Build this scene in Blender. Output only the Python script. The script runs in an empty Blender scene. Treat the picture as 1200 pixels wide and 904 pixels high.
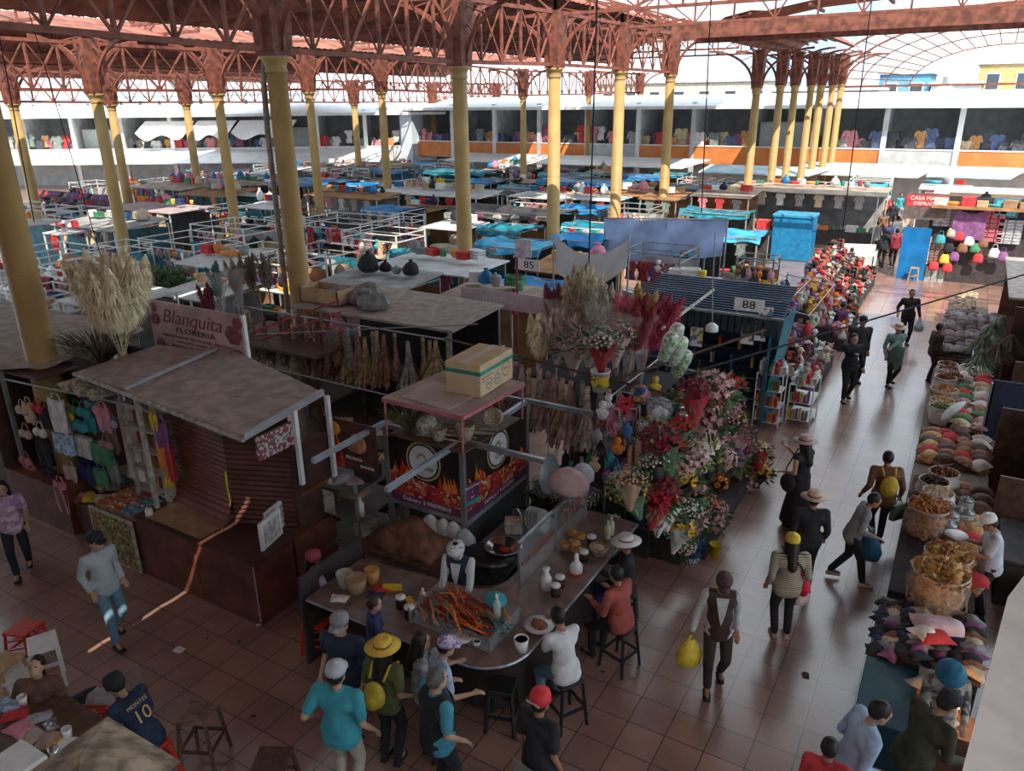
import bpy, math, random
from math import sin, cos, pi, radians, sqrt, atan2
from mathutils import Vector, Matrix
random.seed(7)
C = bpy.context.scene.collection
SC = bpy.context.scene
# ---------------------------------------------------------------- camera, sky, sun, exposure
FO, PITCH, YAW, ROLL, CH = 893.0, 0.354955, -0.533246, -0.00981, 6.8
_f = Vector((sin(YAW) * cos(PITCH), cos(YAW) * cos(PITCH), -sin(PITCH)))
_r0 = Vector((cos(YAW), -sin(YAW), 0)); _u0 = _r0.cross(_f)
_r = cos(ROLL) * _r0 + sin(ROLL) * _u0; _u = -sin(ROLL) * _r0 + cos(ROLL) * _u0
cam_d = bpy.data.cameras.new('camera'); cam = bpy.data.objects.new('camera', cam_d); C.objects.link(cam)
cam_d.sensor_width = 36; cam_d.lens = FO / 1200 * 36; cam_d.clip_end = 600; cam_d.clip_start = .05
cam.matrix_world = Matrix(((_r.x, _u.x, -_f.x, 0), (_r.y, _u.y, -_f.y, 0), (_r.z, _u.z, -_f.z, CH), (0, 0, 0, 1)))
SC.camera = cam
SC.view_settings.view_transform = 'Standard'; SC.view_settings.look = 'None'
SC.view_settings.gamma = 1; SC.view_settings.use_curve_mapping = False
SC.view_settings.exposure = .95
w = bpy.data.worlds.new('sky'); SC.world = w; w.use_nodes = True
wn = w.node_tree; bg = wn.nodes['Background']
tc = wn.nodes.new('ShaderNodeTexCoord'); nz = wn.nodes.new('ShaderNodeTexNoise'); cr = wn.nodes.new('ShaderNodeValToRGB')
nz.inputs['Scale'].default_value = 2.4; nz.inputs['Detail'].default_value = 6
cr.color_ramp.elements[0].position = .36; cr.color_ramp.elements[0].color = (.30, .52, .72, 1)
cr.color_ramp.elements[1].position = .52; cr.color_ramp.elements[1].color = (.80, .92, 1, 1)
wn.links.new(tc.outputs['Generated'], nz.inputs['Vector']); wn.links.new(nz.outputs['Fac'], cr.inputs['Fac'])
wn.links.new(cr.outputs['Color'], bg.inputs['Color']); bg.inputs['Strength'].default_value = 1.15
SUN_DIR = Vector((.42, -.50, .76)).normalized()      # towards the sun
sd = bpy.data.lights.new('sun', 'SUN'); sun = bpy.data.objects.new('sun', sd); C.objects.link(sun)
sd.energy = 3.6; sd.color = (1, .90, .76); sd.angle = radians(.15)
sun.rotation_euler = SUN_DIR.to_track_quat('Z', 'Y').to_euler(); sun.location = (5, -10, 30)
# ---------------------------------------------------------------- pixel helpers: where a line of sight of the photo meets a real plane
def ray(px, py): return _f + (px - 600) / FO * _r - (py - 452) / FO * _u
def at(px, py, z=0.0):
    d = ray(px, py); t = (z - CH) / d.z; return Vector((d.x * t, d.y * t, z))
def atx(px, py, x):
    d = ray(px, py); t = x / d.x; return Vector((x, d.y * t, CH + d.z * t))
def aty(px, py, y):
    d = ray(px, py); t = y / d.y; return Vector((d.x * t, y, CH + d.z * t))
def proj(p):
    v = Vector(p) - Vector((0, 0, CH)); d = v.dot(_f)
    if d < .1: return (-9999, -9999, d)
    return (600 + FO * v.dot(_r) / d, 452 - FO * v.dot(_u) / d, d)
# ---------------------------------------------------------------- materials
_mc = {}
def M(name, col=(.5, .5, .5), rough=.6, var=.18, scale=6.0, metal=0.0, bump=0.0, col2=None, spec=.35, kind=None, detail=4, alpha=None, emit=0):
    if name in _mc: return _mc[name]
    m = bpy.data.materials.new(name); m.use_nodes = True; nt = m.node_tree; b = nt.nodes['Principled BSDF']
    b.inputs['Roughness'].default_value = rough; b.inputs['Metallic'].default_value = metal
    b.inputs['Specular IOR Level'].default_value = spec
    tcn = nt.nodes.new('ShaderNodeTexCoord'); n = nt.nodes.new('ShaderNodeTexNoise'); r = nt.nodes.new('ShaderNodeValToRGB')
    n.inputs['Scale'].default_value = scale; n.inputs['Detail'].default_value = detail
    if col2 is None: col2 = tuple(c * (1 - 1.6 * var) for c in col); col = tuple(min(1, c * (1 + .5 * var)) for c in col)
    r.color_ramp.elements[0].position = .38; r.color_ramp.elements[1].position = .62
    r.color_ramp.elements[0].color = (*col2, 1); r.color_ramp.elements[1].color = (*col, 1)
    nt.links.new(tcn.outputs['Object'], n.inputs['Vector']); nt.links.new(n.outputs['Fac'], r.inputs['Fac'])
    nt.links.new(r.outputs['Color'], b.inputs['Base Color'])
    if kind == 'stripes':                                   # corrugation or knit rows along z
        wv = nt.nodes.new('ShaderNodeTexWave'); wv.inputs['Scale'].default_value = scale; wv.bands_direction = 'Z'
        nt.links.new(tcn.outputs['Object'], wv.inputs['Vector']); nt.links.new(wv.outputs['Fac'], r.inputs['Fac'])
    if kind == 'cells':
        wv = nt.nodes.new('ShaderNodeTexVoronoi'); wv.inputs['Scale'].default_value = scale
        nt.links.new(tcn.outputs['Object'], wv.inputs['Vector']); sx = nt.nodes.new('ShaderNodeSeparateColor')
        nt.links.new(wv.outputs['Color'], sx.inputs['Color']); nt.links.new(sx.outputs['Red'], r.inputs['Fac'])
    if bump:
        bp = nt.nodes.new('ShaderNodeBump'); bp.inputs['Strength'].default_value = bump; bp.inputs['Distance'].default_value = .02
        nt.links.new((wv if kind else n).outputs['Distance' if kind == 'cells' else 'Fac'], bp.inputs['Height']); nt.links.new(bp.outputs['Normal'], b.inputs['Normal'])
    if alpha is not None: b.inputs['Alpha'].default_value = alpha
    if emit:
        nt.links.new(r.outputs['Color'], b.inputs['Emission Color']); b.inputs['Emission Strength'].default_value = emit
    _mc[name] = m; return m
def glass(name, col=(.8, .9, .9), rough=.08, alpha=.18):
    if name in _mc: return _mc[name]
    m = M(name, col, rough, .02, spec=.5); m.node_tree.nodes['Principled BSDF'].inputs['Alpha'].default_value = alpha
    return m
def many(name, cols, scale=20, rough=.7):                   # an irregular mix of several colours over one surface
    if name in _mc: return _mc[name]
    m = bpy.data.materials.new(name); m.use_nodes = True; nt = m.node_tree; b = nt.nodes['Principled BSDF']
    b.inputs['Roughness'].default_value = rough; b.inputs['Specular IOR Level'].default_value = .25
    t = nt.nodes.new('ShaderNodeTexCoord'); v = nt.nodes.new('ShaderNodeTexVoronoi'); v.inputs['Scale'].default_value = scale
    s = nt.nodes.new('ShaderNodeSeparateColor'); r = nt.nodes.new('ShaderNodeValToRGB'); r.color_ramp.interpolation = 'CONSTANT'
    e = r.color_ramp.elements
    while len(e) < len(cols): e.new(.5)
    for i, c in enumerate(cols): e[i].position = i / len(cols); e[i].color = (*c, 1)
    L = nt.links.new; L(t.outputs['Object'], v.inputs['Vector']); L(v.outputs['Color'], s.inputs['Color']); L(s.outputs['Red'], r.inputs['Fac']); L(r.outputs['Color'], b.inputs['Base Color'])
    _mc[name] = m; return m
# ---------------------------------------------------------------- mesh builder
class MB:
    def __init__(s): s.v = []; s.f = []; s.mi = []; s.cur = 0
    def mat(s, i): s.cur = i; return s
    def add(s, vs, fs):
        o = len(s.v); s.v += [tuple(v) for v in vs]; s.f += [tuple(i + o for i in f) for f in fs]; s.mi += [s.cur] * len(fs); return s
    def box(s, x0, y0, z0, x1, y1, z1, b=0.0):
        if b <= 0:
            vs = [(x, y, z) for z in (z0, z1) for y in (y0, y1) for x in (x0, x1)]
            return s.add(vs, [(0, 2, 3, 1), (4, 5, 7, 6), (0, 1, 5, 4), (2, 6, 7, 3), (0, 4, 6, 2), (1, 3, 7, 5)])
        b = min(b, abs(x1 - x0) * .45, abs(y1 - y0) * .45, abs(z1 - z0) * .45)
        vs = []; ix = {}
        for i, X in enumerate((x0, x1)):
            for j, Y in enumerate((y0, y1)):
                for k, Z in enumerate((z0, z1)):
                    dx, dy, dz = (b if i == 0 else -b), (b if j == 0 else -b), (b if k == 0 else -b)
                    for a, p in enumerate(((X, Y + dy, Z + dz), (X + dx, Y, Z + dz), (X + dx, Y + dy, Z))):
                        ix[i, j, k, a] = len(vs); vs.append(p)
        fs = []
        for i in (0, 1):
            fs.append([ix[i, 0, 0, 0], ix[i, 1, 0, 0], ix[i, 1, 1, 0], ix[i, 0, 1, 0]][::1 if i else -1])
            fs.append([ix[0, i, 0, 1], ix[0, i, 1, 1], ix[1, i, 1, 1], ix[1, i, 0, 1]][::1 if i else -1])
            fs.append([ix[0, 0, i, 2], ix[1, 0, i, 2], ix[1, 1, i, 2], ix[0, 1, i, 2]][::1 if i else -1])
            for j in (0, 1):
                fs.append([ix[i, j, 0, 0], ix[i, j, 0, 1], ix[i, j, 1, 1], ix[i, j, 1, 0]])
                fs.append([ix[i, 0, j, 0], ix[i, 0, j, 2], ix[i, 1, j, 2], ix[i, 1, j, 0]])
                fs.append([ix[0, i, j, 1], ix[0, i, j, 2], ix[1, i, j, 2], ix[1, i, j, 1]])
                for k in (0, 1): fs.append([ix[i, j, k, 0], ix[i, j, k, 1], ix[i, j, k, 2]])
        return s.add(vs, fs)
    def cb(s, c, sz, rz=0.0, b=0.0, m=None):
        o = len(s.v); s.box(-sz[0] / 2, -sz[1] / 2, -sz[2] / 2, sz[0] / 2, sz[1] / 2, sz[2] / 2, b)
        R = m or Matrix.Rotation(rz, 3, 'Z'); c = Vector(c)
        for i in range(o, len(s.v)): s.v[i] = tuple(R @ Vector(s.v[i]) + c)
        return s
    def beam(s, p, q, w, h=None):                            # rectangular bar from p to q
        p = Vector(p); q = Vector(q); d = q - p; L = d.length
        if L < 1e-6: return s
        return s.cb((p + q) / 2, (w, h or w, L), m=d.to_track_quat('Z', 'Y').to_matrix())
    def tube(s, p, q, r, n=8, r2=None, cap=True):
        p = Vector(p); q = Vector(q); r2 = r if r2 is None else r2
        R = (q - p).to_track_quat('Z', 'Y').to_matrix(); vs = []
        for c, rr in ((p, r), (q, r2)):
            for i in range(n): a = 2 * pi * i / n; vs.append(c + R @ Vector((cos(a) * rr, sin(a) * rr, 0)))
        fs = [(i, (i + 1) % n, n + (i + 1) % n, n + i) for i in range(n)]
        if cap: fs += [tuple(range(n - 1, -1, -1)), tuple(range(n, 2 * n))]
        return s.add(vs, fs)
    def path(s, pts, r, n=6, taper=None):
        pts = [Vector(p) for p in pts]; vs = []; m = len(pts); up = Vector((0, 0, 1))
        for i, p in enumerate(pts):
            d = (pts[min(i + 1, m - 1)] - pts[max(i - 1, 0)]).normalized()
            a = d.cross(up if abs(d.z) < .95 else Vector((1, 0, 0))).normalized(); b2 = d.cross(a)
            rr = r if taper is None else (r[i] if isinstance(r, (list, tuple)) else r * (1 + (taper - 1) * i / (m - 1)))
            for k in range(n): t = 2 * pi * k / n; vs.append(p + a * cos(t) * rr + b2 * sin(t) * rr)
        fs = [(i * n + k, i * n + (k + 1) % n, (i + 1) * n + (k + 1) % n, (i + 1) * n + k) for i in range(m - 1) for k in range(n)]
        fs += [tuple(range(n)), tuple(range((m - 1) * n, m * n))]
        return s.add(vs, fs)
    def lathe(s, prof, n=16, c=(0, 0, 0), sx=1, sy=1, m=None):
        vs = []; fs = []; k = len(prof); c = Vector(c)
        for r, z in prof:
            for i in range(n):
                a = 2 * pi * i / n; p = Vector((cos(a) * r * sx, sin(a) * r * sy, z)); vs.append((m @ p if m else p) + c)
        for j in range(k - 1): fs += [(j * n + i, j * n + (i + 1) % n, (j + 1) * n + (i + 1) % n, (j + 1) * n + i) for i in range(n)]
        if prof[0][0] > 1e-4: fs.append(tuple(range(n - 1, -1, -1)))
        if prof[-1][0] > 1e-4: fs.append(tuple(range((k - 1) * n, k * n)))
        return s.add(vs, fs)
    def ball(s, c, r, n=8, k=5, sc=(1, 1, 1), m=None):
        return s.lathe([(max(1e-5, r * sin(pi * i / k)) * 1, -r * cos(pi * i / k) * sc[2]) for i in range(k + 1)], n, c, sc[0], sc[1], m)
    def quad(s, a, b, c, d): return s.add([a, b, c, d], [(0, 1, 2, 3)])
    def prism(s, poly, z0, z1):
        n = len(poly); vs = [(x, y, z0) for x, y in poly] + [(x, y, z1) for x, y in poly]
        return s.add(vs, [tuple(range(n - 1, -1, -1)), tuple(range(n, 2 * n))] + [(i, (i + 1) % n, n + (i + 1) % n, n + i) for i in range(n)])
    def slab(s, pts, t):                                     # plate through given 3D corners, thickness t downwards
        n = len(pts); vs = [Vector(p) for p in pts]; vs += [p - Vector((0, 0, t)) for p in vs]
        return s.add(vs, [tuple(range(n)), tuple(range(2 * n - 1, n - 1, -1))] + [(i, n + i, n + (i + 1) % n, (i + 1) % n) for i in range(n)])
    def grid(s, fn, nu, nv, thick=0.0):                      # fn(u, v) for u, v in 0..1
        vs = [Vector(fn(i / nu, j / nv)) for j in range(nv + 1) for i in range(nu + 1)]
        fs = [(j * (nu + 1) + i, j * (nu + 1) + i + 1, (j + 1) * (nu + 1) + i + 1, (j + 1) * (nu + 1) + i) for j in range(nv) for i in range(nu)]
        s.add(vs, fs)
        if thick: s.add([v - Vector((0, 0, thick)) for v in vs], [f[::-1] for f in fs])
        return s
    def mesh(s, name, mats, smooth=False):
        me = bpy.data.meshes.new(name); me.from_pydata(s.v, [], s.f)
        for m in (mats if isinstance(mats, (list, tuple)) else [mats]): me.materials.append(m)
        if any(s.mi): me.polygons.foreach_set('material_index', s.mi)
        if smooth: me.polygons.foreach_set('use_smooth', [True] * len(s.f))
        me.update(); return me
    def build(s, name, mats, parent=None, smooth=False, loc=None, rz=0.0):
        return obj(name, s.mesh(name, mats, smooth), parent, loc, rz)
def obj(name, me, parent=None, loc=None, rz=0.0):
    o = bpy.data.objects.new(name, me); C.objects.link(o)
    if parent: o.parent = parent
    if loc is not None: o.location = loc
    if rz: o.rotation_euler = (0, 0, rz)
    return o
_tmp = bpy.data.scenes.new('workshop')                        # a throwaway scene where curves and modifiers are turned into plain meshes
def bake(o):
    _tmp.collection.objects.link(o); vl = _tmp.view_layers[0]; vl.update(); dg = vl.depsgraph; e = o.evaluated_get(dg)
    me = bpy.data.meshes.new_from_object(e); _tmp.collection.objects.unlink(o); bpy.data.objects.remove(o); return me
THINGS = []
def tag(o, label, cat, group=None, kind=None):
    o['label'] = label; o['category'] = cat
    if group: o['group'] = group
    if kind: o['kind'] = kind
    THINGS.append(o); return o
def thing(name, label, cat, loc=(0, 0, 0), rz=0.0, group=None):
    o = bpy.data.objects.new(name, None); C.objects.link(o); o.location = loc; o.rotation_euler = (0, 0, rz); o.empty_display_size = .1
    return tag(o, label, cat, group)
def struct(o): o['kind'] = 'structure'; return o
def dup(root, loc, rz=None, label=None, group=None, scale=None):
    def cp(o, par):
        c = o.copy(); C.objects.link(c)
        if par: c.parent = par
        for ch in KIDS.get(o.name, ()): cp(ch, c)
        return c
    r = cp(root, None); r.location = loc
    if rz is not None: r.rotation_euler = (0, 0, rz)
    if scale: r.scale = (scale,) * 3
    if label: r['label'] = label
    if group: r['group'] = group
    THINGS.append(r); return r
KIDS = {}
def kids(root):                                              # remember a finished thing's parts once, before it is copied
    for o in [root] + list(root.children_recursive): KIDS[o.name] = list(o.children)
    return root
def paint(o, m, slot=0):
    o.material_slots[slot].link = 'OBJECT'; o.material_slots[slot].material = m; return o
def text(body, size, mat, parent, loc, rot, name='lettering', align='CENTER', ext=.002, sx=1.0, font_shear=0.0, off=0.0):
    cu = bpy.data.curves.new(name, 'FONT'); cu.body = body; cu.size = size; cu.align_x = align; cu.align_y = 'CENTER'; cu.extrude = ext; cu.shear = font_shear; cu.offset = off; cu.resolution_u = 3
    me = bake(bpy.data.objects.new(name, cu)); me.materials.clear(); me.materials.append(mat)
    o = obj(name, me, parent, loc); o.rotation_euler = rot; o.scale = (sx, 1, 1); return o
def U(a, b): return random.uniform(a, b)
def pick(*a): return random.choice(a)
# ---------------------------------------------------------------- palette
def floor_mat():
    m = bpy.data.materials.new('red clay floor tiles'); m.use_nodes = True; nt = m.node_tree; b = nt.nodes['Principled BSDF']; L = nt.links.new
    t = nt.nodes.new('ShaderNodeTexCoord'); mp = nt.nodes.new('ShaderNodeMapping'); mp.inputs['Location'].default_value = (1.07 + .45 * 40, -4.49 + .45 * 40, 0)
    br = nt.nodes.new('ShaderNodeTexBrick'); br.offset = 0; br.squash = 1
    for k, v in (('Scale', 1.0), ('Brick Width', .45), ('Row Height', .449), ('Mortar Size', .007), ('Mortar Smooth', .1), ('Bias', 0.0)): br.inputs[k].default_value = v
    br.inputs['Color1'].default_value = (.40, .225, .17, 1); br.inputs['Color2'].default_value = (.31, .175, .135, 1); br.inputs['Mortar'].default_value = (.06, .04, .035, 1)
    n = nt.nodes.new('ShaderNodeTexNoise'); n.inputs['Scale'].default_value = 1.7; n.inputs['Detail'].default_value = 8
    n2 = nt.nodes.new('ShaderNodeTexNoise'); n2.inputs['Scale'].default_value = 45; n2.inputs['Detail'].default_value = 3
    mx = nt.nodes.new('ShaderNodeMix'); mx.data_type = 'RGBA'; mx.blend_type = 'MULTIPLY'; mx.inputs['Factor'].default_value = .65
    r = nt.nodes.new('ShaderNodeValToRGB'); r.color_ramp.elements[0].position = .3; r.color_ramp.elements[0].color = (.5, .5, .5, 1); r.color_ramp.elements[1].position = .65; r.color_ramp.elements[1].color = (1.1, 1.08, 1.05, 1)
    ad = nt.nodes.new('ShaderNodeMath'); ad.operation = 'MULTIPLY_ADD'; ad.inputs[1].default_value = .35; 
    L(t.outputs['Object'], mp.inputs['Vector']); L(mp.outputs['Vector'], br.inputs['Vector']); L(t.outputs['Object'], n.inputs['Vector']); L(t.outputs['Object'], n2.inputs['Vector'])
    L(n2.outputs['Fac'], ad.inputs[0]); L(n.outputs['Fac'], ad.inputs[2]); 
    sb = nt.nodes.new('ShaderNodeMath'); sb.operation = 'SUBTRACT'; sb.inputs[1].default_value = .17; L(ad.outputs[0], sb.inputs[0]); L(sb.outputs[0], r.inputs['Fac'])
    L(br.outputs['Color'], mx.inputs['A']); L(r.outputs['Color'], mx.inputs['B']); L(mx.outputs['Result'], b.inputs['Base Color'])
    rr = nt.nodes.new('ShaderNodeMapRange'); rr.inputs['To Min'].default_value = .22; rr.inputs['To Max'].default_value = .48; L(n.outputs['Fac'], rr.inputs['Value']); L(rr.outputs['Result'], b.inputs['Roughness'])
    bp = nt.nodes.new('ShaderNodeBump'); bp.inputs['Strength'].default_value = .35; bp.inputs['Distance'].default_value = .004; bp.invert = True
    L(br.outputs['Fac'], bp.inputs['Height']); L(bp.outputs['Normal'], b.inputs['Normal']); b.inputs['Specular IOR Level'].default_value = .6; b.inputs['Coat Weight'].default_value = .9; b.inputs['Coat Roughness'].default_value = .2; b.inputs['Coat IOR'].default_value = 1.8
    return m
YEL = M('yellow column paint', (.41, .26, .095), .5, .08, 2.0, bump=.06)
RUST = M('rust red steel paint', (.25, .078, .05), .6, .22, 4.0)
RUST2 = M('dark rust steel paint', (.22, .075, .05), .65, .3, 4.0)
SHEET = M('red roof sheet', (.32, .105, .065), .7, .30, 1.2)
WHITE = M('white wall paint', (.80, .81, .80), .6, .06, 1.5)
OFFW = M('grey white wall paint', (.55, .57, .58), .65, .12, 1.5)
GREYW = M('grey wall', (.34, .35, .36), .7, .12, 1.5)
ORANGE = M('orange parapet paint', (.72, .24, .07), .6, .12, 1.0)
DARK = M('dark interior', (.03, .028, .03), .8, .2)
TEALW = M('pale blue roof sheet', (.50, .66, .74), .5, .15, 1.0)
# ---------------------------------------------------------------- floor
struct(MB().quad((-80, -3, 0), (14, -3, 0), (14, 75, 0), (-80, 75, 0)).build('floor', floor_mat()))
# ---------------------------------------------------------------- iron columns
def column(base, ztop, r, label, near=False, pipe=False, group='yellow iron columns'):
    t = thing('column', label, 'column', base, 0, group); n = 20 if near else 12
    m = MB(); prof = [(r * 1.35, 0), (r * 1.35, .25), (r * 1.1, .35)]
    k = int(ztop // 1.15); rings = []
    for i in range(1, k + 1):
        z = .35 + (ztop - .9) * i / (k + 1); rr = r * (1.08 - .16 * i / k)
        rings.append((rr, z))
    prof += [(r * .92, ztop - .32)]
    m.lathe(prof, n).build('shaft', YEL, t, True)
    for rr, z in rings: MB().lathe([(rr * .98, z - .016), (rr * 1.03, z - .01), (rr * 1.03, z + .01), (rr * .98, z + .016)], n).build('ring', YEL, t)
    MB().lathe([(r * .92, ztop - .33), (r * 1.02, ztop - .3), (r * 1.02, ztop - .25), (r * .95, ztop - .22), (r * 1.1, ztop - .1), (r * 1.38, ztop - .05), (r * 1.38, ztop)], n).build('capital', YEL, t, True)
    b = MB(); w = r * 1.15                                   # riveted box head above the capital
    b.add([(-w, -w, ztop), (w, -w, ztop), (w, w, ztop), (-w, w, ztop), (-w * 1.25, -w * 1.25, ztop + 1.75), (w * 1.25, -w * 1.25, ztop + 1.75), (w * 1.25, w * 1.25, ztop + 1.75), (-w * 1.25, w * 1.25, ztop + 1.75)],
          [(0, 3, 2, 1), (4, 5, 6, 7), (0, 1, 5, 4), (1, 2, 6, 5), (2, 3, 7, 6), (3, 0, 4, 7)])
    if near:
        for s in (-1, 1):
            for q in range(6):
                z = ztop + .15 + q * .28; e = w * (1.02 + .25 * (z - ztop) / 1.75)
                for u in (-.7, .7): b.ball((u * w, s * e, z), .018, 6, 4); b.ball((s * e, u * w, z), .018, 6, 4)
    b.build('head_block', RUST2, t)
    for dx, dy in ((1, 0), (-1, 0), (0, 1), (0, -1)):        # curved arms springing from the head
        a = MB(); pts = []
        L = 2.3 if dx else 1.7
        for i in range(11):
            q = i / 10 * pi / 2; pts.append((dx * (w + L * (1 - cos(q))), dy * (w + L * (1 - cos(q))), ztop + .1 + 1.65 * sin(q)))
        for i in range(10):
            a.beam(pts[i], pts[i + 1], .07, .11)
        for i in (3, 5, 7): a.beam(pts[i], (dx * w, dy * w, pts[i][2] + .25), .035)
        a.build('arched_arm', RUST, t)
    if pipe:
        MB().path([(-.33, -.12, 0), (-.33, -.12, ztop - 1.4), (-.3, -.1, ztop - .5), (-.2, -.05, ztop + .2)], .06, 8).build('downpipe', M('grey pipe', (.30, .24, .17), .6, .2), t, True)
    return t
COLS = []
X1, X2, X3 = -12.9, -27.0, -43.0
def colpx(px, py, x, rw, label, **k):
    p = atx(px, py, x); COLS.append(p); return column((p.x, p.y, 0), p.z, rw, label, **k)
p = Vector((X1, 6.45, 7.85)); COLS.append(p)
column((p.x, p.y, 0), p.z, .235, 'thick yellow iron column rising past the dusty roof beside the hanging clothes', near=True)
for px, py, lab, pipe in ((322, 66, 'tall yellow iron column with a pipe beside it behind the flower shop sign', 1), (538, 78, 'tall yellow iron column standing behind the brown dusty stall roof', 0),
                    (650, 80, 'tall yellow iron column behind the hung white cloth', 0), (727, 84, 'tall yellow iron column at the left edge of the pale blue sheet', 0), (786, 88, 'tall yellow iron column beside the leaning brown board', 0)):
    colpx(px, py, X1, .225, lab, near=True, pipe=bool(pipe))
for px, py in ((112, 110), (255, 110), (362, 108), (447, 108), (613, 114), (690, 112), (750, 110)):
    colpx(px, py, X2, .21, 'slim yellow iron column in the second row, standing among the stalls')
for px, py in ((15, 122), (130, 123), (218, 122), (415, 122), (507, 121), (582, 119)):
    colpx(px, py, X3, .25, 'far yellow iron column near the white gallery')
for i, (px, py, y) in enumerate(((887, 103, 41.5), (915, 100, 45), (932, 100, 48), (951, 100, 50.5), (963, 100, 52.5), (976, 100, 54.5), (986, 99, 56.3))):
    p = aty(px, py, y); COLS.append(p); column((p.x, p.y, 0), p.z, .21, 'far yellow iron column in the close row beside the aisle', group='row of columns beside the aisle')
# ---------------------------------------------------------------- trusses
_tr = {}
def truss(p, q, hgt, label, n=6, w=.12, arch=0.0, group='roof trusses', cat='truss', web=True):
    """lattice girder from p to q (lower chord), height hgt"""
    p = Vector(p); q = Vector(q); d = q - p; L = sqrt(d.x ** 2 + d.y ** 2)
    t = thing('roof_truss', label, cat, p, atan2(d.y, d.x), group); dz = d.z
    def lo(u): return Vector((u * L, 0, u * dz + arch * .0))
    def hi(u): return Vector((u * L, 0, u * dz + hgt + arch * 4 * u * (1 - u)))
    a = MB(); b = MB()
    for i in range(n):
        a.beam(lo(i / n), lo((i + 1) / n), w, w * .9); b.beam(hi(i / n), hi((i + 1) / n), w, w * .9)
    a.build('lower_chord', RUST, t); b.build('upper_chord', RUST, t)
    for i in range(n + 1):
        MB().beam(lo(i / n), hi(i / n), w * .6).build('upright', RUST2 if i % 2 else RUST, t)
        if i < n:
            s = MB().beam(lo(i / n), hi((i + 1) / n), w * .45) if i % 2 == 0 else MB().beam(hi(i / n), lo((i + 1) / n), w * .45)
            s.build('diagonal', RUST, t)
            if hgt > 1.2: (MB().beam(hi(i / n), lo((i + 1) / n), w * .3) if i % 2 == 0 else MB().beam(lo(i / n), hi((i + 1) / n), w * .3)).build('diagonal', RUST2, t)
    return t
row1 = sorted([c for c in COLS if abs(c.x - X1) < .1], key=lambda c: c.y); row2 = sorted([c for c in COLS if abs(c.x - X2) < .1], key=lambda c: c.y); row3 = sorted([c for c in COLS if abs(c.x - X3) < .1], key=lambda c: c.y)
for row, h, lab in ((row1, 1.6, 'rust red lattice girder along the nearest column row'), (row2, 1.5, 'rust red lattice girder along the second column row'), (row3, 1.5, 'rust red lattice girder along the far column row')):
    pts = [Vector((row[0].x, row[0].y - 6.4, row[0].z))] + row
    if row is row2: pts.append(Vector((X2, 58, row[-1].z)))
    if row is row3: pts.append(Vector((X3, 60, row[-1].z)))
    for a, b in zip(pts, pts[1:]):
        if (b - a).length > .5: truss(a + Vector((0, 0, .12)), b + Vector((0, 0, .12)), h, lab, max(4, int((b - a).length / 1.05)))
ZE = 9.55
def cross(a, b, lab, n=10, arch=1.5): truss(a, b, .55, lab, n, .11, arch, 'roof cross trusses')
for c in row1[:]:
    cross((X2, c.y, ZE), (X1, c.y, ZE), 'rust red arched truss between the first and second column rows')
for c in row1[1:5]:
    cross((X1, c.y, ZE), (7.5, c.y, ZE), 'rust red arched truss over the near end of the aisle', 14, 1.9)
for y in (33.5, 38.5, 46, 52): cross((X2, y, ZE), (X1 + .5, y, ZE), 'rust red arched truss in the far part of the roof')
for y in (16, 22, 28, 34, 41, 48): cross((X3, y, ZE), (X2, y, ZE), 'rust red arched truss over the far left stalls', 10, 1.2)
# ---------------------------------------------------------------- roof sheets: corrugated bays with open strips above each column row
def roof_bay(name, x0, x1, y0, y1, z0, z1, ridge, waves=True, slit=None):
    m = MB(); n = max(2, int((y1 - y0) / .22)); xs = [x0, (x0 * 3 + x1) / 4, (x0 + x1) / 2, (x0 + 3 * x1) / 4, x1]
    zs = [z0, (z0 + ridge) / 2 + .25, ridge, (z1 + ridge) / 2 + .25, z1]
    for k in range(4):
        vs = []; fs = []
        for j in range(n + 1):
            y = y0 + (y1 - y0) * j / n; dz = .035 if j % 2 else 0
            vs += [(xs[k], y, zs[k] + dz), (xs[k + 1], y, zs[k + 1] + dz)]
        fs = [(2 * j, 2 * j + 1, 2 * j + 3, 2 * j + 2) for j in range(n)]
        m.add(vs, fs)
    o = m.build(name, SHEET); struct(o)
    pr = MB()                                                # purlins under the sheets
    for k in range(1, 8):
        u = k / 8; x = x0 + (x1 - x0) * u; i = min(3, int(u * 4)); f = u * 4 - i; z = zs[i] + (zs[i + 1] - zs[i]) * f - .09
        pr.box(x - .05, y0, z - .08, x + .05, y1, z + .03)
    struct(pr.build('trim_1', RUST2)); return o
roof_bay('ceiling', X1 - .7, -2.83, -9, 10, 9.9, 11.4, 11.7)
roof_bay('ceiling', X1 + .5, -2.6, 10, 20, 9.7, 11.3, 11.6)
struct(MB().box(-2.9, 1.5, 10.1, 14, 1.66, 12.2).box(.3, -9, 11.3, .5, 1.6, 11.7).box(4.9, -9, 11.3, 5.1, 1.6, 11.7).build('trim_added_sun_stop', RUST2))  # unseen boards added to block stray sun at the panel joints
roof_bay('ceiling', -2.77, 14, 1.6, 20, 11.4, 10.2, 11.6); roof_bay('ceiling', -2.77, .4, -9, 1.6, 11.4, 11.5, 11.6); roof_bay('ceiling', 5, 14, -9, 1.6, 11.5, 10.2, 11.6)
sky_m = bpy.data.materials.new('translucent roof panel'); sky_m.use_nodes = True; tb = sky_m.node_tree.nodes.new('ShaderNodeBsdfTranslucent'); tb.inputs['Color'].default_value = (.85, .88, .88, 1); sky_m.node_tree.links.new(tb.outputs[0], sky_m.node_tree.nodes['Material Output'].inputs['Surface'])
struct(MB().add([(.4, -6, 11.5), (5, -6, 11.5), (5, 1.6, 11.5), (.4, 1.6, 11.5)], [(0, 1, 2, 3)]).build('ceiling_added_skylight', sky_m))  # unseen panel, added overhead to let soft daylight onto the gallery ledge
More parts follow.
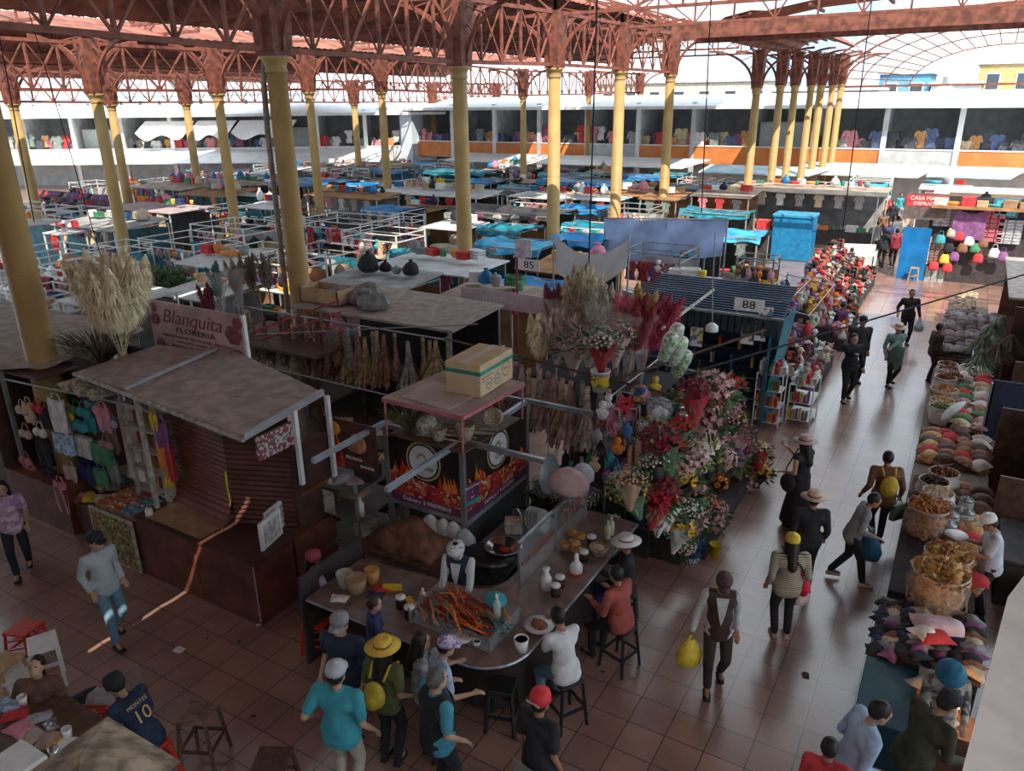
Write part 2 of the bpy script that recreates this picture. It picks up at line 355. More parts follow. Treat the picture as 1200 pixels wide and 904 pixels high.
struct(MB().add([(-12, 20, 10.4), (-4, 20, 11.5), (-4, 26, 11.5), (-12, 26, 10.4)], [(0, 1, 2, 3)]).build('ceiling_added_skylight', sky_m)) if 0 else None
struct(MB().box(-3.1, -.1, 11.5, -2.3, 20, 11.56).box(-3.1, -9, 11.5, -2.3, -5.4, 11.56).build('trim_added_seam_cover', RUST2))  # unseen strip, added with a gap that shapes the narrow sun streak
roof_bay('ceiling', X2 + 1.6, X1 - .5, -6, 10, 9.7, 10.6, 12.0)
roof_bay('ceiling', X2 + 1.6, X1 - 1.4, 10, 58, 9.5, 10.4, 11.6)
roof_bay('ceiling', X3 + 2.2, X2 - 1.8, 2, 58, 8.9, 9.4, 10.4)
roof_bay('ceiling', -56, X3 - 1.5, 14, 56, 8.7, 9.2, 9.9)
roof_bay('ceiling', X1 + 1.4, 9, 33, 36, 9.5, 9.5, 10.6)
roof_bay('ceiling', X1 + 1.4, -7.2, 36, 55, 9.5, 9.7, 10.4)
# the gallery building the photograph was taken from
struct(MB().box(-30, -1.3, 0, 14, -1.0, 8.0).build('wall_front', OFFW))
for y in (33, 36): struct(MB().box(X1 + 1.2, y - .06, 9.2, 9, y + .06, 9.75).build('trim_fascia', RUST2))

# arched iron gable with radiating bars at the far end of the aisle roof
ga = thing('arched_gable', 'arched lattice gable closing the far end of the aisle roof', 'gable', (0.8, 56.5, 7.6), 0)
def arcp(r, a): return Vector((r * cos(a), 0, r * .42 * sin(a)))
for r in (10.5, 9.3, 8.0, 6.6, 5.2):
    m = MB()
    for k in range(24): m.beam(arcp(r, pi * k / 24), arcp(r, pi * (k + 1) / 24), .12 if r > 9 else .07)
    m.build('arch_rib', RUST if r > 9 else RUST2, ga)
for k in range(1, 24): MB().beam(arcp(5.2, pi * k / 24), arcp(10.5, pi * k / 24), .06).build('radial_bar', RUST2, ga)
MB().beam((-10.6, 0, 0), (10.6, 0, 0), .12).build('tie_bar', RUST, ga)
for x in (-10.5, 10.5): MB().box(x - .15, -.15, -7.6, x + .15, .15, .1).build('post', YEL, ga)
# ---------------------------------------------------------------- two storey galleries around the hall
GAR = [(.55, .06, .06), (.08, .08, .10), (.75, .72, .68), (.12, .16, .30), (.60, .30, .12), (.35, .10, .18), (.70, .55, .35), (.20, .25, .22), (.65, .25, .30), (.06, .06, .07), (.1, .1, .12), (.45, .4, .38)]
GM = [M('garment cloth ' + str(i), c, .8, .2, 9) for i, c in enumerate(GAR)]
CLOTH = [('white', M('white cloth', (.75, .74, .72), .8)), ('red', M('red cloth', (.6, .05, .06), .8)), ('black', M('black cloth', (.025, .025, .03), .8)), ('navy', M('navy cloth', (.04, .06, .16), .8)),
         ('pink', M('pink cloth', (.68, .27, .36), .8)), ('orange', M('orange cloth', (.8, .28, .06), .8)), ('green', M('green cloth', (.08, .28, .14), .8)), ('beige', M('beige cloth', (.62, .5, .37), .8)),
         ('purple', M('purple cloth', (.25, .1, .25), .8)), ('teal', M('teal cloth', (.06, .34, .4), .8)), ('yellow', M('yellow cloth', (.78, .55, .07), .8)), ('brown', M('brown cloth', (.24, .12, .07), .8)), ('grey', M('grey cloth', (.3, .3, .31), .8))]
CM = dict(CLOTH)
def gmesh():                                                 # a hanging garment: shoulders, sleeves, flaring hem, slight folds
    m = MB(); pr = [(-.10, .0), (-.22, -.03), (-.30, -.30), (-.23, -.33), (-.19, -.16), (-.20, -.62), (-.24, -.78), (-.08, -.76), (.08, -.79), (.24, -.77), (.20, -.6), (.19, -.16), (.23, -.33), (.30, -.30), (.22, -.03), (.10, 0), (.0, -.06)]
    n = len(pr); vs = [(x, .05 + .03 * sin(x * 25), z) for x, z in pr] + [(x, -.05 + .03 * sin(x * 25), z) for x, z in pr]
    return m.add(vs, [tuple(range(n)), tuple(range(2 * n - 1, n - 1, -1))] + [(i, i + n, (i + 1) % n + n, (i + 1) % n) for i in range(n)]).mesh('garment', GM[0])
GMESH = gmesh()
def garment(loc, rz, sc, mat, label, group, cat='clothes'):
    o = obj('hanging_garment', GMESH, None, loc, rz); o.scale = (sc, sc, sc); paint(o, mat); return tag(o, label, cat, group)
def wing(P, Q, par_mat, zpar, zeave, nb, side, lab):
    P = Vector(P); Q = Vector(Q); d = Q - P; L = d.length; rz = atan2(d.y, d.x)     # u along the front, v away from the hall
    R = Matrix.Rotation(rz, 3, 'Z')
    def W(u, v, z): return P + R @ Vector((u, v, 0)) + Vector((0, 0, z))
    zf = zpar - 1.0
    m = MB(); m.box(-2, 0, zf - .35, L + 2, 4.2, zf); struct(m.build('trim_' + side + '_slab', WHITE, loc=P, rz=rz))
    struct(MB().box(-2, 4.0, 0, L + 2, 4.2, zeave).build('wall_' + side, GREYW, loc=P, rz=rz))
    struct(MB().slab([(-3, -1.3, zeave - .25), (L + 3, -1.3, zeave - .25), (L + 3, 4.5, zeave + .55), (-3, 4.5, zeave + .55)], .22).build('trim_' + side + '_roof', WHITE, loc=P, rz=rz))
    struct(MB().box(-2, 2.0, 0, L + 2, 2.1, zf - .3).build('wall_' + side + '_lower', OFFW, loc=P, rz=rz))
    bw = L / nb
    for i in range(nb):
        pm = par_mat(i)
        struct(MB().box(i * bw + .1, -.06, zf - .3, (i + 1) * bw - .1, .06, zpar - .08).build('trim_' + side + '_parapet', pm, loc=P, rz=rz))
        struct(MB().box(i * bw + .06, -.1, zpar - .08, (i + 1) * bw - .06, .1, zpar).build('trim_' + side + '_rail', WHITE, loc=P, rz=rz))
        struct(MB().box(i * bw - .16, -.14, 0, i * bw + .16, .16, zeave).build('trim_' + side + '_pillar', WHITE if i % 3 else OFFW, loc=P, rz=rz))
        struct(MB().box(i * bw - .06, .4, zf, i * bw + .06, 4, zeave).build('wall_' + side + '_partition', OFFW, loc=P, rz=rz))
        kind = random.random()
        if kind < .25:                                       # rolled down shutter
            s = MB()
            for q in range(14): s.box(.3, 1.0 + .03 * (q % 2), zf + .1 + q * .18, bw - .3, 1.1, zf + .1 + (q + 1) * .18)
            t = tag(s.build('roller_shutter', M('grey shutter', (.42, .44, .42), .5, .1), loc=W(i * bw, 0, 0), rz=rz), 'closed grey roller shutter in the upper gallery of the ' + lab, 'shutter', 'closed gallery shutters'); continue
        n = 7
        for k in range(n):                                   # clothes hung in the shop front
            u = (k + .7) / (n + .5) * bw; z = zf + U(1.5, 2.4); c = random.choice(GM)
            garment(W(i * bw + u, U(.15, .6), z), rz + U(-.4, .4), U(1.3, 2.0), c, 'garment hanging in an upper gallery shop of the ' + lab, 'clothes in the shops of the ' + lab)
        for k in range(6):
            u = .75 + (bw - 1.5) * (k + .5) / 6; s = U(.3, .5); o = obj('merchandise_bundle', BUNDLE, None, W(i * bw + u, U(.2, .5), zf), U(0, 3)); o.scale = (s * 1.3, s, s * U(1, 2)); paint(o, random.choice(GM)); tag(o, 'cloth bundle on the floor of an upper shop of the ' + lab, 'bundle', 'bundles in the shops of the ' + lab)
    return W
def bundle_mesh():
    m = MB()
    m.lathe([(.30, 0), (.47, .12), (.5, .35), (.45, .6), (.3, .8), (.12, .9), (.08, .93), (.16, 1.0), (.1, 1.02)], 10)
    m.v = [(x * (1 + .12 * sin(7 * z + 3 * x)), y * (1 + .12 * cos(6 * z + 5 * x)), z) for x, y, z in m.v]
    return m.mesh('bundle', GM[0], True)
BUNDLE = bundle_mesh()
YF = 58.0
xl = aty(485, 165, YF).x
WB = wing((xl, YF, 0), (16, YF, 0), lambda i: ORANGE if i % 5 != 4 else OFFW, 3.75, 6.75, 14, 'back', 'far wing')
lp = ray(-25, 180); tt = 68 / lp.dot(_f); PL = Vector((lp.x * tt, lp.y * tt, 0))
WL = wing(PL, (xl, YF, 0), lambda i: WHITE, 3.3, 6.4, 9, 'left', 'left wing')
# tall white corner pier where the two wings meet, and white canvas strung in front of the left wing
struct(MB().box(-.8, -.9, 0, .5, .8, 6.6).build('trim_corner', M('pale blue paint', (.62, .72, .80), .6, .05), loc=(xl, YF, 0)))
for u0, u1, lab in ((15.2, 19.5, 'left'), (19.8, 23.2, 'middle'), (23.5, 28.5, 'right')):
    m = MB(); a = WL(u0, -.3, 5.6); b = WL(u1, -.3, 5.6)
    m.grid(lambda u, v: a.lerp(b, u) + Vector((0, -1.2 * v, -1.3 * v * (.75 + .25 * sin(9 * u)) - .5 * 4 * u * (1 - u) * v)), 16, 5, .01)
    tag(m.build('canvas_awning', M('white canvas', (.86, .84, .82), .8, .06), smooth=True), 'white canvas awning sagging in front of the left wing shops, the %s one' % lab, 'awning', 'white canvas awnings')
# white low roof in front of the left wing, and long pale roofs in front of the far wing
def slabthing(name, pts, t, mat, label, cat='roof', group=None):
    c = sum((Vector(p) for p in pts), Vector()) / len(pts); c.z = min(p[2] for p in pts)
    return tag(MB().slab([Vector(p) - c for p in pts], t).build(name, mat, loc=c), label, cat, group)
slabthing('canopy_roof', [WL(-4, -3.6, 2.3), WL(36, -3.6, 2.2), WL(36, -.2, 3.1), WL(-4, -.2, 3.1)], .08, WHITE, 'long white sloping canopy below the left wing parapet')
for (a, b, y0, y1, z0, z1, mt, lab) in ((520, 800, 53, 56.5, 2.5, 2.9, WHITE, 'long white roof below the orange parapet, left part'), (930, 1080, 52, 56.5, 2.5, 2.9, OFFW, 'cream roof below the orange parapet, right part'), (820, 950, 50.5, 53, 2.5, 2.8, TEALW, 'pale blue roof behind the close column row'), (1090, 1190, 52, 56, 2.6, 2.9, TEALW, 'pale blue roof at the far right end of the hall')):
    A = aty(a, 180, y0); B = aty(b, 180, y0)
    slabthing('long_roof', [(A.x, y0, z0), (B.x, y0, z0), (B.x + 1, y1, z1), (A.x, y1, z1)], .08, mt, lab)
# ---------------------------------------------------------------- town behind the hall
def block(px0, px1, ptop, y, mat, label, win=3, rows=2, z0=0.0):
    a = aty(px0, ptop, y); b = aty(px1, ptop, y); h = a.z; wd = b.x - a.x
    t = thing('building', label, 'building', (a.x, y, 0)); MB().box(0, 0, z0, wd, 8, h).build('wall', mat, t); MB().box(-.2, -.2, h - .25, wd + .2, 8.2, h).build('cornice', OFFW, t)
    for r in range(rows):
        for k in range(win):
            x = wd * (k + .5) / win; z = h - 1.6 - r * 2.6
            f = MB().box(x - .55, -.06, z - .7, x + .55, .02, z + .7).build('window_frame', WHITE, t); MB().box(x - .45, -.08, z - .6, x + .45, -.05, z + .6).build('window_pane', M('window glass dark', (.08, .10, .12), .15, .1), f)
block(700, 905, 96, 72, M('cream house wall', (.72, .66, .55), .7), 'long cream house seen over the far wing roof', 7)
block(1032, 1092, 84, 76, M('blue house wall', (.16, .42, .66), .7), 'bright blue house behind the far wing', 2)
block(905, 1030, 104, 70, OFFW, 'grey white house between the column row and the blue house', 5)
block(1150, 1260, 72, 80, M('ochre house wall', (.66, .46, .20), .7), 'ochre house at the right under the roof arch', 3)
block(1092, 1150, 96, 74, WHITE, 'white low house left of the ochre house', 3, 1)
block(-60, 120, 118, 90, OFFW, 'pale building behind the left wing at the far left', 6, 2)
block(130, 330, 112, 92, M('pale grey house wall', (.62, .65, .68), .7), 'pale grey building above the left wing with big windows', 8, 2)
block(340, 520, 116, 86, WHITE, 'white building above the junction of the wings', 7, 2)
dz = aty(1103, 128, 68); t = thing('church_dome', 'small pale dome with a lantern above the far wing roof', 'dome', tuple(dz)); MB().lathe([(1.0, -dz.z), (1.0, .3), (1.15, .35), (1.0, .8), (.75, 1.3), (.3, 1.7), (.0, 1.8)], 14).build('dome', OFFW, t, True); MB().lathe([(.25, 1.65), (.25, 2.2), (.32, 2.25), (.0, 2.6)], 10).build('lantern', WHITE, t, True)
# ================================================================ shuttered brown kiosk, clothes stall and roofs at the left
BROWN = M('brown painted metal', (.16, .055, .035), .5, .25, 2.5)
BROWN2 = M('dark brown painted metal', (.085, .038, .03), .5, .25, 2.5)
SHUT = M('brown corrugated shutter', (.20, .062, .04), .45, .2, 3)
DUST = M('dusty roof felt', (.40, .33, .29), .9, .16, 5.0, bump=.5, detail=12)
ALU = M('aluminium profile', (.60, .63, .66), .35, .08, 5, metal=.7)
STEEL = M('steel tube', (.38, .40, .42), .35, .15, 5, metal=.6)
CARD = M('cardboard', (.50, .34, .20), .85, .12, 4)
CARD2 = M('brown cardboard', (.36, .23, .13), .85, .15, 4)
WOOD = M('raw wood', (.42, .28, .16), .7, .25, 8)
DWOOD = M('dark wood', (.12, .065, .04), .55, .25, 8)
CREAM = M('dirty cream wood', (.50, .46, .40), .7, .25, 9)
PLW = M('white plastic', (.80, .80, .78), .4, .06)
PLR = M('red plastic', (.62, .05, .03), .35, .1)
PLB = M('blue plastic', (.03, .16, .36), .4, .12)
PLBK = M('black plastic', (.02, .02, .022), .45, .1)
PLY = M('yellow plastic', (.80, .55, .03), .45, .1)
CLEAR = glass('clear plastic film', (.85, .83, .82), .25, .35)
k = thing('shuttered_kiosk', 'long brown metal kiosk with closed shutters and a grey dusty roof', 'kiosk', (-8.8, 5.8, 0))
X = lambda x: x + 8.8
Yk = lambda y: y - 5.8
MB().box(X(-10.05), 0, 0, X(-7.5), .75, .98, .01).box(X(-8.3), .7, 0, X(-7.5), 1.6, .98, .01).build('base_cabinet', BROWN, k)
MB().box(X(-10.08), -.03, .98, X(-7.47), .85, 1.02).build('counter_top', BROWN2, k)
for i, x in enumerate((-8.75, -7.52)): MB().box(X(x), -.012, .05, X(x) + .02, .0, .95).build('seam_strip', RUST if i == 0 else ALU, k)
def shutter(p, q, z0, z1, bow=0.0):
    p = Vector(p); q = Vector(q); d = (q - p); L = d.length; nrm = Vector((d.y, -d.x)).normalized(); n = 46; vs = []
    for i in range(n + 1):
        u = i / n; z = z0 + (z1 - z0) * u; off = (.022 if i % 2 else 0) + bow * max(0, 1 - u * 4) ** 2
        for c in (p, q): vs.append((c.x + nrm.x * off, c.y + nrm.y * off, z))
    return MB().add(vs, [(2 * i, 2 * i + 1, 2 * i + 3, 2 * i + 2) for i in range(n)])
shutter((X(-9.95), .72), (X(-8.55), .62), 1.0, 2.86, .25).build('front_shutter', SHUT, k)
shutter((X(-8.55), .62), (X(-7.62), 1.0), 1.0, 2.86).build('corner_shutter', M('shaded corrugated shutter', (.12, .045, .03), .45, .2, 3), k)  # corner panel coloured darker for the weaker light on that side
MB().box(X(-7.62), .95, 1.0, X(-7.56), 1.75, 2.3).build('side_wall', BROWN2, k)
MB().slab([(X(-11.6), .42, 2.92), (X(-10.2), .35, 2.94), (X(-10.33), 1.95, 3.02), (X(-11.5), 1.85, 3.0)], .05).build('roof', DUST, k)
MB().slab([(X(-10.2), .33, 2.90), (X(-7.41), .08, 2.88), (X(-7.57), 1.62, 2.95), (X(-10.33), 2.3, 3.0)], .05).build('roof', DUST, k)
MB().beam((X(-10.2), .33, 2.93), (X(-10.33), 2.1, 3.04), .05, .04).build('roof_joint_strip', ALU, k)
MB().beam((X(-7.41), .06, 2.87), (X(-7.55), 1.64, 2.93), .05, .09).build('edge_profile', ALU, k)
MB().beam((X(-10.2), .30, 2.87), (X(-7.41), .06, 2.83), .04, .05).beam((X(-11.6), .40, 2.9), (X(-10.2), .30, 2.87), .04, .05).build('front_edge', CREAM, k)
MB().box(X(-7.56), .35, 2.38, X(-7.52), .98, 2.72).build('flowered_valance', many('red and white flowered paper', [(.5, .47, .46), (.42, .40, .40), (.30, .04, .06), (.2, .05, .07), (.15, .12, .12)], 30), k)
for y, z0 in ((.98, 1.75), (1.62, 1.6)): MB().box(X(-7.52), y, z0, X(-7.46), y + .06, 2.88).build('white_post', PLW, k)
MB().box(X(-8.3), 1.0, 1.55, X(-7.52), 1.7, 1.6).build('side_shelf', BROWN, k)
MB().box(X(-9.98), .5, 1.0, X(-9.86), .62, 2.85).build('torn_post', CREAM, k)
rng = random.Random(3)
for i in range(3):                                           # loose twigs and cable on the dusty roof
    a = Vector((-8.9 + .5 * i, 6.4 + .3 * i, 2.93))
    pts = [a + Vector((.16 * cos(q * .9), .1 * sin(q * 1.1 + i), .012 + .01 * (q % 2))) for q in range(6)]
    o = MB().path([p - a for p in pts], .004, 5).build('dry_twig', WOOD, loc=a + Vector((0, 0, .0))); tag(o, ['curled dry twig on the dusty kiosk roof, the one nearest the roof joint', 'dry twig in the middle of the dusty kiosk roof', 'dry twig near the back right corner of the dusty kiosk roof'][i], 'twig')
b = Vector((-7.9, 7.05, 1.6)); m = MB().lathe([(.2, 0), (.24, .1), (.24, .4), (.18, .56), (.05, .62)], 12, sx=.7); m.v = [(x, y, z) for x, y, z in m.v]
o = m.build('backpack', CM['black'], loc=b, smooth=True); tag(o, 'black backpack standing on the side shelf of the brown kiosk', 'bag'); MB().path([(-.0, -.2, .1), (0, -.3, .3), (0, -.2, .5)], .015).build('strap', PLBK, o)
# cardboard lying bent on the counter of the kiosk
m = MB(); m.grid(lambda u, v: (-.62 + 1.25 * u, .0 + .62 * v, .012 + .30 * max(0, v - .62) ** 1.5 + .01 * sin(5 * u)), 10, 10, .008)
tag(m.build('cardboard_sheet', CARD2, loc=(-9.25, 5.84, 1.022), smooth=True), 'flat brown cardboard sheet lying on the kiosk counter in front of the shutter', 'cardboard')
tag(MB().path([(0, 0, .55), (.01, -.02, .3), (.05, -.03, .1), (.03, -.04, 0.02)], .012).build('cord', PLY, loc=(-8.52, 6.35, 1.35)), 'yellow cord hanging at the corner between the two brown shutters', 'cord')
# framed prints leaning on the right end of the kiosk
for i, (y, z, c, lab) in enumerate(((6.05, 1.03, M('print sheet', (.62, .60, .58), .6, .3, 12), 'white framed print leaning on the right end of the kiosk counter'), (6.3, 1.03, M('pink print sheet', (.58, .42, .40), .6, .3, 10), 'pinkish print standing behind the white framed print'))):
    m = MB().box(-.02, 0, 0, .02, .5, .42); o = m.build('framed_print', WHITE, loc=(-7.6 - .16 * i, y, z), rz=.25); MB().box(.02, .06, .06, .026, .44, .36).build('print', c, o); tag(o, lab, 'picture')
# ------------------------------------------------ sign of the flower shop
s = thing('shop_sign', 'pink flower shop sign board standing behind the dusty roof', 'sign', (-12.2, 8.05, 2.74)); s.scale = (1, 1, .84)
MB().box(0, 0, 0, 2.42, .04, 1.05).build('board', M('dusty pink sign', (.60, .40, .38), .5, .18, 1.2), s); MB().box(2.38, -.01, 0, 2.44, .05, 1.06).build('frame', PLW, s)
for x in (.1, 2.3): MB().box(x, .05, -3.2, x + .05, .1, .9).build('post', STEEL, s)
R90 = (radians(90), 0, 0); MAR = M('maroon lettering', (.26, .07, .08), .6, .1); BLK = M('black lettering', (.03, .02, .02), .6)
text('Blanquita', .42, MAR, s, (1.1, -.004, .75), R90, font_shear=.35)
text('FLORERIA', .16, BLK, s, (1.18, -.004, .49), R90, sx=1.45)
text('ARREGLOS FLORALES - DECORACIONES - MATRIMONIOS', .072, MAR, s, (1.2, -.004, .34), R90)
text('CUMPLEAÑOS - GLOBOS - MOYLAS', .072, MAR, s, (1.2, -.004, .24), R90)
text('ARREGLOS FLORALES PARA MONUMENTOS', .072, MAR, s, (1.2, -.004, .14), R90)
def blossom_disc(mb, c, r, n=6, ax='y'):
    for q in range(n):
        a = 2 * pi * q / n; p = Vector((cos(a), 0, sin(a))) * r * .55 + Vector(c)
        mb.ball(p, r * .5, 6, 4, (1, .25, 1))
m = MB(); 
for c, r in (((2.15, -.01, .62), .2), ((2.2, -.01, .2), .14), ((1.9, -.01, .06), .11), ((.14, -.01, .66), .13), ((.12, -.01, .9), .1), ((.2, -.01, .13), .13), ((2.28, -.01, .88), .12)): blossom_disc(m, c, r, 6); m.build('printed_flower', MAR, s); m = MB()

# ------------------------------------------------ dusty flat roof of the left neighbour with its brown wall
kl = thing('closed_kiosk', 'dark brown closed kiosk at the left edge with a wide dusty roof', 'kiosk', (-15.2, 5.9, 0))
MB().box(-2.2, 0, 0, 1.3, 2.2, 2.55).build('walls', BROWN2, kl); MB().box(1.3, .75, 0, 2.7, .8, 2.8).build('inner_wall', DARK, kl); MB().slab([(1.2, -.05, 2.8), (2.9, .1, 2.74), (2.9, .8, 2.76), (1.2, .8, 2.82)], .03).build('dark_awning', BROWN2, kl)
MB().slab([(-2.6, -.25, 2.9), (1.95, -.1, 2.86), (2.6, .5, 2.86), (2.35, 2.4, 2.95), (-2.6, 2.2, 3.0)], .06).build('roof', DUST, kl)
MB().box(1.3, .0, 0, 3.1, .5, .85).build('low_wall', BROWN, kl)
MB().box(-1.5, -.02, .1, -.1, 0, 2.3).build('door_panel', BROWN, kl)
# ------------------------------------------------ clothes stall between them
cs = thing('clothes_stall', 'open stall hung with clothes between the two brown kiosks', 'stall', (-11.2, 6.0, 0))
MB().box(-1.0, .0, 0, 1.25, 1.0, .62).build('display_table', DWOOD, cs)
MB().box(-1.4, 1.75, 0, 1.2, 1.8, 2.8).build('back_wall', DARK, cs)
MB().tube((-2.4, .1, 2.5), (1.2, .25, 2.62), .018).build('hanging_rail', STEEL, cs)
MB().tube((-1.45, .55, 2.05), (1.2, .55, 2.1), .015).build('hanging_rail', STEEL, cs)
MB().box(-2.44, .06, 0, -2.38, .12, 2.7).build('post', STEEL, cs); MB().box(1.2, .1, 0, 1.26, .16, 2.88).build('post', CREAM, cs)
MB().grid(lambda u, v: (-.75 + 1.15 * u, .05 + .5 * v, 2.68 + .06 * sin(20 * u)), 20, 4, .01).build('fringe_awning', M('frayed cream cloth', (.66, .60, .50), .8, .35, 20), cs)
def bra(loc, col, lab):
    m = MB()
    for sx in (-.085, .085): m.ball((sx, -.02, -.2), .1, 10, 6, (1, .55, .8))
    m.path([(-.16, 0, -.22), (0, .03, -.24), (.16, 0, -.22)], .018, 6)
    for sx in (-.12, .12): m.path([(sx, 0, -.14), (sx * .6, 0, -.05), (sx * .25, 0, .0)], .008, 5)
    o = m.build('bra', col, loc=loc, smooth=True); tag(o, lab, 'clothes', 'underwear hung in the clothes stall')
def tank(loc, col, lab, w=.2, h=.6, name='tank_top'):
    m = MB()
    def fn(sg):
        return lambda u, v: ((-w + 2 * w * u) * (1 - .25 * max(0, v - .75) * 2), sg * (.03 + .02 * sin(9 * u + 3 * v)), -h + h * v - (.16 * (1 - abs(2 * u - 1)) ** 1 if v > .99 else 0))
    m.grid(fn(-1), 10, 10).grid(fn(1), 10, 10)
    for sx in (-.6, .6): m.path([(sx * w, 0, -.02), (sx * w * .7, 0, .05), (sx * w * .3, 0, .07)], .012, 5)
    o = m.build(name, col, loc=loc, smooth=True); tag(o, lab, 'clothes', 'clothes hung in the clothes stall'); return o
def shorts(loc, col, lab, w=.2, h=.36):
    m = MB(); pr = [(-w, 0), (w, 0), (w * 1.15, -h), (w * .12, -h), (0, -h * .55), (-w * .12, -h), (-w * 1.15, -h)]; n = 7
    m.add([(x, -.05, z) for x, z in pr] + [(x, .05, z) for x, z in pr], [(0, 1, 4), (1, 2, 3, 4), (0, 4, 5, 6), (11, 8, 7), (11, 10, 9, 8), (13, 12, 11, 7)] + [(i, i + n, (i + 1) % n + n, (i + 1) % n) for i in range(n)])
    o = m.build('shorts', col, loc=loc); tag(o, lab, 'clothes', 'clothes hung in the clothes stall'); return o
LB = M('light blue print cloth', (.42, .60, .74), .8, .35, 14); SKIN2 = M('beige lace cloth', (.62, .50, .40), .8, .2, 20)
Pc = lambda px, py, y=6.25: aty(px, py, 6.1 if px < 66 else y)
for px, py, col, lab in ((24, 468, CM['beige'], 'beige bra at the far left of the hanging clothes'), (42, 466, CM['red'], 'red bra hanging next to the beige one'), (28, 496, SKIN2, 'skin coloured bra in the second row at the left'), (45, 494, CM['white'], 'white bra below the red one'),
                         (88, 468, CM['green'], 'green bikini top under the frayed awning'), (96, 470, CM['teal'], 'turquoise bikini top beside the green one'), (116, 468, CM['pink'], 'pink bra at the right of the hanging rail'), (127, 482, M('grey lace', (.36, .33, .33), .8), 'grey bra beside the shelf rack'), (123, 508, M('mauve lace', (.36, .2, .2), .8), 'mauve bra low beside the shelf rack'), (28, 528, M('salmon lace', (.55, .27, .22), .8), 'salmon bra low at the left end of the stall')):
    bra(Pc(px, py), col, lab)
tank(Pc(65, 466, 6.2), CM['white'], 'white sleeveless top hanging in the middle of the clothes stall', .21, .62)
tank(Pc(49, 512, 6.2), CM['black'], 'black camisole hanging low left in the clothes stall', .2, .55)
tank(Pc(110, 470, 6.4), LB, 'light blue printed top hanging behind the bikinis', .22, .5)
tank(Pc(103, 520, 6.5), CM['navy'], 'dark navy cloth hanging deep inside the clothes stall', .32, .5)
shorts(Pc(72, 508, 6.15), LB, 'light blue printed shorts hanging below the white top'); shorts(Pc(92, 494, 6.2), CM['teal'], 'turquoise bikini bottom under the bikini tops', .13, .16); shorts(Pc(96, 512, 6.3), CM['white'], 'white shorts hanging right of the blue shorts')
shorts(Pc(118, 520, 6.3), CM['green'], 'green shorts hanging beside the shelf rack')
for i, (px, py, c, w_, h_, lab) in enumerate(((32, 470, 'beige', .14, .4, 'beige slip at the far left of the hanging rail'), (52, 476, 'black', .13, .4, 'black slip behind the red bra'), (80, 478, 'yellow', .12, .36, 'yellow green top under the frayed awning'), (104, 480, 'teal', .13, .4, 'turquoise top right of the bikinis'), (120, 476, 'pink', .16, .42, 'pink patterned top at the right end of the rail'), (130, 500, 'brown', .14, .45, 'brown top beside the shelf rack'), (36, 545, 'pink', .14, .4, 'salmon pink top low at the left end'), (58, 548, 'black', .18, .4, 'black skirt low at the left'), (82, 545, 'beige', .16, .35, 'beige lace top in the lowest row'), (100, 545, 'navy', .2, .38, 'navy cloth in the lowest row'), (118, 548, 'green', .16, .35, 'green top low beside the shelf rack'), (132, 540, 'grey', .13, .4, 'grey top low beside the shelf rack'))):
    tank(Pc(px, py, 6.32 if i % 2 else 6.22), CM[c], lab, w_, h_, 'camisole')
# folded and heaped clothes on the stall table
heap = [(60, 575, 'pink'), (78, 560, 'yellow'), (98, 562, 'red'), (122, 558, 'pink'), (112, 570, 'white'), (90, 572, 'black'), (140, 560, 'teal'), (130, 572, 'grey'), (72, 566, 'black'), (105, 582, 'yellow'), (120, 585, 'beige'), (85, 588, 'brown')]
def rag(loc, mat, label, group, s=.2, rz=0.0, cat='clothes', name='folded_garment'):
    m = MB(); r2 = random.Random(int(loc[0] * 977 + loc[1] * 331))
    a, b2, c2 = r2.uniform(2, 6), r2.uniform(2, 6), r2.uniform(0, 6)
    f = lambda u, v: (s * (2 * u - 1) * (1 + .15 * sin(a * v + c2)), s * .7 * (2 * v - 1) * (1 + .15 * cos(b2 * u)), s * (.10 + .45 * (sin(pi * u) * sin(pi * v)) ** .5 + .12 * sin(a * 2 * u + b2 * v) * sin(pi * u) * sin(pi * v)) - .02)
    m.grid(f, 9, 8); m.grid(lambda u, v: (f(u, v)[0], f(u, v)[1], 0.002), 2, 2)
    o = m.build(name, mat, loc=loc, rz=rz, smooth=True); return tag(o, label, cat, group)
for i, (px, py, c) in enumerate(heap):
    p = at(px, py, .63); p.y = max(6.15, min(6.85, p.y)); p.x = min(-10.1, max(-12.1, p.x))
    rag(p, CM[c], c + ' garment in the heap on the clothes stall table', 'heaped clothes on the clothes stall table', .17, i)
o = tank(at(62, 585, .8), CM['pink'], 'dark pink cloth hanging down the front of the stall table', .16, .6, 'scarf'); o.location = (-12.25, 5.94, 1.0)
# printed panel leaning on the counter and its low table
t = thing('printed_panel', 'patterned printed panel leaning against the stall below the sweets table', 'panel', (-10.75, 5.74, 0))
MB().box(-.42, 0, .02, .66, .03, .92).build('frame', CREAM, t)
MB().box(-.37, -.006, .06, .62, 0, .88).build('print', many('yellow green flowered print', [(.18, .16, .07), (.35, .28, .10), (.12, .07, .05), (.25, .22, .14), (.5, .4, .16), (.1, .12, .06), (.3, .14, .08)], 26), t)
tb = thing('sweets_table', 'low table of small packets beside the kiosk counter', 'table', (-10.65, 6.25, 0)); MB().box(-.5, -.4, .86, .5, .4, .92).build('table_top', WOOD, tb)
for sx in (-.46, .42):
    for sy in (-.36, .32): MB().box(sx, sy, 0, sx + .04, sy + .04, .86).build('leg', WOOD, tb)
PK = [('red', CM['red']), ('brown', M('brown packet', (.34, .13, .06), .35)), ('blue', M('blue packet', (.05, .28, .48), .3)), ('teal', M('teal packet', (.05, .4, .48), .3)), ('orange', M('orange packet', (.7, .3, .12), .35)), ('white', PLW), ('green', M('green packet', (.1, .36, .2), .3))]
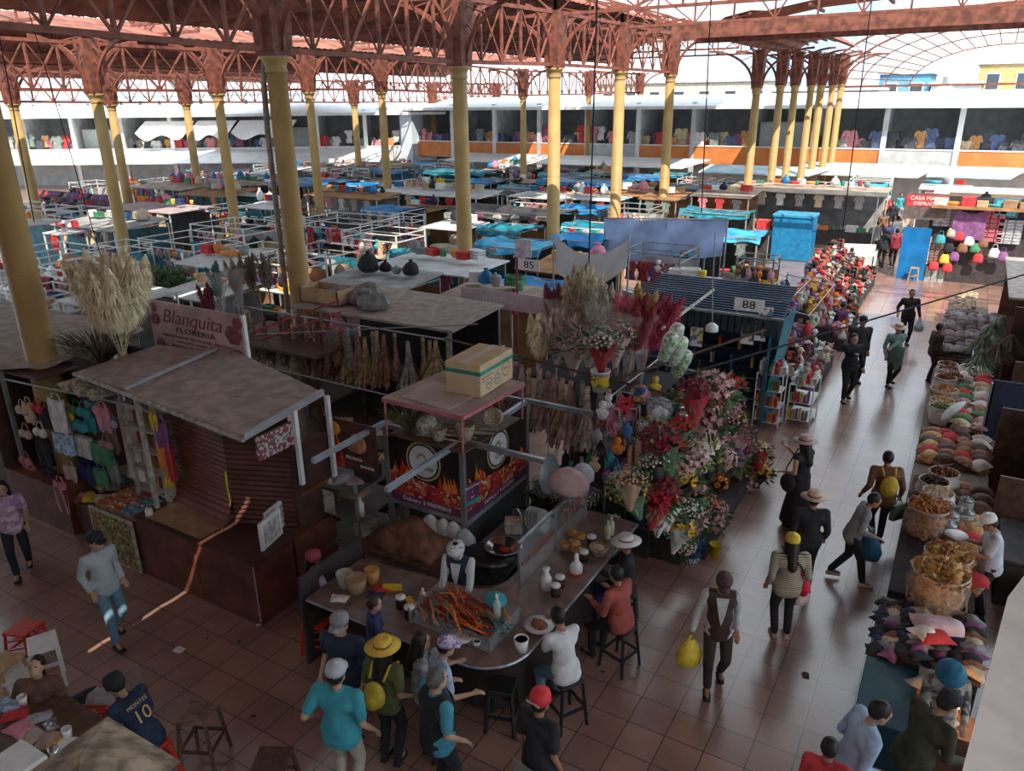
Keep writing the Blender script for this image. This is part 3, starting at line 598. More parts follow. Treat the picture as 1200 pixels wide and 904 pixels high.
pkm = MB().box(-.05, -.035, 0, .05, .035, .035, .012).mesh('packet', PLW)
for i in range(48):
    gx, gy = i % 8, i // 8; c = PK[3 if gx > 4 and gy % 2 else 2 if gx > 4 else (0, 1, 4, 1)[(gx + gy * 3) % 4]]
    o = obj('packet', pkm, None, (-11.08 + gx * .122, 5.9 + gy * .125, .92), U(-.4, .4)); paint(o, c[1]); tag(o, '%s packet laid out on the low sweets table' % c[0], 'packet', '%s packets on the sweets table' % c[0])
tag(MB().lathe([(.02, 0), (.055, 0), (.055, .1), (.02, .1), (.02, 0)], 16).build('paper_roll', PLW, loc=(-9.86, 5.92, 1.022), smooth=True), 'white toilet paper roll on the left end of the kiosk counter', 'paper roll')
tag(MB().lathe([(.05, 0), (.05, .16), (.02, .2), (.02, .24)], 12).build('bottle', glass('bottle plastic', (.5, .7, .75), .1, .6), loc=(-10.3, 6.6, .92), smooth=True), 'clear bottle at the back of the sweets table', 'bottle')
# shelf rack
r = thing('shelf_rack', 'leaning cream shelf rack with packed shelves in the clothes stall', 'shelf', (-10.8, 6.35, .93))
for x in (0, .9):
    MB().box(x, 0, -.9, x + .055, .05, 1.85).build('post', CREAM, r); MB().box(x, .35, -.9, x + .05, .4, 1.85).build('post', CREAM, r)
for j in range(5): MB().box(0, 0, .12 + .36 * j, .95, .4, .15 + .36 * j).build('shelf', CREAM, r)
gb = MB().box(-.05, -.06, 0, .05, .06, .2, .008).mesh('jar_box', PLW)
for j in range(5):
    for i in range(7):
        c = pick(('dark red', M('dark red carton', (.30, .06, .05), .5)), ('olive', M('olive carton', (.28, .24, .06), .5)), ('brown', M('brown carton', (.22, .10, .06), .5)), ('cream', M('cream carton', (.5, .42, .3), .5)))
        o = obj('carton', gb, None, (-10.68 + i * .118, 6.55, 1.08 + .36 * j), U(-.1, .1)); paint(o, c[1]); tag(o, c[0] + ' carton standing on the cream shelf rack', 'carton', c[0] + ' cartons on the cream shelf rack')
# coloured cloths hanging on the torn post
for i, (px, py, c, w, h) in enumerate(((180, 482, CM['yellow'], .07, .3), (188, 490, CM['purple'], .13, .5), (190, 520, CM['orange'], .09, .45), (196, 515, CM['red'], .05, .7), (198, 558, CM['yellow'], .06, .2))):
    tank(aty(px, py, 6.3), c, ['yellow cloth hanging at the top of the torn post', 'purple scarf hanging on the torn post', 'bright orange cloth hanging on the torn post', 'narrow red cloth hanging along the torn post', 'yellow bag hanging low on the torn post'][i], w, h, 'scarf')
# cream pampas bundle beside the sign
def blade_bunch(m, base, n, h, spread, w=.02, droop=.3, lean=(0, 0), rnd=None, fluff=0, topw=None):
    rnd = rnd or random
    for i in range(n):
        a = rnd.uniform(0, 2 * pi); rr = rnd.random() ** .5; L = h * rnd.uniform(.7, 1.05)
        dx = cos(a) * rr * spread + lean[0]; dy = sin(a) * rr * spread + lean[1]; bx = cos(a) * rr * spread * .15; by = sin(a) * rr * spread * .15
        pts = []
        for q in range(5):
            t = q / 4; pts.append(Vector((base[0] + bx + dx * t + cos(a) * droop * h * .25 * t ** 3, base[1] + by + dy * t + sin(a) * droop * h * .25 * t ** 3, base[2] + L * t - droop * h * .3 * rr * t ** 4)))
        side = Vector((-sin(a + 1.2), cos(a + 1.2), 0)) * w
        vs = []
        for q, p in enumerate(pts):
            ww = (.35, .7, 1, .9, .1)[q] if topw is None else topw[q]
            vs += [p - side * ww, p + side * ww]
        m.add(vs, [(2 * q, 2 * q + 1, 2 * q + 3, 2 * q + 2) for q in range(4)])
def plume(m, base, top, r, n, rnd, w=.008):                  # feathery pampas head: fine drooping hairs along a stalk
    base = Vector(base); top = Vector(top); ax = top - base
    for i in range(n):
        t = rnd.random(); p = base + ax * t; a = rnd.uniform(0, 2 * pi); R = r * (sin(pi * min(1, .12 + t * .88)) ** .6) * rnd.uniform(.5, 1.1)
        d = Vector((cos(a), sin(a), 0)); q1 = p + d * R * .5 + ax.normalized() * r * .75; q2 = p + d * R + ax.normalized() * r * .5 - Vector((0, 0, r * .35))
        s = Vector((-sin(a), cos(a), 0)) * w
        m.add([p - s, p + s, q1 + s, q1 - s, q2], [(0, 1, 2, 3), (3, 2, 4)])
    m.tube(base - ax * .8, base + ax * .2, .006, 5)
def pampas(name, loc, n, h, spread, col, label, r=.11, hairs=260, seed=1, group='dried grass bundles', wrap=None, lean=(0, 0)):
    rnd = random.Random(seed); o = bpy.data.objects.new(name, None); C.objects.link(o); o.location = loc; tag(o, label, 'dried flowers', group)
    for i in range(n):
        m = MB(); a = 2 * pi * i / n * 1.6 + rnd.uniform(-.3, .3); rr = (i / max(1, n - 1)) ** .5 * spread
        tip = Vector((cos(a) * rr + lean[0], sin(a) * rr + lean[1], h * rnd.uniform(.85, 1.05) - .15 * rr)); bs = Vector((cos(a) * rr * .3 + lean[0] * .3, sin(a) * rr * .3 + lean[1] * .3, h * .38))
        plume(m, bs, tip, r, hairs, rnd); m.build('plume', col, o)
    if wrap: MB().lathe([(.05, 0), (spread * .5, h * .4), (spread + r * .5, h * .85)], 14).build('wrapper', wrap, o, True)
    return o
PAM = M('cream pampas', (1.0, .80, .54), .9, .22, 9); PAM2 = M('brown pampas', (.46, .36, .26), .9, .25, 9); PAM3 = M('pinkish pampas', (.62, .46, .40), .9, .2, 9)
pb = at(118, 425, 2.9); pampas('pampas_bunch', (pb.x, pb.y + .4, 2.55), 22, 1.9, .62, PAM, 'big fluffy cream pampas bundle left of the flower shop sign', .27, 620, 4)
o = MB(); blade_bunch(o, (0, 0, 0), 240, .7, .6, .02, .6, rnd=random.Random(5)); tag(o.build('dry_leaf_bunch', M('dry brown leaves', (.26, .20, .13), .9, .4, 9), loc=(pb.x - .5, pb.y + .3, 2.72)), 'dry brown leaf bunch lying left of the cream pampas', 'dried flowers')
# ================================================================ grill kiosk with metal frame, counter and cooks' things
GX0, GX1, GY0, GY1 = -6.85, -5.5, 7.93, 9.75
g = thing('grill_kiosk', 'steel framed food kiosk with black and red grill signs', 'kiosk', (-6.2, 8.8, 0))
gx = lambda x: x + 6.2
gy = lambda y: y - 8.8
for x, y in ((GX0, GY0), (GX1, GY0), (GX1, GY1), (GX0, GY1)): MB().box(gx(x) - .035, gy(y) - .035, 0, gx(x) + .035, gy(y) + .035, 2.42).build('post', STEEL, g)
BL = M('bluish steel tube', (.50, .58, .66), .3, .1, 5, metal=.5)
for a, b, mt in (((GX0, GY0, 2.38), (GX1, GY0, 2.38), STEEL), ((GX1, GY0, 2.38), (GX1, GY1, 2.38), BL), ((GX0, GY1, 2.38), (GX1, GY1, 2.38), STEEL), ((GX0, GY0, 2.38), (GX0, GY1, 2.38), STEEL),
                 ((GX1, GY0, 2.42), (GX1, 6.3, 2.42), BL), ((GX1, GY0, 2.42), (-4.2, GY0, 2.42), STEEL), ((GX1, GY1, 2.4), (-4.35, GY1, 2.4), STEEL), ((GX0, GY0, 2.42), (GX0, 6.45, 2.42), BL), ((GX0, GY0, 1.16), (GX1, GY0, 1.16), STEEL), ((GX1, GY0, 1.09), (GX1, GY1, 1.09), BL)):
    MB().beam((gx(a[0]), gy(a[1]), a[2]), (gx(b[0]), gy(b[1]), b[2]), .06, .07).build('beam', mt, g)
SIGNB = M('black printed sign', (.035, .022, .02), .4, .3, 3); FLAME = M('flame red print', (.62, .05, .02), .5, .3, 10); FLAME2 = M('flame orange print', (.85, .28, .04), .5, .2, 10); MEAT = many('grilled meat print', [(.42, .03, .03), (.55, .06, .04), (.30, .02, .02), (.62, .22, .1), (.5, .04, .05), (.7, .5, .35)], 16); GOLD = M('gold ring print', (.62, .46, .2), .4); PALE = M('pale disc print', (.70, .72, .74), .5, .05); VIO = M('violet print', (.20, .05, .14), .5); WHL = M('white lettering', (.85, .82, .8), .5, .04)
def flames(m1, m2, x0, x1, z, rnd, n, sgn):
    for i in range(n):
        x = rnd.uniform(x0, x1); h = rnd.uniform(.12, .34); w = rnd.uniform(.03, .06); mm = m1 if i % 2 else m2
        pr = [(x - w, z), (x - w * 1.1, z + h * .35), (x - w * .3, z + h * .6), (x - w * .5, z + h), (x + w * .5, z + h * .55), (x + w * 1.1, z + h * .35), (x + w, z)]
        e = sgn * (.006 + .0008 * i); mm.add([(a, e, b) for a, b in pr], [tuple(range(7))])
def grill_sign(name, wd, z0, z1, parent, loc, rz, seed, lx, mirror=1):
    # board in local x-z, facing -y
    o = MB().box(0, 0, z0, wd, .02, z1).build(name, SIGNB, parent, loc=loc, rz=rz); h = z1 - z0; rnd = random.Random(seed)
    MB().add([(0, -.004, z0 + .0), (wd, -.004, z0), (wd, -.004, z0 + h * .3), (0, -.004, z0 + h * .42)], [(0, 1, 2, 3)]).build('meat_picture', MEAT, o)
    a, b = MB(), MB(); flames(a, b, .05, wd * .3, z0 + h * .4, rnd, 9, -1); flames(a, b, wd * .72, wd - .05, z0 + h * .32, rnd, 9, -1); a.build('flames', FLAME, o); b.build('flames', FLAME2, o)
    for r_, mt, e in ((.31, GOLD, .007), (.28, SIGNB, .009), (.25, PALE, .011)):
        MB().add([(lx + r_ * cos(q * pi / 18), -e - .006, z0 + h * .66 + r_ * sin(q * pi / 18)) for q in range(36)], [tuple(range(36))]).build('round_emblem', mt, o)
    f = MB()
    for q in range(9):
        an = pi * (q + .5) / 9; c = Vector((lx - .02 + .075 * cos(an), -.02, z0 + h * .68 + .085 * sin(an))); d = Vector((cos(an), 0, sin(an))); s = Vector((-sin(an), 0, cos(an)))
        f.add([c - d * .03, c + s * .012, c + d * .045, c - s * .012], [(0, 1, 2, 3)])
    f.build('fan_mark', M('brown emblem mark', (.35, .12, .05), .5), o)
    text('Osha', .13, M('dark lettering', (.05, .05, .08), .5), o, (lx + .03, -.02, z0 + h * .58), R90, font_shear=.3)
    MB().add([(0, -.008, z0), (wd, -.008, z0), (wd, -.008, z0 + .13), (0, -.008, z0 + .13)], [(0, 1, 2, 3)]).build('violet_band', VIO, o)
    text('Delivery: ✆ 958595810'.replace('✆', 'S'), .095, WHL, o, (wd * .52, -.012, z0 + .065), R90)
    return o
grill_sign('front_sign', GX1 - GX0 - .08, 1.2, 2.34, g, (gx(GX0) + .04, gy(GY0) - .01, 0), 0, 4, .64)
grill_sign('side_sign', GY1 - GY0 - .08, 1.14, 2.34, g, (gx(GX1) + .01, gy(GY0) + .04, 0), radians(90), 9, .88)
t = MB().box(0, 0, 0, .3, .015, .34).build('hanging_notice', VIO, g, loc=(gx(GX1) + .03, gy(GY0) + .0, 1.38), rz=radians(80)); MB().box(0, -.004, 0, .3, 0, .07).build('teal_strip', CM['teal'], t)
for zz, tx in ((.28, 'PANCETERIA'), (.2, 'S'), (.12, 'por'), ): text(tx, .05, WHL, t, (.15, -.004, zz), R90)
GLD = glass('smoked glass', (.10, .12, .12), .08, .55)
MB().box(gx(GX1) - .01, gy(GY0) + .05, .5, gx(GX1) + .005, gy(GY1) - .05, 1.06).build('glass_pane', GLD, g)
MB().box(gx(GX0), gy(GY1) - .05, 0, gx(GX1), gy(GY1), 1.6).build('back_wall', M('dark green wall', (.06, .08, .075), .5), g)
MB().box(gx(GX0) + .1, gy(GY0) + .3, 0, gx(GX1) - .15, gy(GY1) - .3, .88).build('work_bench', M('dark steel bench', (.12, .13, .13), .4, .2, metal=.5), g)
# cardboard covered red frame roof over the kiosk, held by thin red posts
REDP = M('dusty red steel', (.48, .15, .17), .55, .15)
rf = thing('cardboard_roof', 'red steel rack roofed with flattened cardboard above the grill kiosk', 'roof', (-5.83, 8.28, 2.42))
cz = .58; cn = [(-.72, -.72), (.62, -.74), (.7, .76), (-.55, .68)]
MB().slab([(cn[0][0], cn[0][1], cz), (.62, -.74, cz - .02), (.7, .76, cz), (-.55, .68, cz + .03)], .03).build('cardboard', M('greyish cardboard', (.44, .33, .28), .85, .15, 2), rf)
MB().slab([(-.5, -.6, cz + .012), (.35, -.66, cz + .0), (.4, .05, cz + .008), (-.45, .1, cz + .03)], .008).build('loose_cardboard', M('paler cardboard', (.52, .42, .37), .85, .12, 2), rf)
for i in range(4):
    a, b = cn[i], cn[(i + 1) % 4]; MB().beam((a[0], a[1], cz - .04), (b[0], b[1], cz - .04), .035, .05).build('red_bar', REDP, rf); MB().tube((a[0] * .97, a[1] * .97, 0), (a[0] * .97, a[1] * .97, cz - .03), .016).build('red_post', REDP, rf)
MB().slab([(-.68, -.68, .03), (.6, -.7, .03), (.66, .7, .03), (-.52, .64, .03)], .03).build('rack_board', DWOOD, rf)
def carton(loc, sz, mat, label, rz=0.0, group=None, tape=True, name='cardboard_box', top=None, cat='box'):
    w, d, h = sz; t = MB().box(-w / 2, -d / 2, 0, w / 2, d / 2, h, .006).build(name, mat, loc=loc, rz=rz); tag(t, label, cat, group)
    if tape: MB().box(-w / 2 - .001, -.03, h * .75, w / 2 + .001, .03, h + .002).build('tape', M('packing tape', (.55, .46, .34), .3, .05), t)
    return t
bx = carton((-5.62, 8.62, 3.01), (.56, .92, .46), M('fresh cardboard', (.58, .42, .26), .8, .06, 3), 'big brown cardboard box with a green band on the cardboard roof', radians(2), tape=False)
MB().box(-.285, -.465, .31, .285, .465, .365).build('green_band', M('green print', (.03, .26, .18), .6), bx); MB().box(-.05, -.466, .44, .05, .466, .464).build('tape', M('packing tape', (.55, .46, .34), .3, .05), bx)
gp = M('grey print', (.22, .22, .18), .6)
for y, r_ in ((.26, .12), (-.22, .085), (.0, .085)): 
    f = MB(); z = .14 if r_ < .1 else .22
    for q in range(24):
        a0, a1 = q * pi / 12, (q + 1) * pi / 12
        f.add([(.2825, y + r_ * cos(a0), z + r_ * sin(a0)), (.2825, y + r_ * cos(a1), z + r_ * sin(a1)), (.2825, y + (r_ - .018) * cos(a1), z + (r_ - .018) * sin(a1)), (.2825, y + (r_ - .018) * cos(a0), z + (r_ - .018) * sin(a0))], [(0, 1, 2, 3)])
    f.box(.281, y - .05, z - .01, .2835, y + .05, z + .01); f.build('round_print', gp, bx)
MB().box(.281, -.42, .25, .2835, -.1, .27).box(.281, -.42, .2, .2835, -.3, .215).build('printed_lines', gp, bx)
# baskets and dried things stored under the cardboard
BASK = M('wicker', (.42, .32, .22), .85, .3, 30, bump=.5); 
def basket(loc, r, h, label, rz=0.0, tilt=0.0, group=None, mat=None):
    t = thing('wicker_basket', label, 'basket', loc, rz, group); t.rotation_euler = (tilt, 0, rz)
    m = MB(); prof = [(r * .7, 0)]
    for i in range(9): prof += [(r * (.72 + .28 * i / 8) + .012 * (i % 2), .02 + h * i / 8)]
    prof += [(r * .95, h), (r * .64, .03), (.0, .03)]
    m.lathe(prof, 16).build('woven_body', mat or BASK, t, True); MB().lathe([(r * .98, h - .02), (r * 1.06, h), (r * .98, h + .02), (r * .92, h)], 16).build('rim', mat or BASK, t, True); return t
basket((-5.3, 8.55, 2.6), .13, .3, 'wicker basket lying under the big brown box', .3, 1.2); basket((-5.45, 7.95, 2.46), .13, .2, 'small round wicker basket under the cardboard roof', 0)
basket((-5.75, 7.75, 2.46), .11, .16, 'flat wicker basket at the front under the cardboard roof', 0)
for i in range(14):
    o = MB().tube((0, 0, 0), (.75, .1, .0), .014, 6).build('dry_stalk', M('dry stalk', (.40, .33, .24), .8, .25, 12), loc=(-6.1 + .015 * i, 7.72 + .035 * i, 2.475 + .03 * (i % 3)), rz=.1 * (i % 4)); tag(o, 'thick dry stalk stacked under the cardboard roof', 'stalk', 'dry stalks under the cardboard roof')
m = MB(); blade_bunch(m, (0, 0, 0), 160, .42, .35, .018, .5, rnd=random.Random(8)); tag(m.build('dry_flower_bunch', M('olive dry leaves', (.20, .19, .08), .9, .4, 9), loc=(-6.35, 7.85, 2.46)), 'olive dry flower bunch at the left end under the cardboard roof', 'dried flowers')
m = MB(); m.ball((0, 0, .16), .16, 12, 8); m.v = [(x * (1 + .1 * sin(20 * z + 9 * x)), y * (1 + .1 * cos(17 * z)), z) for x, y, z in m.v]; tag(m.build('dried_gourd', M('grey dried gourd', (.42, .38, .33), .9, .35, 20), loc=(-5.98, 7.8, 2.46), smooth=True), 'grey dried gourd beside the stalks under the cardboard roof', 'gourd')
# ------------------------------------------------ shelf unit left of the grill kiosk with food banner
f = thing('storage_rack', 'grey metal rack with boxes left of the grill kiosk', 'shelf', (-7.35, 7.5, 0))
for x in (-.45, .4):
    for y in (-.25, .75): MB().box(x, y, 0, x + .04, y + .04, 1.75).build('post', STEEL, f)
for z in (.55, 1.05, 1.5): MB().box(-.45, -.25, z, .44, .8, z + .03).build('shelf', M('dark metal shelf', (.14, .13, .12), .5, .2), f)
MB().box(-.42, -.262, 1.08, .0, -.25, 1.45).build('cream_panel', CREAM, f)
bnr = thing('food_banner', 'dark banner with a chef hat, roast chicken and flames', 'banner', (-7.72, 7.55, 1.72))
MB().box(0, 0, 0, 1.0, .02, .78).build('board', M('dark brown banner', (.10, .04, .03), .5, .3, 4), bnr)
m1, m2 = MB(), MB(); flames(m1, m2, .06, .34, .02, random.Random(2), 14, -1); flames(m1, m2, .08, .3, .3, random.Random(6), 10, -1); m1.build('flames', FLAME, bnr); m2.build('flames', FLAME2, bnr)
MB().ball((.2, -.01, .62), .14, 12, 8, (1, .15, .8)).build('roast_picture', M('orange roast print', (.78, .34, .07), .5, .2, 12), bnr, True); MB().ball((.66, -.01, .46), .16, 12, 8, (1, .12, 1)).ball((.55, -.012, .38), .1, 10, 6, (1, .12, .7)).build('chicken_picture', M('chicken print', (.60, .26, .12), .5, .2, 12), bnr, True)
text('PECHUGA', .07, WHL, bnr, (.56, -.006, .2), (radians(90), 0, 0)); text('BROASTER', .055, WHL, bnr, (.8, -.006, .1), R90)
for nm, sz, lc, mt, lab in (('cardboard_box', (.3, .3, .2), (-7.1, 7.75, 1.53), PLBK, 'black and white box on the top shelf of the grey rack'), ('cardboard_box', (.36, .3, .26), (-7.5, 7.85, 1.08), CARD, 'brown box on the middle shelf of the grey rack'), ('cardboard_box', (.3, .3, .22), (-7.15, 7.7, .58), CREAM, 'cream box on the lower shelf of the grey rack')):
    carton(lc, sz, mt, lab, .1)
for i in range(3):
    rag((-7.6 + .2 * i, 7.42 + .1 * i, 1.53), (CM['beige'], CM['grey'], M('pink grey sack', (.42, .30, .28), .8))[i], ('beige bag on the top shelf of the grey rack', 'grey bag on the top shelf of the grey rack', 'pinkish sack on the top shelf of the grey rack')[i], 'bags on the grey rack', .17, i, 'bag', 'cloth_bag')
def bottle(loc, mat, label, h=.26, r=.045, cap=None, group=None, name='bottle'):
    t = MB().lathe([(r, 0), (r, h * .6), (r * .85, h * .7), (r * .35, h * .82), (r * .35, h * .9)], 12).build(name, mat, loc=loc, smooth=True); tag(t, label, 'bottle', group)
    MB().lathe([(r * .4, h * .88), (r * .4, h), (0, h + .005)], 10).build('cap', cap or PLW, t); return t
bottle((-7.0, 7.42, 1.08), PLW, 'white drink bottle with a blue label on the grey rack', .3, .055)
# ------------------------------------------------ L shaped counter with rounded corner
CT = M('brown laminate counter top', (.20, .125, .10), .28, .25, 5, spec=.6)
c = thing('food_counter', 'L shaped brown food counter with a rounded corner', 'counter', (-4.2, 7.2, 0))
ox, oy = -4.2, 7.2
def arc(cx, cy, r, a0, a1, n=10): return [(cx + r * cos(radians(a0 + (a1 - a0) * i / n)), cy + r * sin(radians(a0 + (a1 - a0) * i / n))) for i in range(n + 1)]
outer = [(-6.3, 6.6), (-6.3, 5.57)] + arc(-3.98, 6.14, .57, -90, 0) + [(-3.38, 9.3), (-4.3, 9.3)] + arc(-4.75, 7.2, .45, 0, -90, 6) + [(-4.9, 6.75)]
sh = [(x - ox, y - oy) for x, y in outer]
MB().prism(sh, .98, 1.03).build('counter_top', CT, c)
MB().prism([(x * .86 - .06, y * .84 + .08) for x, y in sh], .1, .98).build('counter_base', M('dark counter base', (.045, .03, .028), .5, .2), c)
MB().path([(x, y, 1.005) for x, y in sh[1:14]], .02, 6).build('metal_edge', STEEL, c)
GL = glass('counter glass', (.75, .82, .84), .05, .10)
gs = thing('glass_screen', 'clear glass screen with lettering standing along the counter', 'screen', (-4.12, 7.1, 1.03))
MB().box(-.005, .0, 0, .005, 2.0, .62).build('glass_pane', GL, gs); MB().box(-.02, 0, .6, .02, 2.0, .64).build('top_rail', STEEL, gs)
for y in (0, 1.0, 1.97): MB().box(-.015, y, 0, .015, y + .03, .62).build('upright', STEEL, gs)
text('CEVI', .32, M('brown red lettering', (.40, .13, .08), .5), gs, (.008, 1.45, .36), (radians(90), 0, radians(90))); text('CHERIA', .24, M('brown red lettering', (.40, .13, .08), .5), gs, (.008, .5, .3), (radians(90), 0, radians(90)))
# glass case of seafood garnish
gc = thing('glass_case', 'low glass case filled with orange and red garnish on the counter corner', 'display case', (-4.28, 6.18, 1.03)); gc.scale = (.82, .8, .8)
MB().box(-.75, -.42, 0, .62, .42, .012).build('tray', STEEL, gc)
for a in ((-.75, -.42, .62, -.41), (-.75, .41, .62, .42), (-.75, -.42, -.74, .42), (.61, -.42, .62, .42)): MB().box(a[0], a[1], 0, a[2], a[3], .24).build('glass_pane', GL, gc)
for x in (-.75, .62):
    for y in (-.42, .42): MB().box(x - .008, y - .008, 0, x + .008, y + .008, .25).build('edge_bar', STEEL, gc)
ORM = [('orange', M('orange food', (.85, .22, .05), .4, .2)), ('red', M('red food', (.55, .05, .03), .4, .25)), ('dark red', M('dark red food', (.24, .03, .03), .4, .25)), ('teal', M('teal shell', (.05, .30, .32), .35, .2)), ('bright orange', M('bright orange food', (.95, .33, .10), .4, .15))]
def stick_mesh():
    m = MB(); m.path([(-.16, 0, 0), (-.05, .012, .008), (.06, 0, .0), (.15, .02, .012)], .014, 6); m.path([(.15, .02, .012), (.2, .03, .03)], .006, 4); m.path([(.15, .02, .012), (.2, .0, .01)], .006, 4); return m.mesh('claw', PLR, True)
SM = stick_mesh(); rnd = random.Random(12)
for i in range(110):
    x = rnd.uniform(-.5, .42); y = rnd.uniform(-.26, .26); z = .03 + .16 * (1 - abs(x) / .8) * rnd.random() + .04
    c_ = ORM[rnd.choice((0, 0, 1, 1, 2, 2, 4, 4, 3) if x < .3 else (0, 3, 3, 3, 4, 1))]
    o = obj('crab_stick', SM, None, (-4.28 + x, 6.18 + y, 1.02 + z)); o.rotation_euler = (rnd.uniform(-.3, .3), rnd.uniform(-.35, .35), rnd.uniform(2.2, 3.3)); paint(o, c_[1]); tag(o, '%s seafood stick heaped in the glass case' % c_[0], 'food', '%s seafood sticks in the glass case' % c_[0])
tag(MB().ball((0, 0, .08), .15, 14, 8, (1, .8, .6)).build('teal_cloth', CM['teal'], loc=(-4.05, 6.42, 1.2), smooth=True), 'teal cloth bundle at the back of the glass case', 'cloth')
bottle((-3.95, 6.3, 1.12), glass('clear bottle', (.8, .85, .85), .1, .5), 'clear glass bottle with white label beside the garnish', .34, .045)
# counter things -------------------------------------------------
def cup(loc, label, mat=None, h=.13, r=.055, group=None, lid=True, name='cup'):
    t = MB().lathe([(r * .75, 0), (r, h), (r * .9, h), (r * .68, .01), (0, .01)], 14).build(name, mat or PLW, loc=loc, smooth=True); tag(t, label, 'cup', group)
    if lid: MB().lathe([(0, h - .02), (r * .86, h - .02)], 14).build('filling', M('dark sauce', (.08, .03, .02), .3), t)
    return t
def jar(loc, label, mat, lidm, h=.16, r=.06, group=None):
    t = MB().lathe([(r, 0), (r, h * .8), (r * .8, h * .88)], 14).build('jar', mat, loc=loc, smooth=True); tag(t, label, 'jar', group); MB().lathe([(r * 1.05, h * .86), (r * 1.05, h), (0, h)], 14).build('lid', lidm, t, True); return t
JS = M('dark sauce glass', (.06, .03, .025), .2)
for px, py, lab in ((693, 632, 'sauce jar with a pale lid on the counter, the farthest one'), (684, 650, 'sauce jar with a white lid beside the napkin basket'), (651, 690, 'front sauce jar of the pair beside the white sachets'), (656, 680, 'back sauce jar of the pair beside the white sachets'), (470, 704, 'black sauce jar at the left end of the counter'), (480, 716, 'black sauce jar in front of the yellow packet')):
    p = at(px, py + 8, 1.03); p.x = min(p.x, -3.5); jar(p, lab, JS, PLW)
p = at(675, 672, 1.03); t = MB().lathe([(.085, 0), (.085, .12), (.05, .17), (.03, .19), (.03, .28), (.012, .3)], 14).build('sauce_dispenser', PLW, loc=p, smooth=True); tag(t, 'white pump bottle with a red foot on the counter', 'dispenser'); MB().lathe([(.088, 0), (.09, .03), (.086, .03)], 14).build('red_foot', PLR, t)
p = at(640, 690, 1.03); t = MB().lathe([(.07, 0), (.07, .16), (.03, .24), (.05, .3)], 12).build('napkin_bag', PLW, loc=p, smooth=True); tag(t, 'white plastic bag of napkins on the counter', 'bag')
p = at(704, 650, 1.03); p.x = -3.55; bk = basket(p, .13, .1, 'round napkin basket on the counter beside the white sombrero', 0); MB().ball((0, 0, .09), .09, 10, 6, (1, .9, .4)).build('napkins', CM['beige'], bk, True)
p = at(611, 762, 1.03); cup(p, 'white bucket cup at the rounded counter corner', PLW, .16, .085)
p = at(541, 750, 1.03); t = MB().lathe([(.06, 0), (.14, .05), (.15, .06), (.0, .03)], 16).build('bowl', PLW, loc=p, smooth=True); tag(t, 'white bowl in front of the patterned cap', 'bowl')
p = at(559, 756, 1.03); cup(p, 'small sauce cup beside the white bowl', PLW, .06, .05)
p = at(632, 738, 1.03); t = MB().lathe([(.08, 0), (.17, .06), (.18, .07), (.0, .03)], 16).build('food_plate', PLW, loc=p, smooth=True); tag(t, 'plate of food wrapped in white paper before the young man in white', 'plate'); MB().ball((0, 0, .07), .11, 10, 6, (1, .8, .4)).build('food', M('brown food', (.30, .12, .08), .6, .3, 20), t, True)
p = at(481, 709, 1.03); carton(p, (.2, .09, .06), PLY, 'yellow packet lying on the left part of the counter', -.5, tape=False, name='yellow_packet')
bottle(at(496, 706, 1.03), M('pale sauce plastic', (.7, .68, .5), .4), 'small pale sauce bottle at the left of the garnish case', .2, .04)
# bread and boxes inside the screen
for i, (px, py) in enumerate(((668, 628), (673, 640), (662, 642), (680, 632), (676, 648))):
    p = at(px, py, 1.06 + .05 * (i % 2)); p.x = max(-4.05, min(-3.75, p.x)); m = MB().ball((0, 0, .05), .08, 12, 7, (1.2, .9, .65)); tag(m.build('bread_bag', M('fried bread', (.55, .30, .10), .5, .3, 15), loc=p, smooth=True), 'golden fried bread piece behind the glass screen', 'bread', 'fried bread behind the glass screen')
for px, py, lab in ((684, 615, 'yellow sauce bottle at the far end of the counter'), (694, 612, 'pale sauce bottle at the far end of the counter')):
    p = at(px, py + 8, 1.03); p.x = -3.6; bottle(p, M('pale sauce plastic', (.7, .68, .5), .4), lab, .28, .045)
# sink, basin and plates on the inner bench
SS = M('stainless steel', (.62, .63, .64), .18, .05, metal=1.0)
kb = thing('sink_bench', 'dark steel sink bench behind the glass screen', 'bench', (-4.85, 8.2, 0)); MB().box(-.35, -.7, 0, .35, .8, .86).build('cabinet', M('dark steel bench', (.12, .13, .13), .4, .2, metal=.5), kb); MB().box(-.37, -.72, .86, .37, .82, .9).build('top', M('steel top', (.3, .31, .32), .3, .1, metal=.8), kb); MB().path([(-.2, .35, .9), (-.2, .35, 1.15), (-.1, .3, 1.22), (0, .25, 1.15)], .015, 8).build('tap', SS, kb)
bs = MB().lathe([(.1, 0), (.25, .11), (.27, .12), (.24, .11), (.09, .012), (0, .012)], 20).build('steel_basin', SS, loc=(-4.8, 7.85, .9), smooth=True); tag(bs, 'shiny steel basin with red food on the sink bench', 'basin'); MB().ball((.03, 0, .05), .09, 8, 5, (1, .7, .4)).build('red_food', ORM[1][1], bs)
tag(MB().lathe([(.2, 0), (.3, .06), (.31, .07), (.0, .02)], 18, sx=1.2).build('oval_pan', M('black pan', (.05, .05, .05), .3, metal=.6), loc=(-4.88, 7.6, .9), smooth=True), 'dark oval pan beside the steel basin', 'pan')
for i in range(5):
    m = MB().lathe([(.0, 0), (.12, .0), (.19, .02), (.19, .028), (.11, .01), (0, .01)], 18, m=Matrix.Rotation(radians(68), 3, 'Y')); tag(m.build('plate', M('grey plate', (.42, .42, .40), .3), loc=(-4.75 + .05 * i, 8.55, 1.09), smooth=True), 'pale plate standing in the row behind the steel basin', 'plate', 'plates behind the basin')
carton((-4.95, 8.4, .9), (.26, .2, .2), CREAM, 'small cream box beside the row of plates', .5)
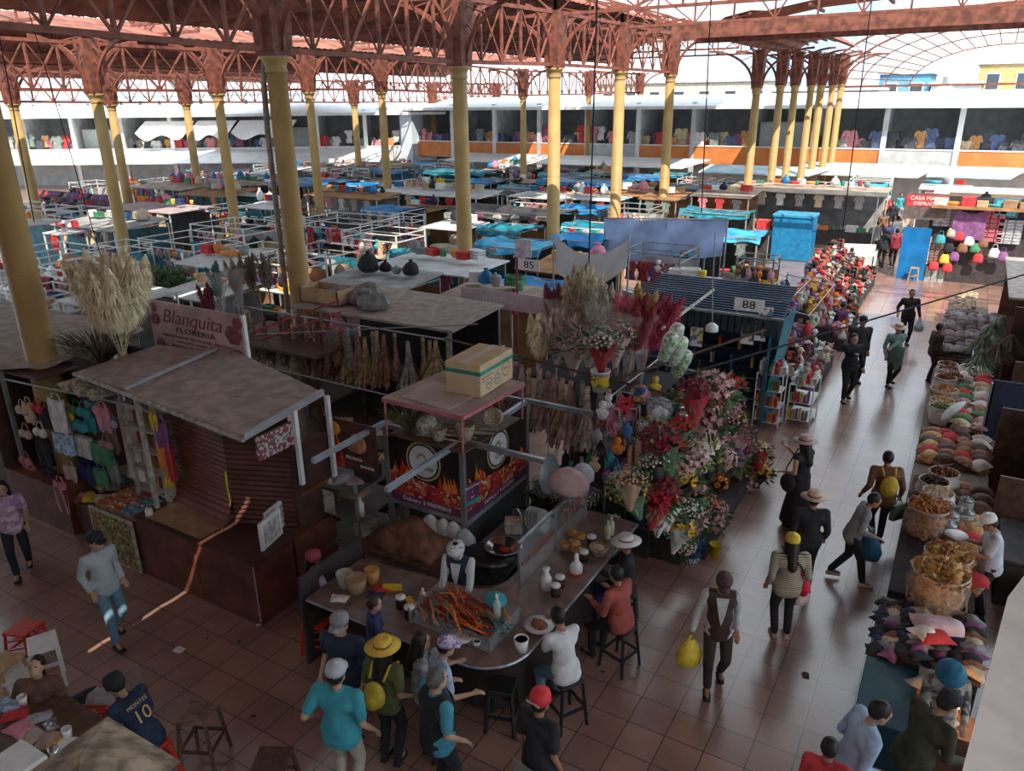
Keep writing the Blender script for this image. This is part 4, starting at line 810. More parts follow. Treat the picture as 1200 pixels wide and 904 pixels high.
lampd = MB().lathe([(.0, 0), (.3, .0), (.33, .02), (.3, .04), (0, .045)], 24, m=Matrix.Rotation(radians(80), 3, 'Y')); 
p = atx(642, 556, -4.95); t = tag(lampd.build('steel_tray', M('pale grey tray', (.42, .46, .48), .35, .1, metal=.4), loc=p, smooth=True), 'big round pale tray hung on the frame beside the side sign', 'tray'); MB().path([(0, 0, .3), (0, 0, 2.42 - p.z)], .008, 5).build('hook_wire', STEEL, t)
# white carrier bags hanging under the front sign
def carrier(loc, mat, label, s=1.0, group='white carrier bags hanging at the grill kiosk', rz=0.0):
    m = MB(); m.lathe([(.11, -.48), (.16, -.45), (.165, -.22), (.15, -.1), (.07, -.03), (.02, 0)], 12, sx=1.0, sy=.5)
    m.v = [(x * (1 + .12 * sin(15 * z + 6 * y)) * s, y * s * (1 + .2 * cos(13 * z)), z * s) for x, y, z in m.v]
    o = m.build('carrier_bag', mat, loc=loc, rz=rz, smooth=True); tag(o, label, 'bag', group); return o
WB_ = M('white bag film', (.72, .72, .70), .45, .1, 14)
for px, py, x, lab, sc in ((504, 602, 0, 'white carrier bag under the front sign, the leftmost', 1.0), (519, 604, 0, 'white carrier bag under the front sign, second from the left', .85), (531, 606, 0, 'white carrier bag under the front sign, third from the left', .95)):
    p = aty(px, py - 6, 7.85); carrier((p.x, p.y, 1.15), WB_, lab, sc)
p = atx(552, 620, -5.42); carrier((-5.4, 7.8, 1.12), M('bluish bag film', (.55, .62, .66), .45, .1, 14), 'bluish carrier bag hanging on the corner post', 1.15)
m = MB(); m.grid(lambda u, v: (-.6 + 1.05 * u, -.3 + .65 * v, .4 * (sin(pi * u) ** .6) * (sin(pi * v) ** .6) + .05 * sin(9 * u + 5 * v)), 16, 10); tag(m.build('brown_cover', M('brown paper cover', (.20, .09, .05), .7, .3, 6), loc=(-5.95, 7.35, .9), smooth=True), 'heaped brown paper cover behind the vendor', 'cover')
hb = thing('prep_bench', 'low dark bench under the brown cover behind the counter', 'bench', (-5.95, 7.35, 0)); MB().box(-.8, -.4, .82, .85, .5, .9).build('bench_top', DWOOD, hb)
for sx in (-.75, .76):
    for sy in (-.36, .42): MB().box(sx, sy, 0, sx + .05, sy + .05, .82).build('leg', DWOOD, hb)
# left end of the counter: tubs and cloths
lc = thing('counter_end_panel', 'dark end panel with tubs at the left end of the food counter', 'panel', (-6.36, 6.1, 0)); MB().box(-.04, -.55, 0, .0, .6, 1.3).build('board', M('dark panel', (.06, .05, .05), .5), lc)
for px, py, c_, lab, r_ in ((418, 678, CARD2, 'round brown tub at the left end of the counter', .14), (437, 668, M('ochre tub', (.55, .28, .08), .5), 'ochre tub behind the brown tub', .1), (405, 672, CREAM, 'cream tub at the far left of the counter', .11)):
    p = at(px, py + 15, 1.03); p.x = max(p.x, -6.1); t = MB().lathe([(r_ * .8, 0), (r_, .2), (r_ * .95, .2), (0, .18)], 16).build('tub', c_, loc=p, smooth=True); tag(t, lab, 'tub')
for px, py, c_, lab in ((398, 702, CM['white'], 'white cloth heap at the left end of the counter'), (448, 690, CM['red'], 'red packet heap on the left part of the counter'), (440, 698, CM['navy'], 'dark blue cloth beside the red packets')):
    p = at(px, py, 1.03); p.x = max(-6.1, p.x); rag(p, c_, lab, 'cloths on the food counter', .11, .4, 'cloth', 'cloth')
tag(MB().box(-.12, -.01, 0, .12, .01, .09).build('yellow_sign', PLY, loc=at(460, 692, 1.03), rz=.5), 'small yellow card standing on the left part of the counter', 'card')
# pink bag and tissue rolls at the far end of the screen
p = at(664, 612, 1.75); m = MB().lathe([(.1, 0), (.24, .1), (.26, .22), (.18, .34), (.06, .42)], 12, sx=1.2, sy=.8); tag(m.build('pink_bag', M('pale pink bag', (.66, .46, .44), .5, .12, 5), loc=(-4.12, 8.5, 1.67), smooth=True), 'pale pink bag resting on top of the glass screen', 'bag')
m = MB().lathe([(.1, 0), (.17, .06), (.17, .16), (.1, .26), (.03, .3)], 10); tag(m.build('white_bundle', M('bluish white bundle', (.60, .62, .74), .7, .1, 8), loc=(-4.12, 8.95, 1.67), smooth=True), 'bluish white cloth bundle on the end of the glass screen', 'bundle')
# ================================================================ flower stalls in the middle
GREEN = M('leaf green', (.09, .17, .06), .6, .35, 12); DGREEN = M('dark leaf green', (.035, .075, .03), .6, .35, 12)
FC = {'pink': (.72, .30, .38), 'magenta': (.55, .10, .24), 'red': (.62, .03, .04), 'burgundy': (.28, .03, .05), 'white': (.80, .77, .74), 'cream': (.78, .68, .52), 'yellow': (.85, .52, .04), 'orange': (.80, .26, .03), 'purple': (.28, .14, .30), 'pale pink': (.78, .52, .52), 'dusty pink': (.58, .33, .34), 'teal': (.06, .30, .34), 'brown': (.28, .13, .07), 'lilac': (.52, .36, .52), 'blue': (.08, .2, .5), 'golden': (.72, .40, .05), 'grey': (.5, .47, .45), 'green': (.12, .25, .1)}
FM = {k: M(k + ' petals', v, .65, .22, 16) for k, v in FC.items()}
WRAP = {k: M(k + ' wrapping paper', v, .55, .12, 4) for k, v in {'pink': (.66, .42, .40), 'white': (.72, .70, .68), 'brown': (.36, .22, .14), 'red': (.42, .04, .05), 'black': (.03, .03, .03), 'purple': (.30, .20, .34), 'green': (.10, .16, .09), 'beige': (.62, .46, .38)}.items()}
def petals(m, c, r, n, nrm, cup=.35, seed=0):
    nrm = Vector(nrm).normalized(); a = nrm.orthogonal().normalized(); b = nrm.cross(a)
    for q in range(n):
        t = 2 * pi * q / n + seed; d = a * cos(t) + b * sin(t); e = -a * sin(t) + b * cos(t)
        m.add([c, c + d * r * .55 + e * r * .30 + nrm * r * cup * .5, c + d * r + nrm * r * cup, c + d * r * .55 - e * r * .30 + nrm * r * cup * .5], [(0, 1, 2, 3)])
def bouquet_proto(kind, seed):
    """wrapper (root mesh) > blossoms, hearts, leaves. about .5 m tall, opening upwards"""
    rnd = random.Random(seed); R = .19; bl = MB(); ht = MB(); lf = MB()
    n = {'rose': 26, 'daisy': 40, 'sun': 9, 'spray': 90, 'lily': 12, 'ball': 45}[kind]
    for i in range(n):
        u = (i + .5) / n; ph = math.acos(1 - u * .95); th = i * 2.39996
        d = Vector((sin(ph) * cos(th), sin(ph) * sin(th), cos(ph))); c = Vector((0, 0, .40)) + Vector((d.x * R, d.y * R, d.z * R * .75)) * rnd.uniform(.85, 1.12)
        if kind == 'rose':
            for k in range(3): petals(bl, c + d * .01 * k, .052 - .012 * k, 5, d, .25 + .35 * k, k)
        elif kind == 'daisy': petals(bl, c, .038, 6, d, .15, i); ht.ball(c + d * .008, .009, 5, 3)
        elif kind == 'sun': petals(bl, c, .075, 13, d, .12, i); petals(bl, c + d * .006, .06, 11, d, .25, i + .2); ht.ball(c + d * .012, .028, 8, 4, (1, 1, .5))
        elif kind == 'spray': petals(bl, c + d * rnd.uniform(-.02, .07), .022, 5, d, .4, i)
        elif kind == 'lily':
            petals(bl, c, .08, 6, d, .6, i); ht.tube(c, c + d * .05, .004, 4)
        elif kind == 'ball':
            for k in range(2): petals(bl, c + d * .008 * k, .04 - .008 * k, 7, d, .3 + .4 * k, k + i)
    for i in range(44):
        th = i * 2.4; ph = rnd.uniform(.7, 2.2); d = Vector((sin(ph) * cos(th), sin(ph) * sin(th), cos(ph))); c = Vector((0, 0, .36)) + d * R * .95
        s = d.orthogonal().normalized() * .022; lf.add([c, c + d * .06 + s, c + d * .13, c + d * .06 - s], [(0, 1, 2, 3)])
    w = MB(); 
    def wr(u, v):
        t = 2 * pi * u; r = .03 + (.13 + .025 * sin(5 * t + seed) * v) * v ** 1.1; return (cos(t) * r, sin(t) * r, .36 * v * (1 + .08 * sin(3 * t + seed)))
    w.grid(wr, 24, 5)
    root = w.build('bouquet', WRAP['pink'], None, True, loc=(0, 0, -50)); bl.build('blossoms', FM['pink'], root)
    if ht.v: ht.build('flower_hearts', FM['golden'], root)
    lf.build('leaves', GREEN, root); return kids(root)
PROTO = {k: bouquet_proto(k, i + 2) for i, k in enumerate(('rose', 'daisy', 'sun', 'spray', 'lily', 'ball'))}
_used = set()
def bouquet(kind, loc, col, wrap, label, group, heart=None, sc=1.0, tilt=(0, 0), rz=None):
    root = PROTO[kind]
    if kind in _used: o = dup(root, loc)
    else:
        _used.add(kind); o = root; THINGS.append(o); o.location = loc
    o.name = 'bouquet'; o['label'] = label; o['category'] = 'bouquet'; o['group'] = group
    o.rotation_euler = (tilt[0], tilt[1], U(0, 6) if rz is None else rz); o.scale = (sc,) * 3; paint(o, WRAP[wrap])
    for ch in o.children:
        if ch.name.startswith('blossoms'): paint(ch, FM[col])
        elif ch.name.startswith('flower'): paint(ch, FM[heart or ('brown' if kind == 'sun' else 'golden')])
    return o
# stepped display bench of the flower stall
fs = thing('flower_stand', 'dark stepped stand carrying the bouquets beside the aisle', 'stand', (-3.4, 11.9, 0))
STEP = M('dark stand board', (.05, .045, .045), .7, .2)
for x0, x1, z in ((.25, .75, .28), (-.25, .25, .62), (-.75, -.25, .98), (-1.2, -.75, 1.32)): MB().box(x0, -1.5, .0, x1, 1.7, z).build('step', STEP, fs)
def onstep(px, py):                                          # the point of the stepped stand that the photo shows at px, py
    for x, z in ((-2.75, .30), (-3.25, .64), (-3.75, 1.0), (-4.2, 1.34)):
        p = atx(px, py, x)
        if p.z >= z - .12 and p.y < 13.7: return p, z
    p = aty(px, py, 13.35 - .1 * (px % 3)); return p, 9
BQ = [ # px, py, kind, petals, wrapper, scale
 (765, 588, 'rose', 'red', 'red', 1.0), (783, 592, 'rose', 'pale pink', 'white', 1.0), (805, 573, 'ball', 'pink', 'green', 1.05), (824, 590, 'spray', 'pink', 'green', 1.1), (813, 602, 'lily', 'pale pink', 'pink', 1.1), (832, 612, 'rose', 'pale pink', 'pink', .9),
 (790, 623, 'lily', 'yellow', 'white', .9), (803, 634, 'daisy', 'white', 'green', .85), (818, 626, 'rose', 'pale pink', 'purple', .9), (831, 640, 'daisy', 'dusty pink', 'black', .9),
 (752, 570, 'spray', 'yellow', 'green', 1.1), (740, 566, 'spray', 'dusty pink', 'brown', .9), (783, 572, 'ball', 'burgundy', 'red', 1.1), (788, 510, 'rose', 'burgundy', 'green', 1.3), (786, 528, 'rose', 'red', 'green', 1.1), (828, 452, 'rose', 'pale pink', 'red', 1.35), (829, 474, 'lily', 'pale pink', 'red', 1.2), (816, 462, 'rose', 'burgundy', 'red', 1.2),
 (854, 455, 'rose', 'red', 'green', 1.1), (857, 474, 'lily', 'pink', 'green', 1.0), (860, 490, 'sun', 'golden', 'black', .8), (836, 501, 'daisy', 'dusty pink', 'pink', 1.1), (843, 514, 'ball', 'dusty pink', 'purple', 1.1), (863, 510, 'spray', 'magenta', 'pink', 1.25), (876, 521, 'ball', 'magenta', 'pink', 1.1), (893, 529, 'daisy', 'cream', 'red', 1.15),
 (828, 526, 'lily', 'cream', 'white', 1.0), (833, 539, 'sun', 'yellow', 'black', .95), (851, 549, 'sun', 'yellow', 'black', 1.15), (888, 549, 'sun', 'golden', 'black', 1.05), (861, 580, 'sun', 'golden', 'red', .95), (801, 557, 'sun', 'yellow', 'black', .95), (811, 527, 'daisy', 'white', 'pink', 1.05), (805, 541, 'rose', 'pale pink', 'pink', 1.0),
 (814, 568, 'ball', 'teal', 'black', .8), (874, 562, 'rose', 'pale pink', 'beige', 1.1), (856, 536, 'ball', 'purple', 'purple', 1.0), (818, 545, 'spray', 'yellow', 'green', .8), (845, 532, 'daisy', 'pale pink', 'pink', 1.0), (772, 604, 'daisy', 'white', 'white', .8), (870, 540, 'rose', 'pale pink', 'brown', 1.0), (880, 536, 'spray', 'pale pink', 'pink', 1.0),
 (842, 560, 'sun', 'orange', 'black', .8), (866, 598, 'spray', 'dusty pink', 'brown', .9), (798, 596, 'spray', 'white', 'green', .9), (846, 486, 'spray', 'pink', 'green', 1.0), (822, 490, 'rose', 'dusty pink', 'pink', 1.1), (800, 500, 'rose', 'red', 'green', .8), (775, 545, 'spray', 'white', 'black', .9), (790, 585, 'daisy', 'pink', 'pink', .9), (840, 600, 'daisy', 'pale pink', 'pink', 1.0), (850, 520, 'rose', 'pink', 'pink', 1.0), (808, 585, 'spray', 'pink', 'white', 1.0), (770, 575, 'rose', 'burgundy', 'red', 1.0)]
PLACE = lambda px, py: 'low at the front of the flower stand' if py > 580 else 'in the middle of the flower stand' if py > 530 else 'high on the flower stand'
KN = {'rose': 'roses', 'daisy': 'daisies', 'sun': 'sunflowers', 'spray': 'small sprays', 'lily': 'lilies', 'ball': 'carnations'}
stands = {}
for i, (px, py, kd, c, wr, sc) in enumerate(BQ):
    p, z = onstep(px, py)
    o = bouquet(kd, (p.x, p.y, p.z - .40 * sc), c, wr, '%s %s bouquet in %s paper %s' % (c, KN[kd], wr, PLACE(px, py)), 'bouquets on the flower stand', sc=sc, tilt=(U(-.25, .25), U(.0, .35)))
rb = random.Random(41); K6 = list(KN)
for j in range(34):                                          # smaller bunches that fill the gaps of the stand
    st_ = j % 4; x = (-2.85, -3.3, -3.75, -4.2)[st_] + rb.uniform(-.15, .15); y = rb.uniform(10.55, 13.5); z = (.28, .62, .98, 1.32)[st_]
    kd = rb.choice(K6); c = rb.choice(('red', 'pink', 'white', 'burgundy', 'dusty pink', 'pale pink', 'yellow', 'magenta', 'purple', 'orange')); wr = rb.choice(('green', 'black', 'green', 'brown', 'purple'))
    bouquet(kd, (x, y, z), c, wr, 'small %s bunch of %s in %s paper between the larger bouquets' % (c, KN[kd], wr), 'bouquets on the flower stand', sc=rb.uniform(.65, .85), tilt=(rb.uniform(-.3, .3), rb.uniform(.0, .5)))
br_ = thing('bouquet_lattice', 'dark wire lattice holding the highest bouquets at the end of the flower stand', 'lattice', (-3.6, 13.6, 0))
for x in (-.9, -.3, .3, .9): MB().tube((x, 0, 0), (x, 0, 2.2), .012).build('upright', STEP, br_)
for z in (.8, 1.2, 1.6, 2.0): MB().tube((-.95, 0, z), (.95, 0, z), .01).build('wire', STEP, br_)
# buckets on the floor
def bucket(loc, mat, label, r=.16, h=.32, splash=None, name='bucket', handle=True, group=None):
    t = MB().lathe([(r * .78, 0), (r * .98, h * .93), (r * 1.05, h * .93), (r * 1.05, h), (r * .97, h), (r * .75, .03), (0, .03)], 20).build(name, mat, loc=loc, smooth=True); tag(t, label, 'bucket', group)
    if handle: MB().path([(r * cos(q * pi / 8), -.02 - r * .9 * sin(q * pi / 8) * .3, h * .97 - .1 * sin(q * pi / 8)) for q in range(9)], .006, 5).build('handle', STEEL, t)
    if splash: MB().lathe([(r * .785, .005), (r * .83, h * .2)], 20).build('paint_splash', splash, t)
    return t
bucket((-2.86, 10.35, 0), M('blue bucket plastic', (.02, .17, .42), .35, .1), 'blue bucket with white splashes on the floor at the flower stand', .19, .42, many('white splashes', [(.02, .17, .42), (.7, .75, .8), (.02, .17, .42), (.6, .65, .7)], 40))
bucket((-2.55, 10.62, 0), PLY, 'small yellow bucket on the floor at the flower stand', .09, .22)
bucket((-3.2, 10.25, .55), PLW, 'white printed bucket of roses above the blue bucket', .17, .36); tag(MB().box(-.3, -.2, 0, .3, .2, .55).build('crate', STEP, loc=(-3.25, 10.28, 0)), 'dark crate under the white flower bucket', 'crate')
t = bucket((-3.7, 10.2, .5), PLB, 'dark blue bucket of yellow sprays behind the white sombrero', .15, .3); tag(MB().box(-.25, -.2, 0, .25, .2, .5).build('crate', STEP, loc=(-3.7, 10.2, 0)), 'dark crate under the dark blue bucket', 'crate')
bucket((-3.9, 9.75, 0), M('grey film', (.35, .35, .36), .4, .15), 'grey wrapped bucket of white flowers behind the white sombrero', .2, .5)
# balloons, toys and small goods hanging over the stand
hr = thing('toy_stand', 'thin steel frame hung with toys over the flower stand', 'frame', (-4.3, 11.6, 0))
for y in (-1.4, .0, 1.6): MB().tube((0, y, 0), (0, y, 2.55), .02).build('post', STEEL, hr)
for z in (1.9, 2.5): MB().tube((0, -1.5, z), (0, 1.7, z), .015).build('rail', STEEL, hr)
for y in (-1.0, .6): MB().tube((0, y, 2.5), (1.3, y + .25, 2.35), .015).build('arm', STEEL, hr)
def balloon(px, py, x, mat, label, r=.17, inner=None):
    p = atx(px, py, x); t = MB().ball((0, 0, 0), r, 18, 12).lathe([(.015, -r - .03), (.008, -r + .01)], 8).build('balloon', mat, loc=p, smooth=True); tag(t, label, 'balloon')
    MB().path([(0, 0, -r - .02), (.02, .01, -r - .2), (0, 0, -r - .4)], .006, 5).build('stick', WHL, t)
    if inner:
        for a in range(3): MB().ball((.07 * cos(a * 2.1), .07 * sin(a * 2.1), -.05), .075, 12, 8).build('inner_balloon', inner, t, True)
    return t
balloon(750, 463, -4.0, many('globe print', [(.04, .10, .30), (.5, .08, .06), (.06, .3, .2), (.6, .4, .1), (.05, .05, .1), (.3, .3, .35)], 14, .3), 'dark multicoloured printed balloon high over the flower stand', .17)
balloon(773, 480, -3.8, glass('balloon film', (.85, .88, .9), .05, .22), 'clear balloon holding white balloons over the flower stand', .22, M('white balloon rubber', (.80, .80, .82), .3, .03)); balloon(801, 486, -3.7, M('silver film', (.62, .64, .68), .15, .1, metal=.8), 'silver striped balloon behind the clear one', .15)
o = MB(); petals(o, Vector((0, 0, 0)), .17, 6, (.7, -.6, .3), .2); petals(o, Vector((.03, -.02, .02)), .1, 5, (.7, -.6, .3), .4, .5); p = atx(732, 474, -4.1); t = tag(o.build('paper_flower', FM['red'], loc=p), 'large red paper flower hung left of the balloons', 'paper flower'); MB().ball((.05, -.04, .03), .03, 8, 5).build('flower_heart', CM['black'], t)
p = atx(742, 540, -4.15); t = tag(MB().box(-.01, -.28, -.36, .03, .28, .36, .01).build('salmon_panel', M('salmon card', (.62, .24, .17), .5, .08), loc=p), 'salmon pink flat panel hanging in the flower stall', 'panel'); MB().path([(0, 0, .36), (0, 0, 1.9 - p.z)], .006, 5).build('hook_wire', STEEL, t)
TOY = [(718, 500, 'pink'), (727, 506, 'orange'), (735, 498, 'blue'), (710, 488, 'red'), (706, 478, 'white'), (720, 478, 'pink'), (744, 500, 'teal'), (753, 510, 'white'), (724, 520, 'orange'), (733, 527, 'black'), (715, 532, 'teal'), (722, 540, 'blue'), (757, 525, 'white'), (766, 515, 'red'), (764, 535, 'grey'), (770, 540, 'grey'), (713, 470, 'white'), (740, 478, 'pink'), (700, 505, 'grey'), (704, 520, 'black'), (768, 448, 'yellow'), (785, 455, 'grey'), (712, 552, 'purple'), (725, 556, 'black'), (697, 540, 'beige')]
TMS = []
for q in range(4):
    m = MB()
    if q == 0: m.ball((0, 0, -.08), .08, 10, 7, (.9, .6, 1)).ball((0, 0, .04), .05, 8, 6).ball((-.06, 0, -.06), .03, 6, 4).ball((.06, 0, -.06), .03, 6, 4)
    elif q == 1: m.box(-.07, -.03, -.18, .07, .03, 0, .012).tube((0, 0, 0), (0, 0, .06), .008, 6)
    elif q == 2: m.lathe([(.02, -.2), (.06, -.16), (.07, -.05), (.03, 0), (.03, .03)], 10)
    else:
        for j in range(5): m.path([(0, 0, .04), (.03 * (j - 2), .01, -.06), (.05 * (j - 2), .0, -.2)], .01, 5)
    TMS.append(m.mesh('toy', PLW, True))
for i, (px, py, c) in enumerate(TOY):
    p = atx(px, py, -4.32 + .12 * (i % 3)); o = obj('hanging_trinket', TMS[i % 4], None, p, U(-.6, .6)); o.scale = (1.25,) * 3; paint(o, CM.get(c) or FM[c]); tag(o, c + (' doll', ' packet', ' bottle shaped toy', ' tassel')[i % 4] + ' hung in the flower stall left of the balloons', 'trinket', 'trinkets hung in the flower stall')
# ------------------------------------------------ big dried bundles on top of the flower stall
pole = thing('dried_flower_rack', 'dark pole rack with tall dried bundles above the flower stall', 'rack', (-5.4, 11.5, 0))
for x, y in ((-1.2, -.6), (1.3, -.6), (-1.2, 1.5), (1.3, 1.5)): MB().tube((x, y, 0), (x, y, 2.62), .025).build('post', DWOOD, pole)
MB().box(-1.25, .2, 2.0, 1.35, 1.55, 2.05).build('platform', DARK, pole)
for a, b in (((-2.6, -.45, 2.72), (2.1, -.7, 2.5)), ((-1.3, 1.5, 2.62), (1.4, 1.5, 2.62)), ((1.0, -.6, 2.6), (2.9, .9, 3.3))): MB().tube(a, b, .022).build('pole', DWOOD, pole)
D2 = at(0, 0, 0)
FILM = glass('crumpled clear film', (.75, .70, .66), .2, .30)
def onrack(px, py, y): return aty(px, py, y)
for i, (px, py, y, n, h, sp, col, r, lab) in enumerate((
    (672, 372, 12.4, 5, 1.7, .22, M('wheat grass', (.66, .53, .37), .9, .25, 9), .15, 'tall wheat coloured bundle at the left of the dried bundles'), (692, 368, 12.7, 4, 1.6, .18, PAM, .14, 'tall cream bundle wrapped in film behind the pink ones'), (701, 390, 12.2, 5, 1.45, .2, M('pale straw grass', (.62, .52, .38), .9, .25, 9), .14, 'pale straw bundle in the middle of the dried bundles'),
    (652, 400, 11.6, 6, 1.05, .3, PAM3, .13, 'spiky cream pink bundle at the front left of the dried bundles'), (630, 405, 11.4, 4, 1.0, .2, PAM, .12, 'cream feathery bundle at the far left of the dried bundles'))):
    p = onrack(px, py + 30, y); pampas('dried_bundle', (p.x, p.y, 2.06), n + 2, h * 1.15, sp * 1.15, col, lab, r * 1.35, 420, 20 + i, 'tall dried bundles above the flower stall', FILM if i in (1, 2) else None)
for px, py, y, c, lean, lab in ((722, 385, 12.4, (.62, .16, .20), (.1, 0), 'coral pink wrapped dried bundle'), (752, 385, 12.4, (.36, .05, .08), (.4, .1), 'large crimson wrapped dried bundle leaning right'), (735, 395, 12.2, (.30, .05, .06), (.25, 0), 'dark red dried bundle below the crimson one'), (658, 378, 12.6, (.24, .06, .06), (-.15, 0), 'dark red dried bundle at the left behind the wheat'), (742, 352, 12.8, (.45, .33, .12), (.2, 0), 'golden brown dried bundle at the top right')):
    p = onrack(px, py + 35, y); pampas('dried_bundle', (p.x, p.y, 2.06), 7, 1.5, .24, M(lab, tuple(min(1, v * 1.35) for v in c), .9, .2, 9), lab, .21, 420, int(px), 'tall dried bundles above the flower stall', FILM, lean)
for i, (px, py, y, c, lab) in enumerate(((672, 412, 11.3, 'pale pink', 'pale pink baby breath bundle above the white bucket'), (705, 408, 11.0, 'white', 'white baby breath in the white bucket'), (690, 400, 11.2, 'dusty pink', 'dusty pink dried spray left of the white bucket'), (722, 400, 11.3, 'pale pink', 'pink dried spray right of the white bucket'))):
    p = onrack(px, py, y); bouquet('spray', (p.x, p.y, p.z - .45), c, 'red' if i == 1 else 'beige', lab, 'dried sprays over the flower stall', sc=1.35)
p = aty(703, 458, 10.85); t = bucket((p.x, p.y, p.z), PLW, 'white bucket with a yellow fruit label hung under the dried bundles', .16, .36); MB().lathe([(.15, .1), (.158, .27)], 20).build('label_band', many('fruit label', [(.75, .55, .05), (.8, .6, .08), (.5, .06, .04), (.15, .25, .06), (.75, .55, .05)], 12), t); MB().path([(0, .1, .34), (0, .05, .6)], .008, 5).build('hook_wire', STEEL, t)
# bundle of green and white printed flower packs at the right end of the pole
for i, (px, py, c) in enumerate(((790, 395, 'pink'), (783, 405, 'green'), (795, 410, 'white'), (800, 425, 'green'))):
    p = atx(px, py, -3.6); t = MB().lathe([(.03, -.35), (.09, -.28), (.12, .1), (.1, .22), (.02, .26)], 10).build('film_pack', many('flowery film ' + c, [(.6, .68, .55), (.5, .6, .4), FC[c], (.75, .75, .7), (.35, .5, .3)], 30, .3), loc=p, smooth=True); t.rotation_euler = (.3, .4, 0); tag(t, ['pink flowered film pack at the top of the cluster by the leaning pole', 'green flowered film pack at the left of the cluster by the leaning pole', 'whitish flowered film pack in the cluster by the leaning pole', 'green flowered film pack at the bottom of the cluster by the leaning pole'][i], 'film pack', 'film packs by the leaning pole')
# ------------------------------------------------ brown roofed stall with dried bouquets hanging upside down
bst = thing('dried_flower_stall', 'dark stall under a broad brown dusty roof behind the flower shop sign', 'stall', (-10.6, 12.6, 0))
MB().slab([(-1.9, -.95, 2.66), (2.25, -.75, 2.6), (2.1, 1.5, 2.62), (-2.0, 1.4, 2.7)], .05).build('roof', DUST, bst)
for x, y in ((-1.8, -.9), (2.15, -.7), (2.0, 1.4), (-1.9, 1.3)): MB().box(x - .03, y - .03, 0, x + .03, y + .03, 2.6).build('post', STEEL, bst)
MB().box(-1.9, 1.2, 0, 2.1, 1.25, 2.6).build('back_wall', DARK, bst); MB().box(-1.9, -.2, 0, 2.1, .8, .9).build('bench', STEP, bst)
MB().tube((-3.6, -1.1, 2.5), (2.3, -.92, 2.46), .018).build('hanging_rail', STEEL, bst); MB().tube((-3.6, -1.1, 0), (-3.6, -1.1, 2.6), .02).build('post', STEEL, bst)
for i, (x, y, s, lab) in enumerate(((-1.2, .1, .42, 'left'), (-.55, .25, .36, 'middle'), (.15, .05, .4, 'front right'), (-.9, .8, .34, 'rear'))):
    m = MB().lathe([(s * .9, 0), (s, .1), (s * .8, .24), (s * .3, .3), (0, .31)], 9); m.v = [(a * (1 + .15 * sin(5 * b + 9 * c)), b * .8 * (1 + .15 * cos(6 * a)), c * (1 + .2 * sin(7 * a))) for a, b, c in m.v]
    tag(m.build('grey_sack', M('grey sack', (.24, .23, .22), .6, .25, 5), loc=(-11.6 + x * .8 + .7, 12.3 + y, 2.68)), 'grey covered sack lying on the brown dusty roof, the %s one' % lab, 'sack', 'grey sacks on the brown dusty roof')
def hung_bunch_mesh(seed, flare):
    rnd = random.Random(seed); m = MB()
    for i in range(70):
        a = rnd.uniform(0, 6.28); r = rnd.random() ** .5 * flare; L = rnd.uniform(.75, 1.05); p = Vector((cos(a) * .02, sin(a) * .02, 0)); q = Vector((cos(a) * r, sin(a) * r, -L)); s = Vector((-sin(a), cos(a), 0)) * .012; md = p.lerp(q, .55) - Vector((cos(a), sin(a), 0)) * r * .25
        m.add([p - s * .5, p + s * .5, md + s, md - s, q + s * 1.8, q - s * 1.8], [(0, 1, 2, 3), (3, 2, 4, 5)])
    m.lathe([(.03, .02), (.035, -.06), (.025, -.1)], 8)
    return m.mesh('hung_bunch', PAM3)
HB = [hung_bunch_mesh(3, .16), hung_bunch_mesh(5, .24), hung_bunch_mesh(8, .1)]
HC = [('dusty pink', M('dusty pink dried stems', (.44, .26, .24), .85, .3, 12)), ('straw', M('straw dried stems', (.50, .36, .20), .85, .3, 12)), ('grey', M('grey dried stems', (.40, .36, .33), .85, .3, 12)), ('brown red', M('brown red dried stems', (.34, .15, .11), .85, .3, 12)), ('pale', M('pale dried stems', (.55, .46, .40), .85, .3, 12))]
rnd = random.Random(21)
for i in range(30):
    u = i / 29; x = -14.0 + 5.6 * u; c = rnd.choice(HC) if i % 3 else HC[i % 2]
    o = obj('dried_bouquet', HB[i % 3], None, (x, 11.42 + .22 * u + rnd.uniform(-.18, .12), 2.48 - rnd.uniform(0, .22)), rnd.uniform(0, 3)); o.scale = (1.25, 1.25, rnd.uniform(.8, 1.2)); paint(o, c[1]); tag(o, c[0] + ' dried bouquet hanging upside down below the brown dusty roof', 'dried flowers', 'dried bouquets hanging upside down')
# upright bundles and boxes around the second thick column
for i, (px, py, y, c, lab, h) in enumerate(((262, 330, 11.2, (.06, .22, .20), 'dark teal dried bundle left of the second column', 1.3), (283, 325, 11.6, (.40, .32, .25), 'grey brown dried bundle left of the second column', 1.3), (300, 320, 11.8, (.22, .17, .12), 'dark brown dried bundle close to the second column', 1.35), (318, 318, 11.9, (.36, .30, .22), 'olive dried bundle beside the second column', 1.2), (252, 350, 11.0, (.28, .06, .09), 'dark red dried bundle lowest at the left of the second column', 1.0))):
    p = aty(px, py + 45, y); pampas('dried_bundle', (p.x, p.y, max(2.0, p.z)), 5, h, .2, M(lab, c, .9, .25, 9), lab, .14, 260, 50 + i, 'dried bundles beside the second column', FILM if i in (0, 1) else None, (-.1, 0))
shp = thing('bundle_shelf', 'dark wooden shelf rack carrying dried bundles behind the flower shop sign', 'rack', (-12.2, 11.2, 0))
for x, y in ((-1.6, -.5), (1.2, -.5), (-1.6, .9), (1.2, .9)): MB().box(x - .03, y - .03, 0, x + .03, y + .03, 2.0).build('post', DWOOD, shp)
for z in (.9, 1.95): MB().box(-1.7, -.6, z, 1.3, 1.0, z + .05).build('shelf', DWOOD, shp)
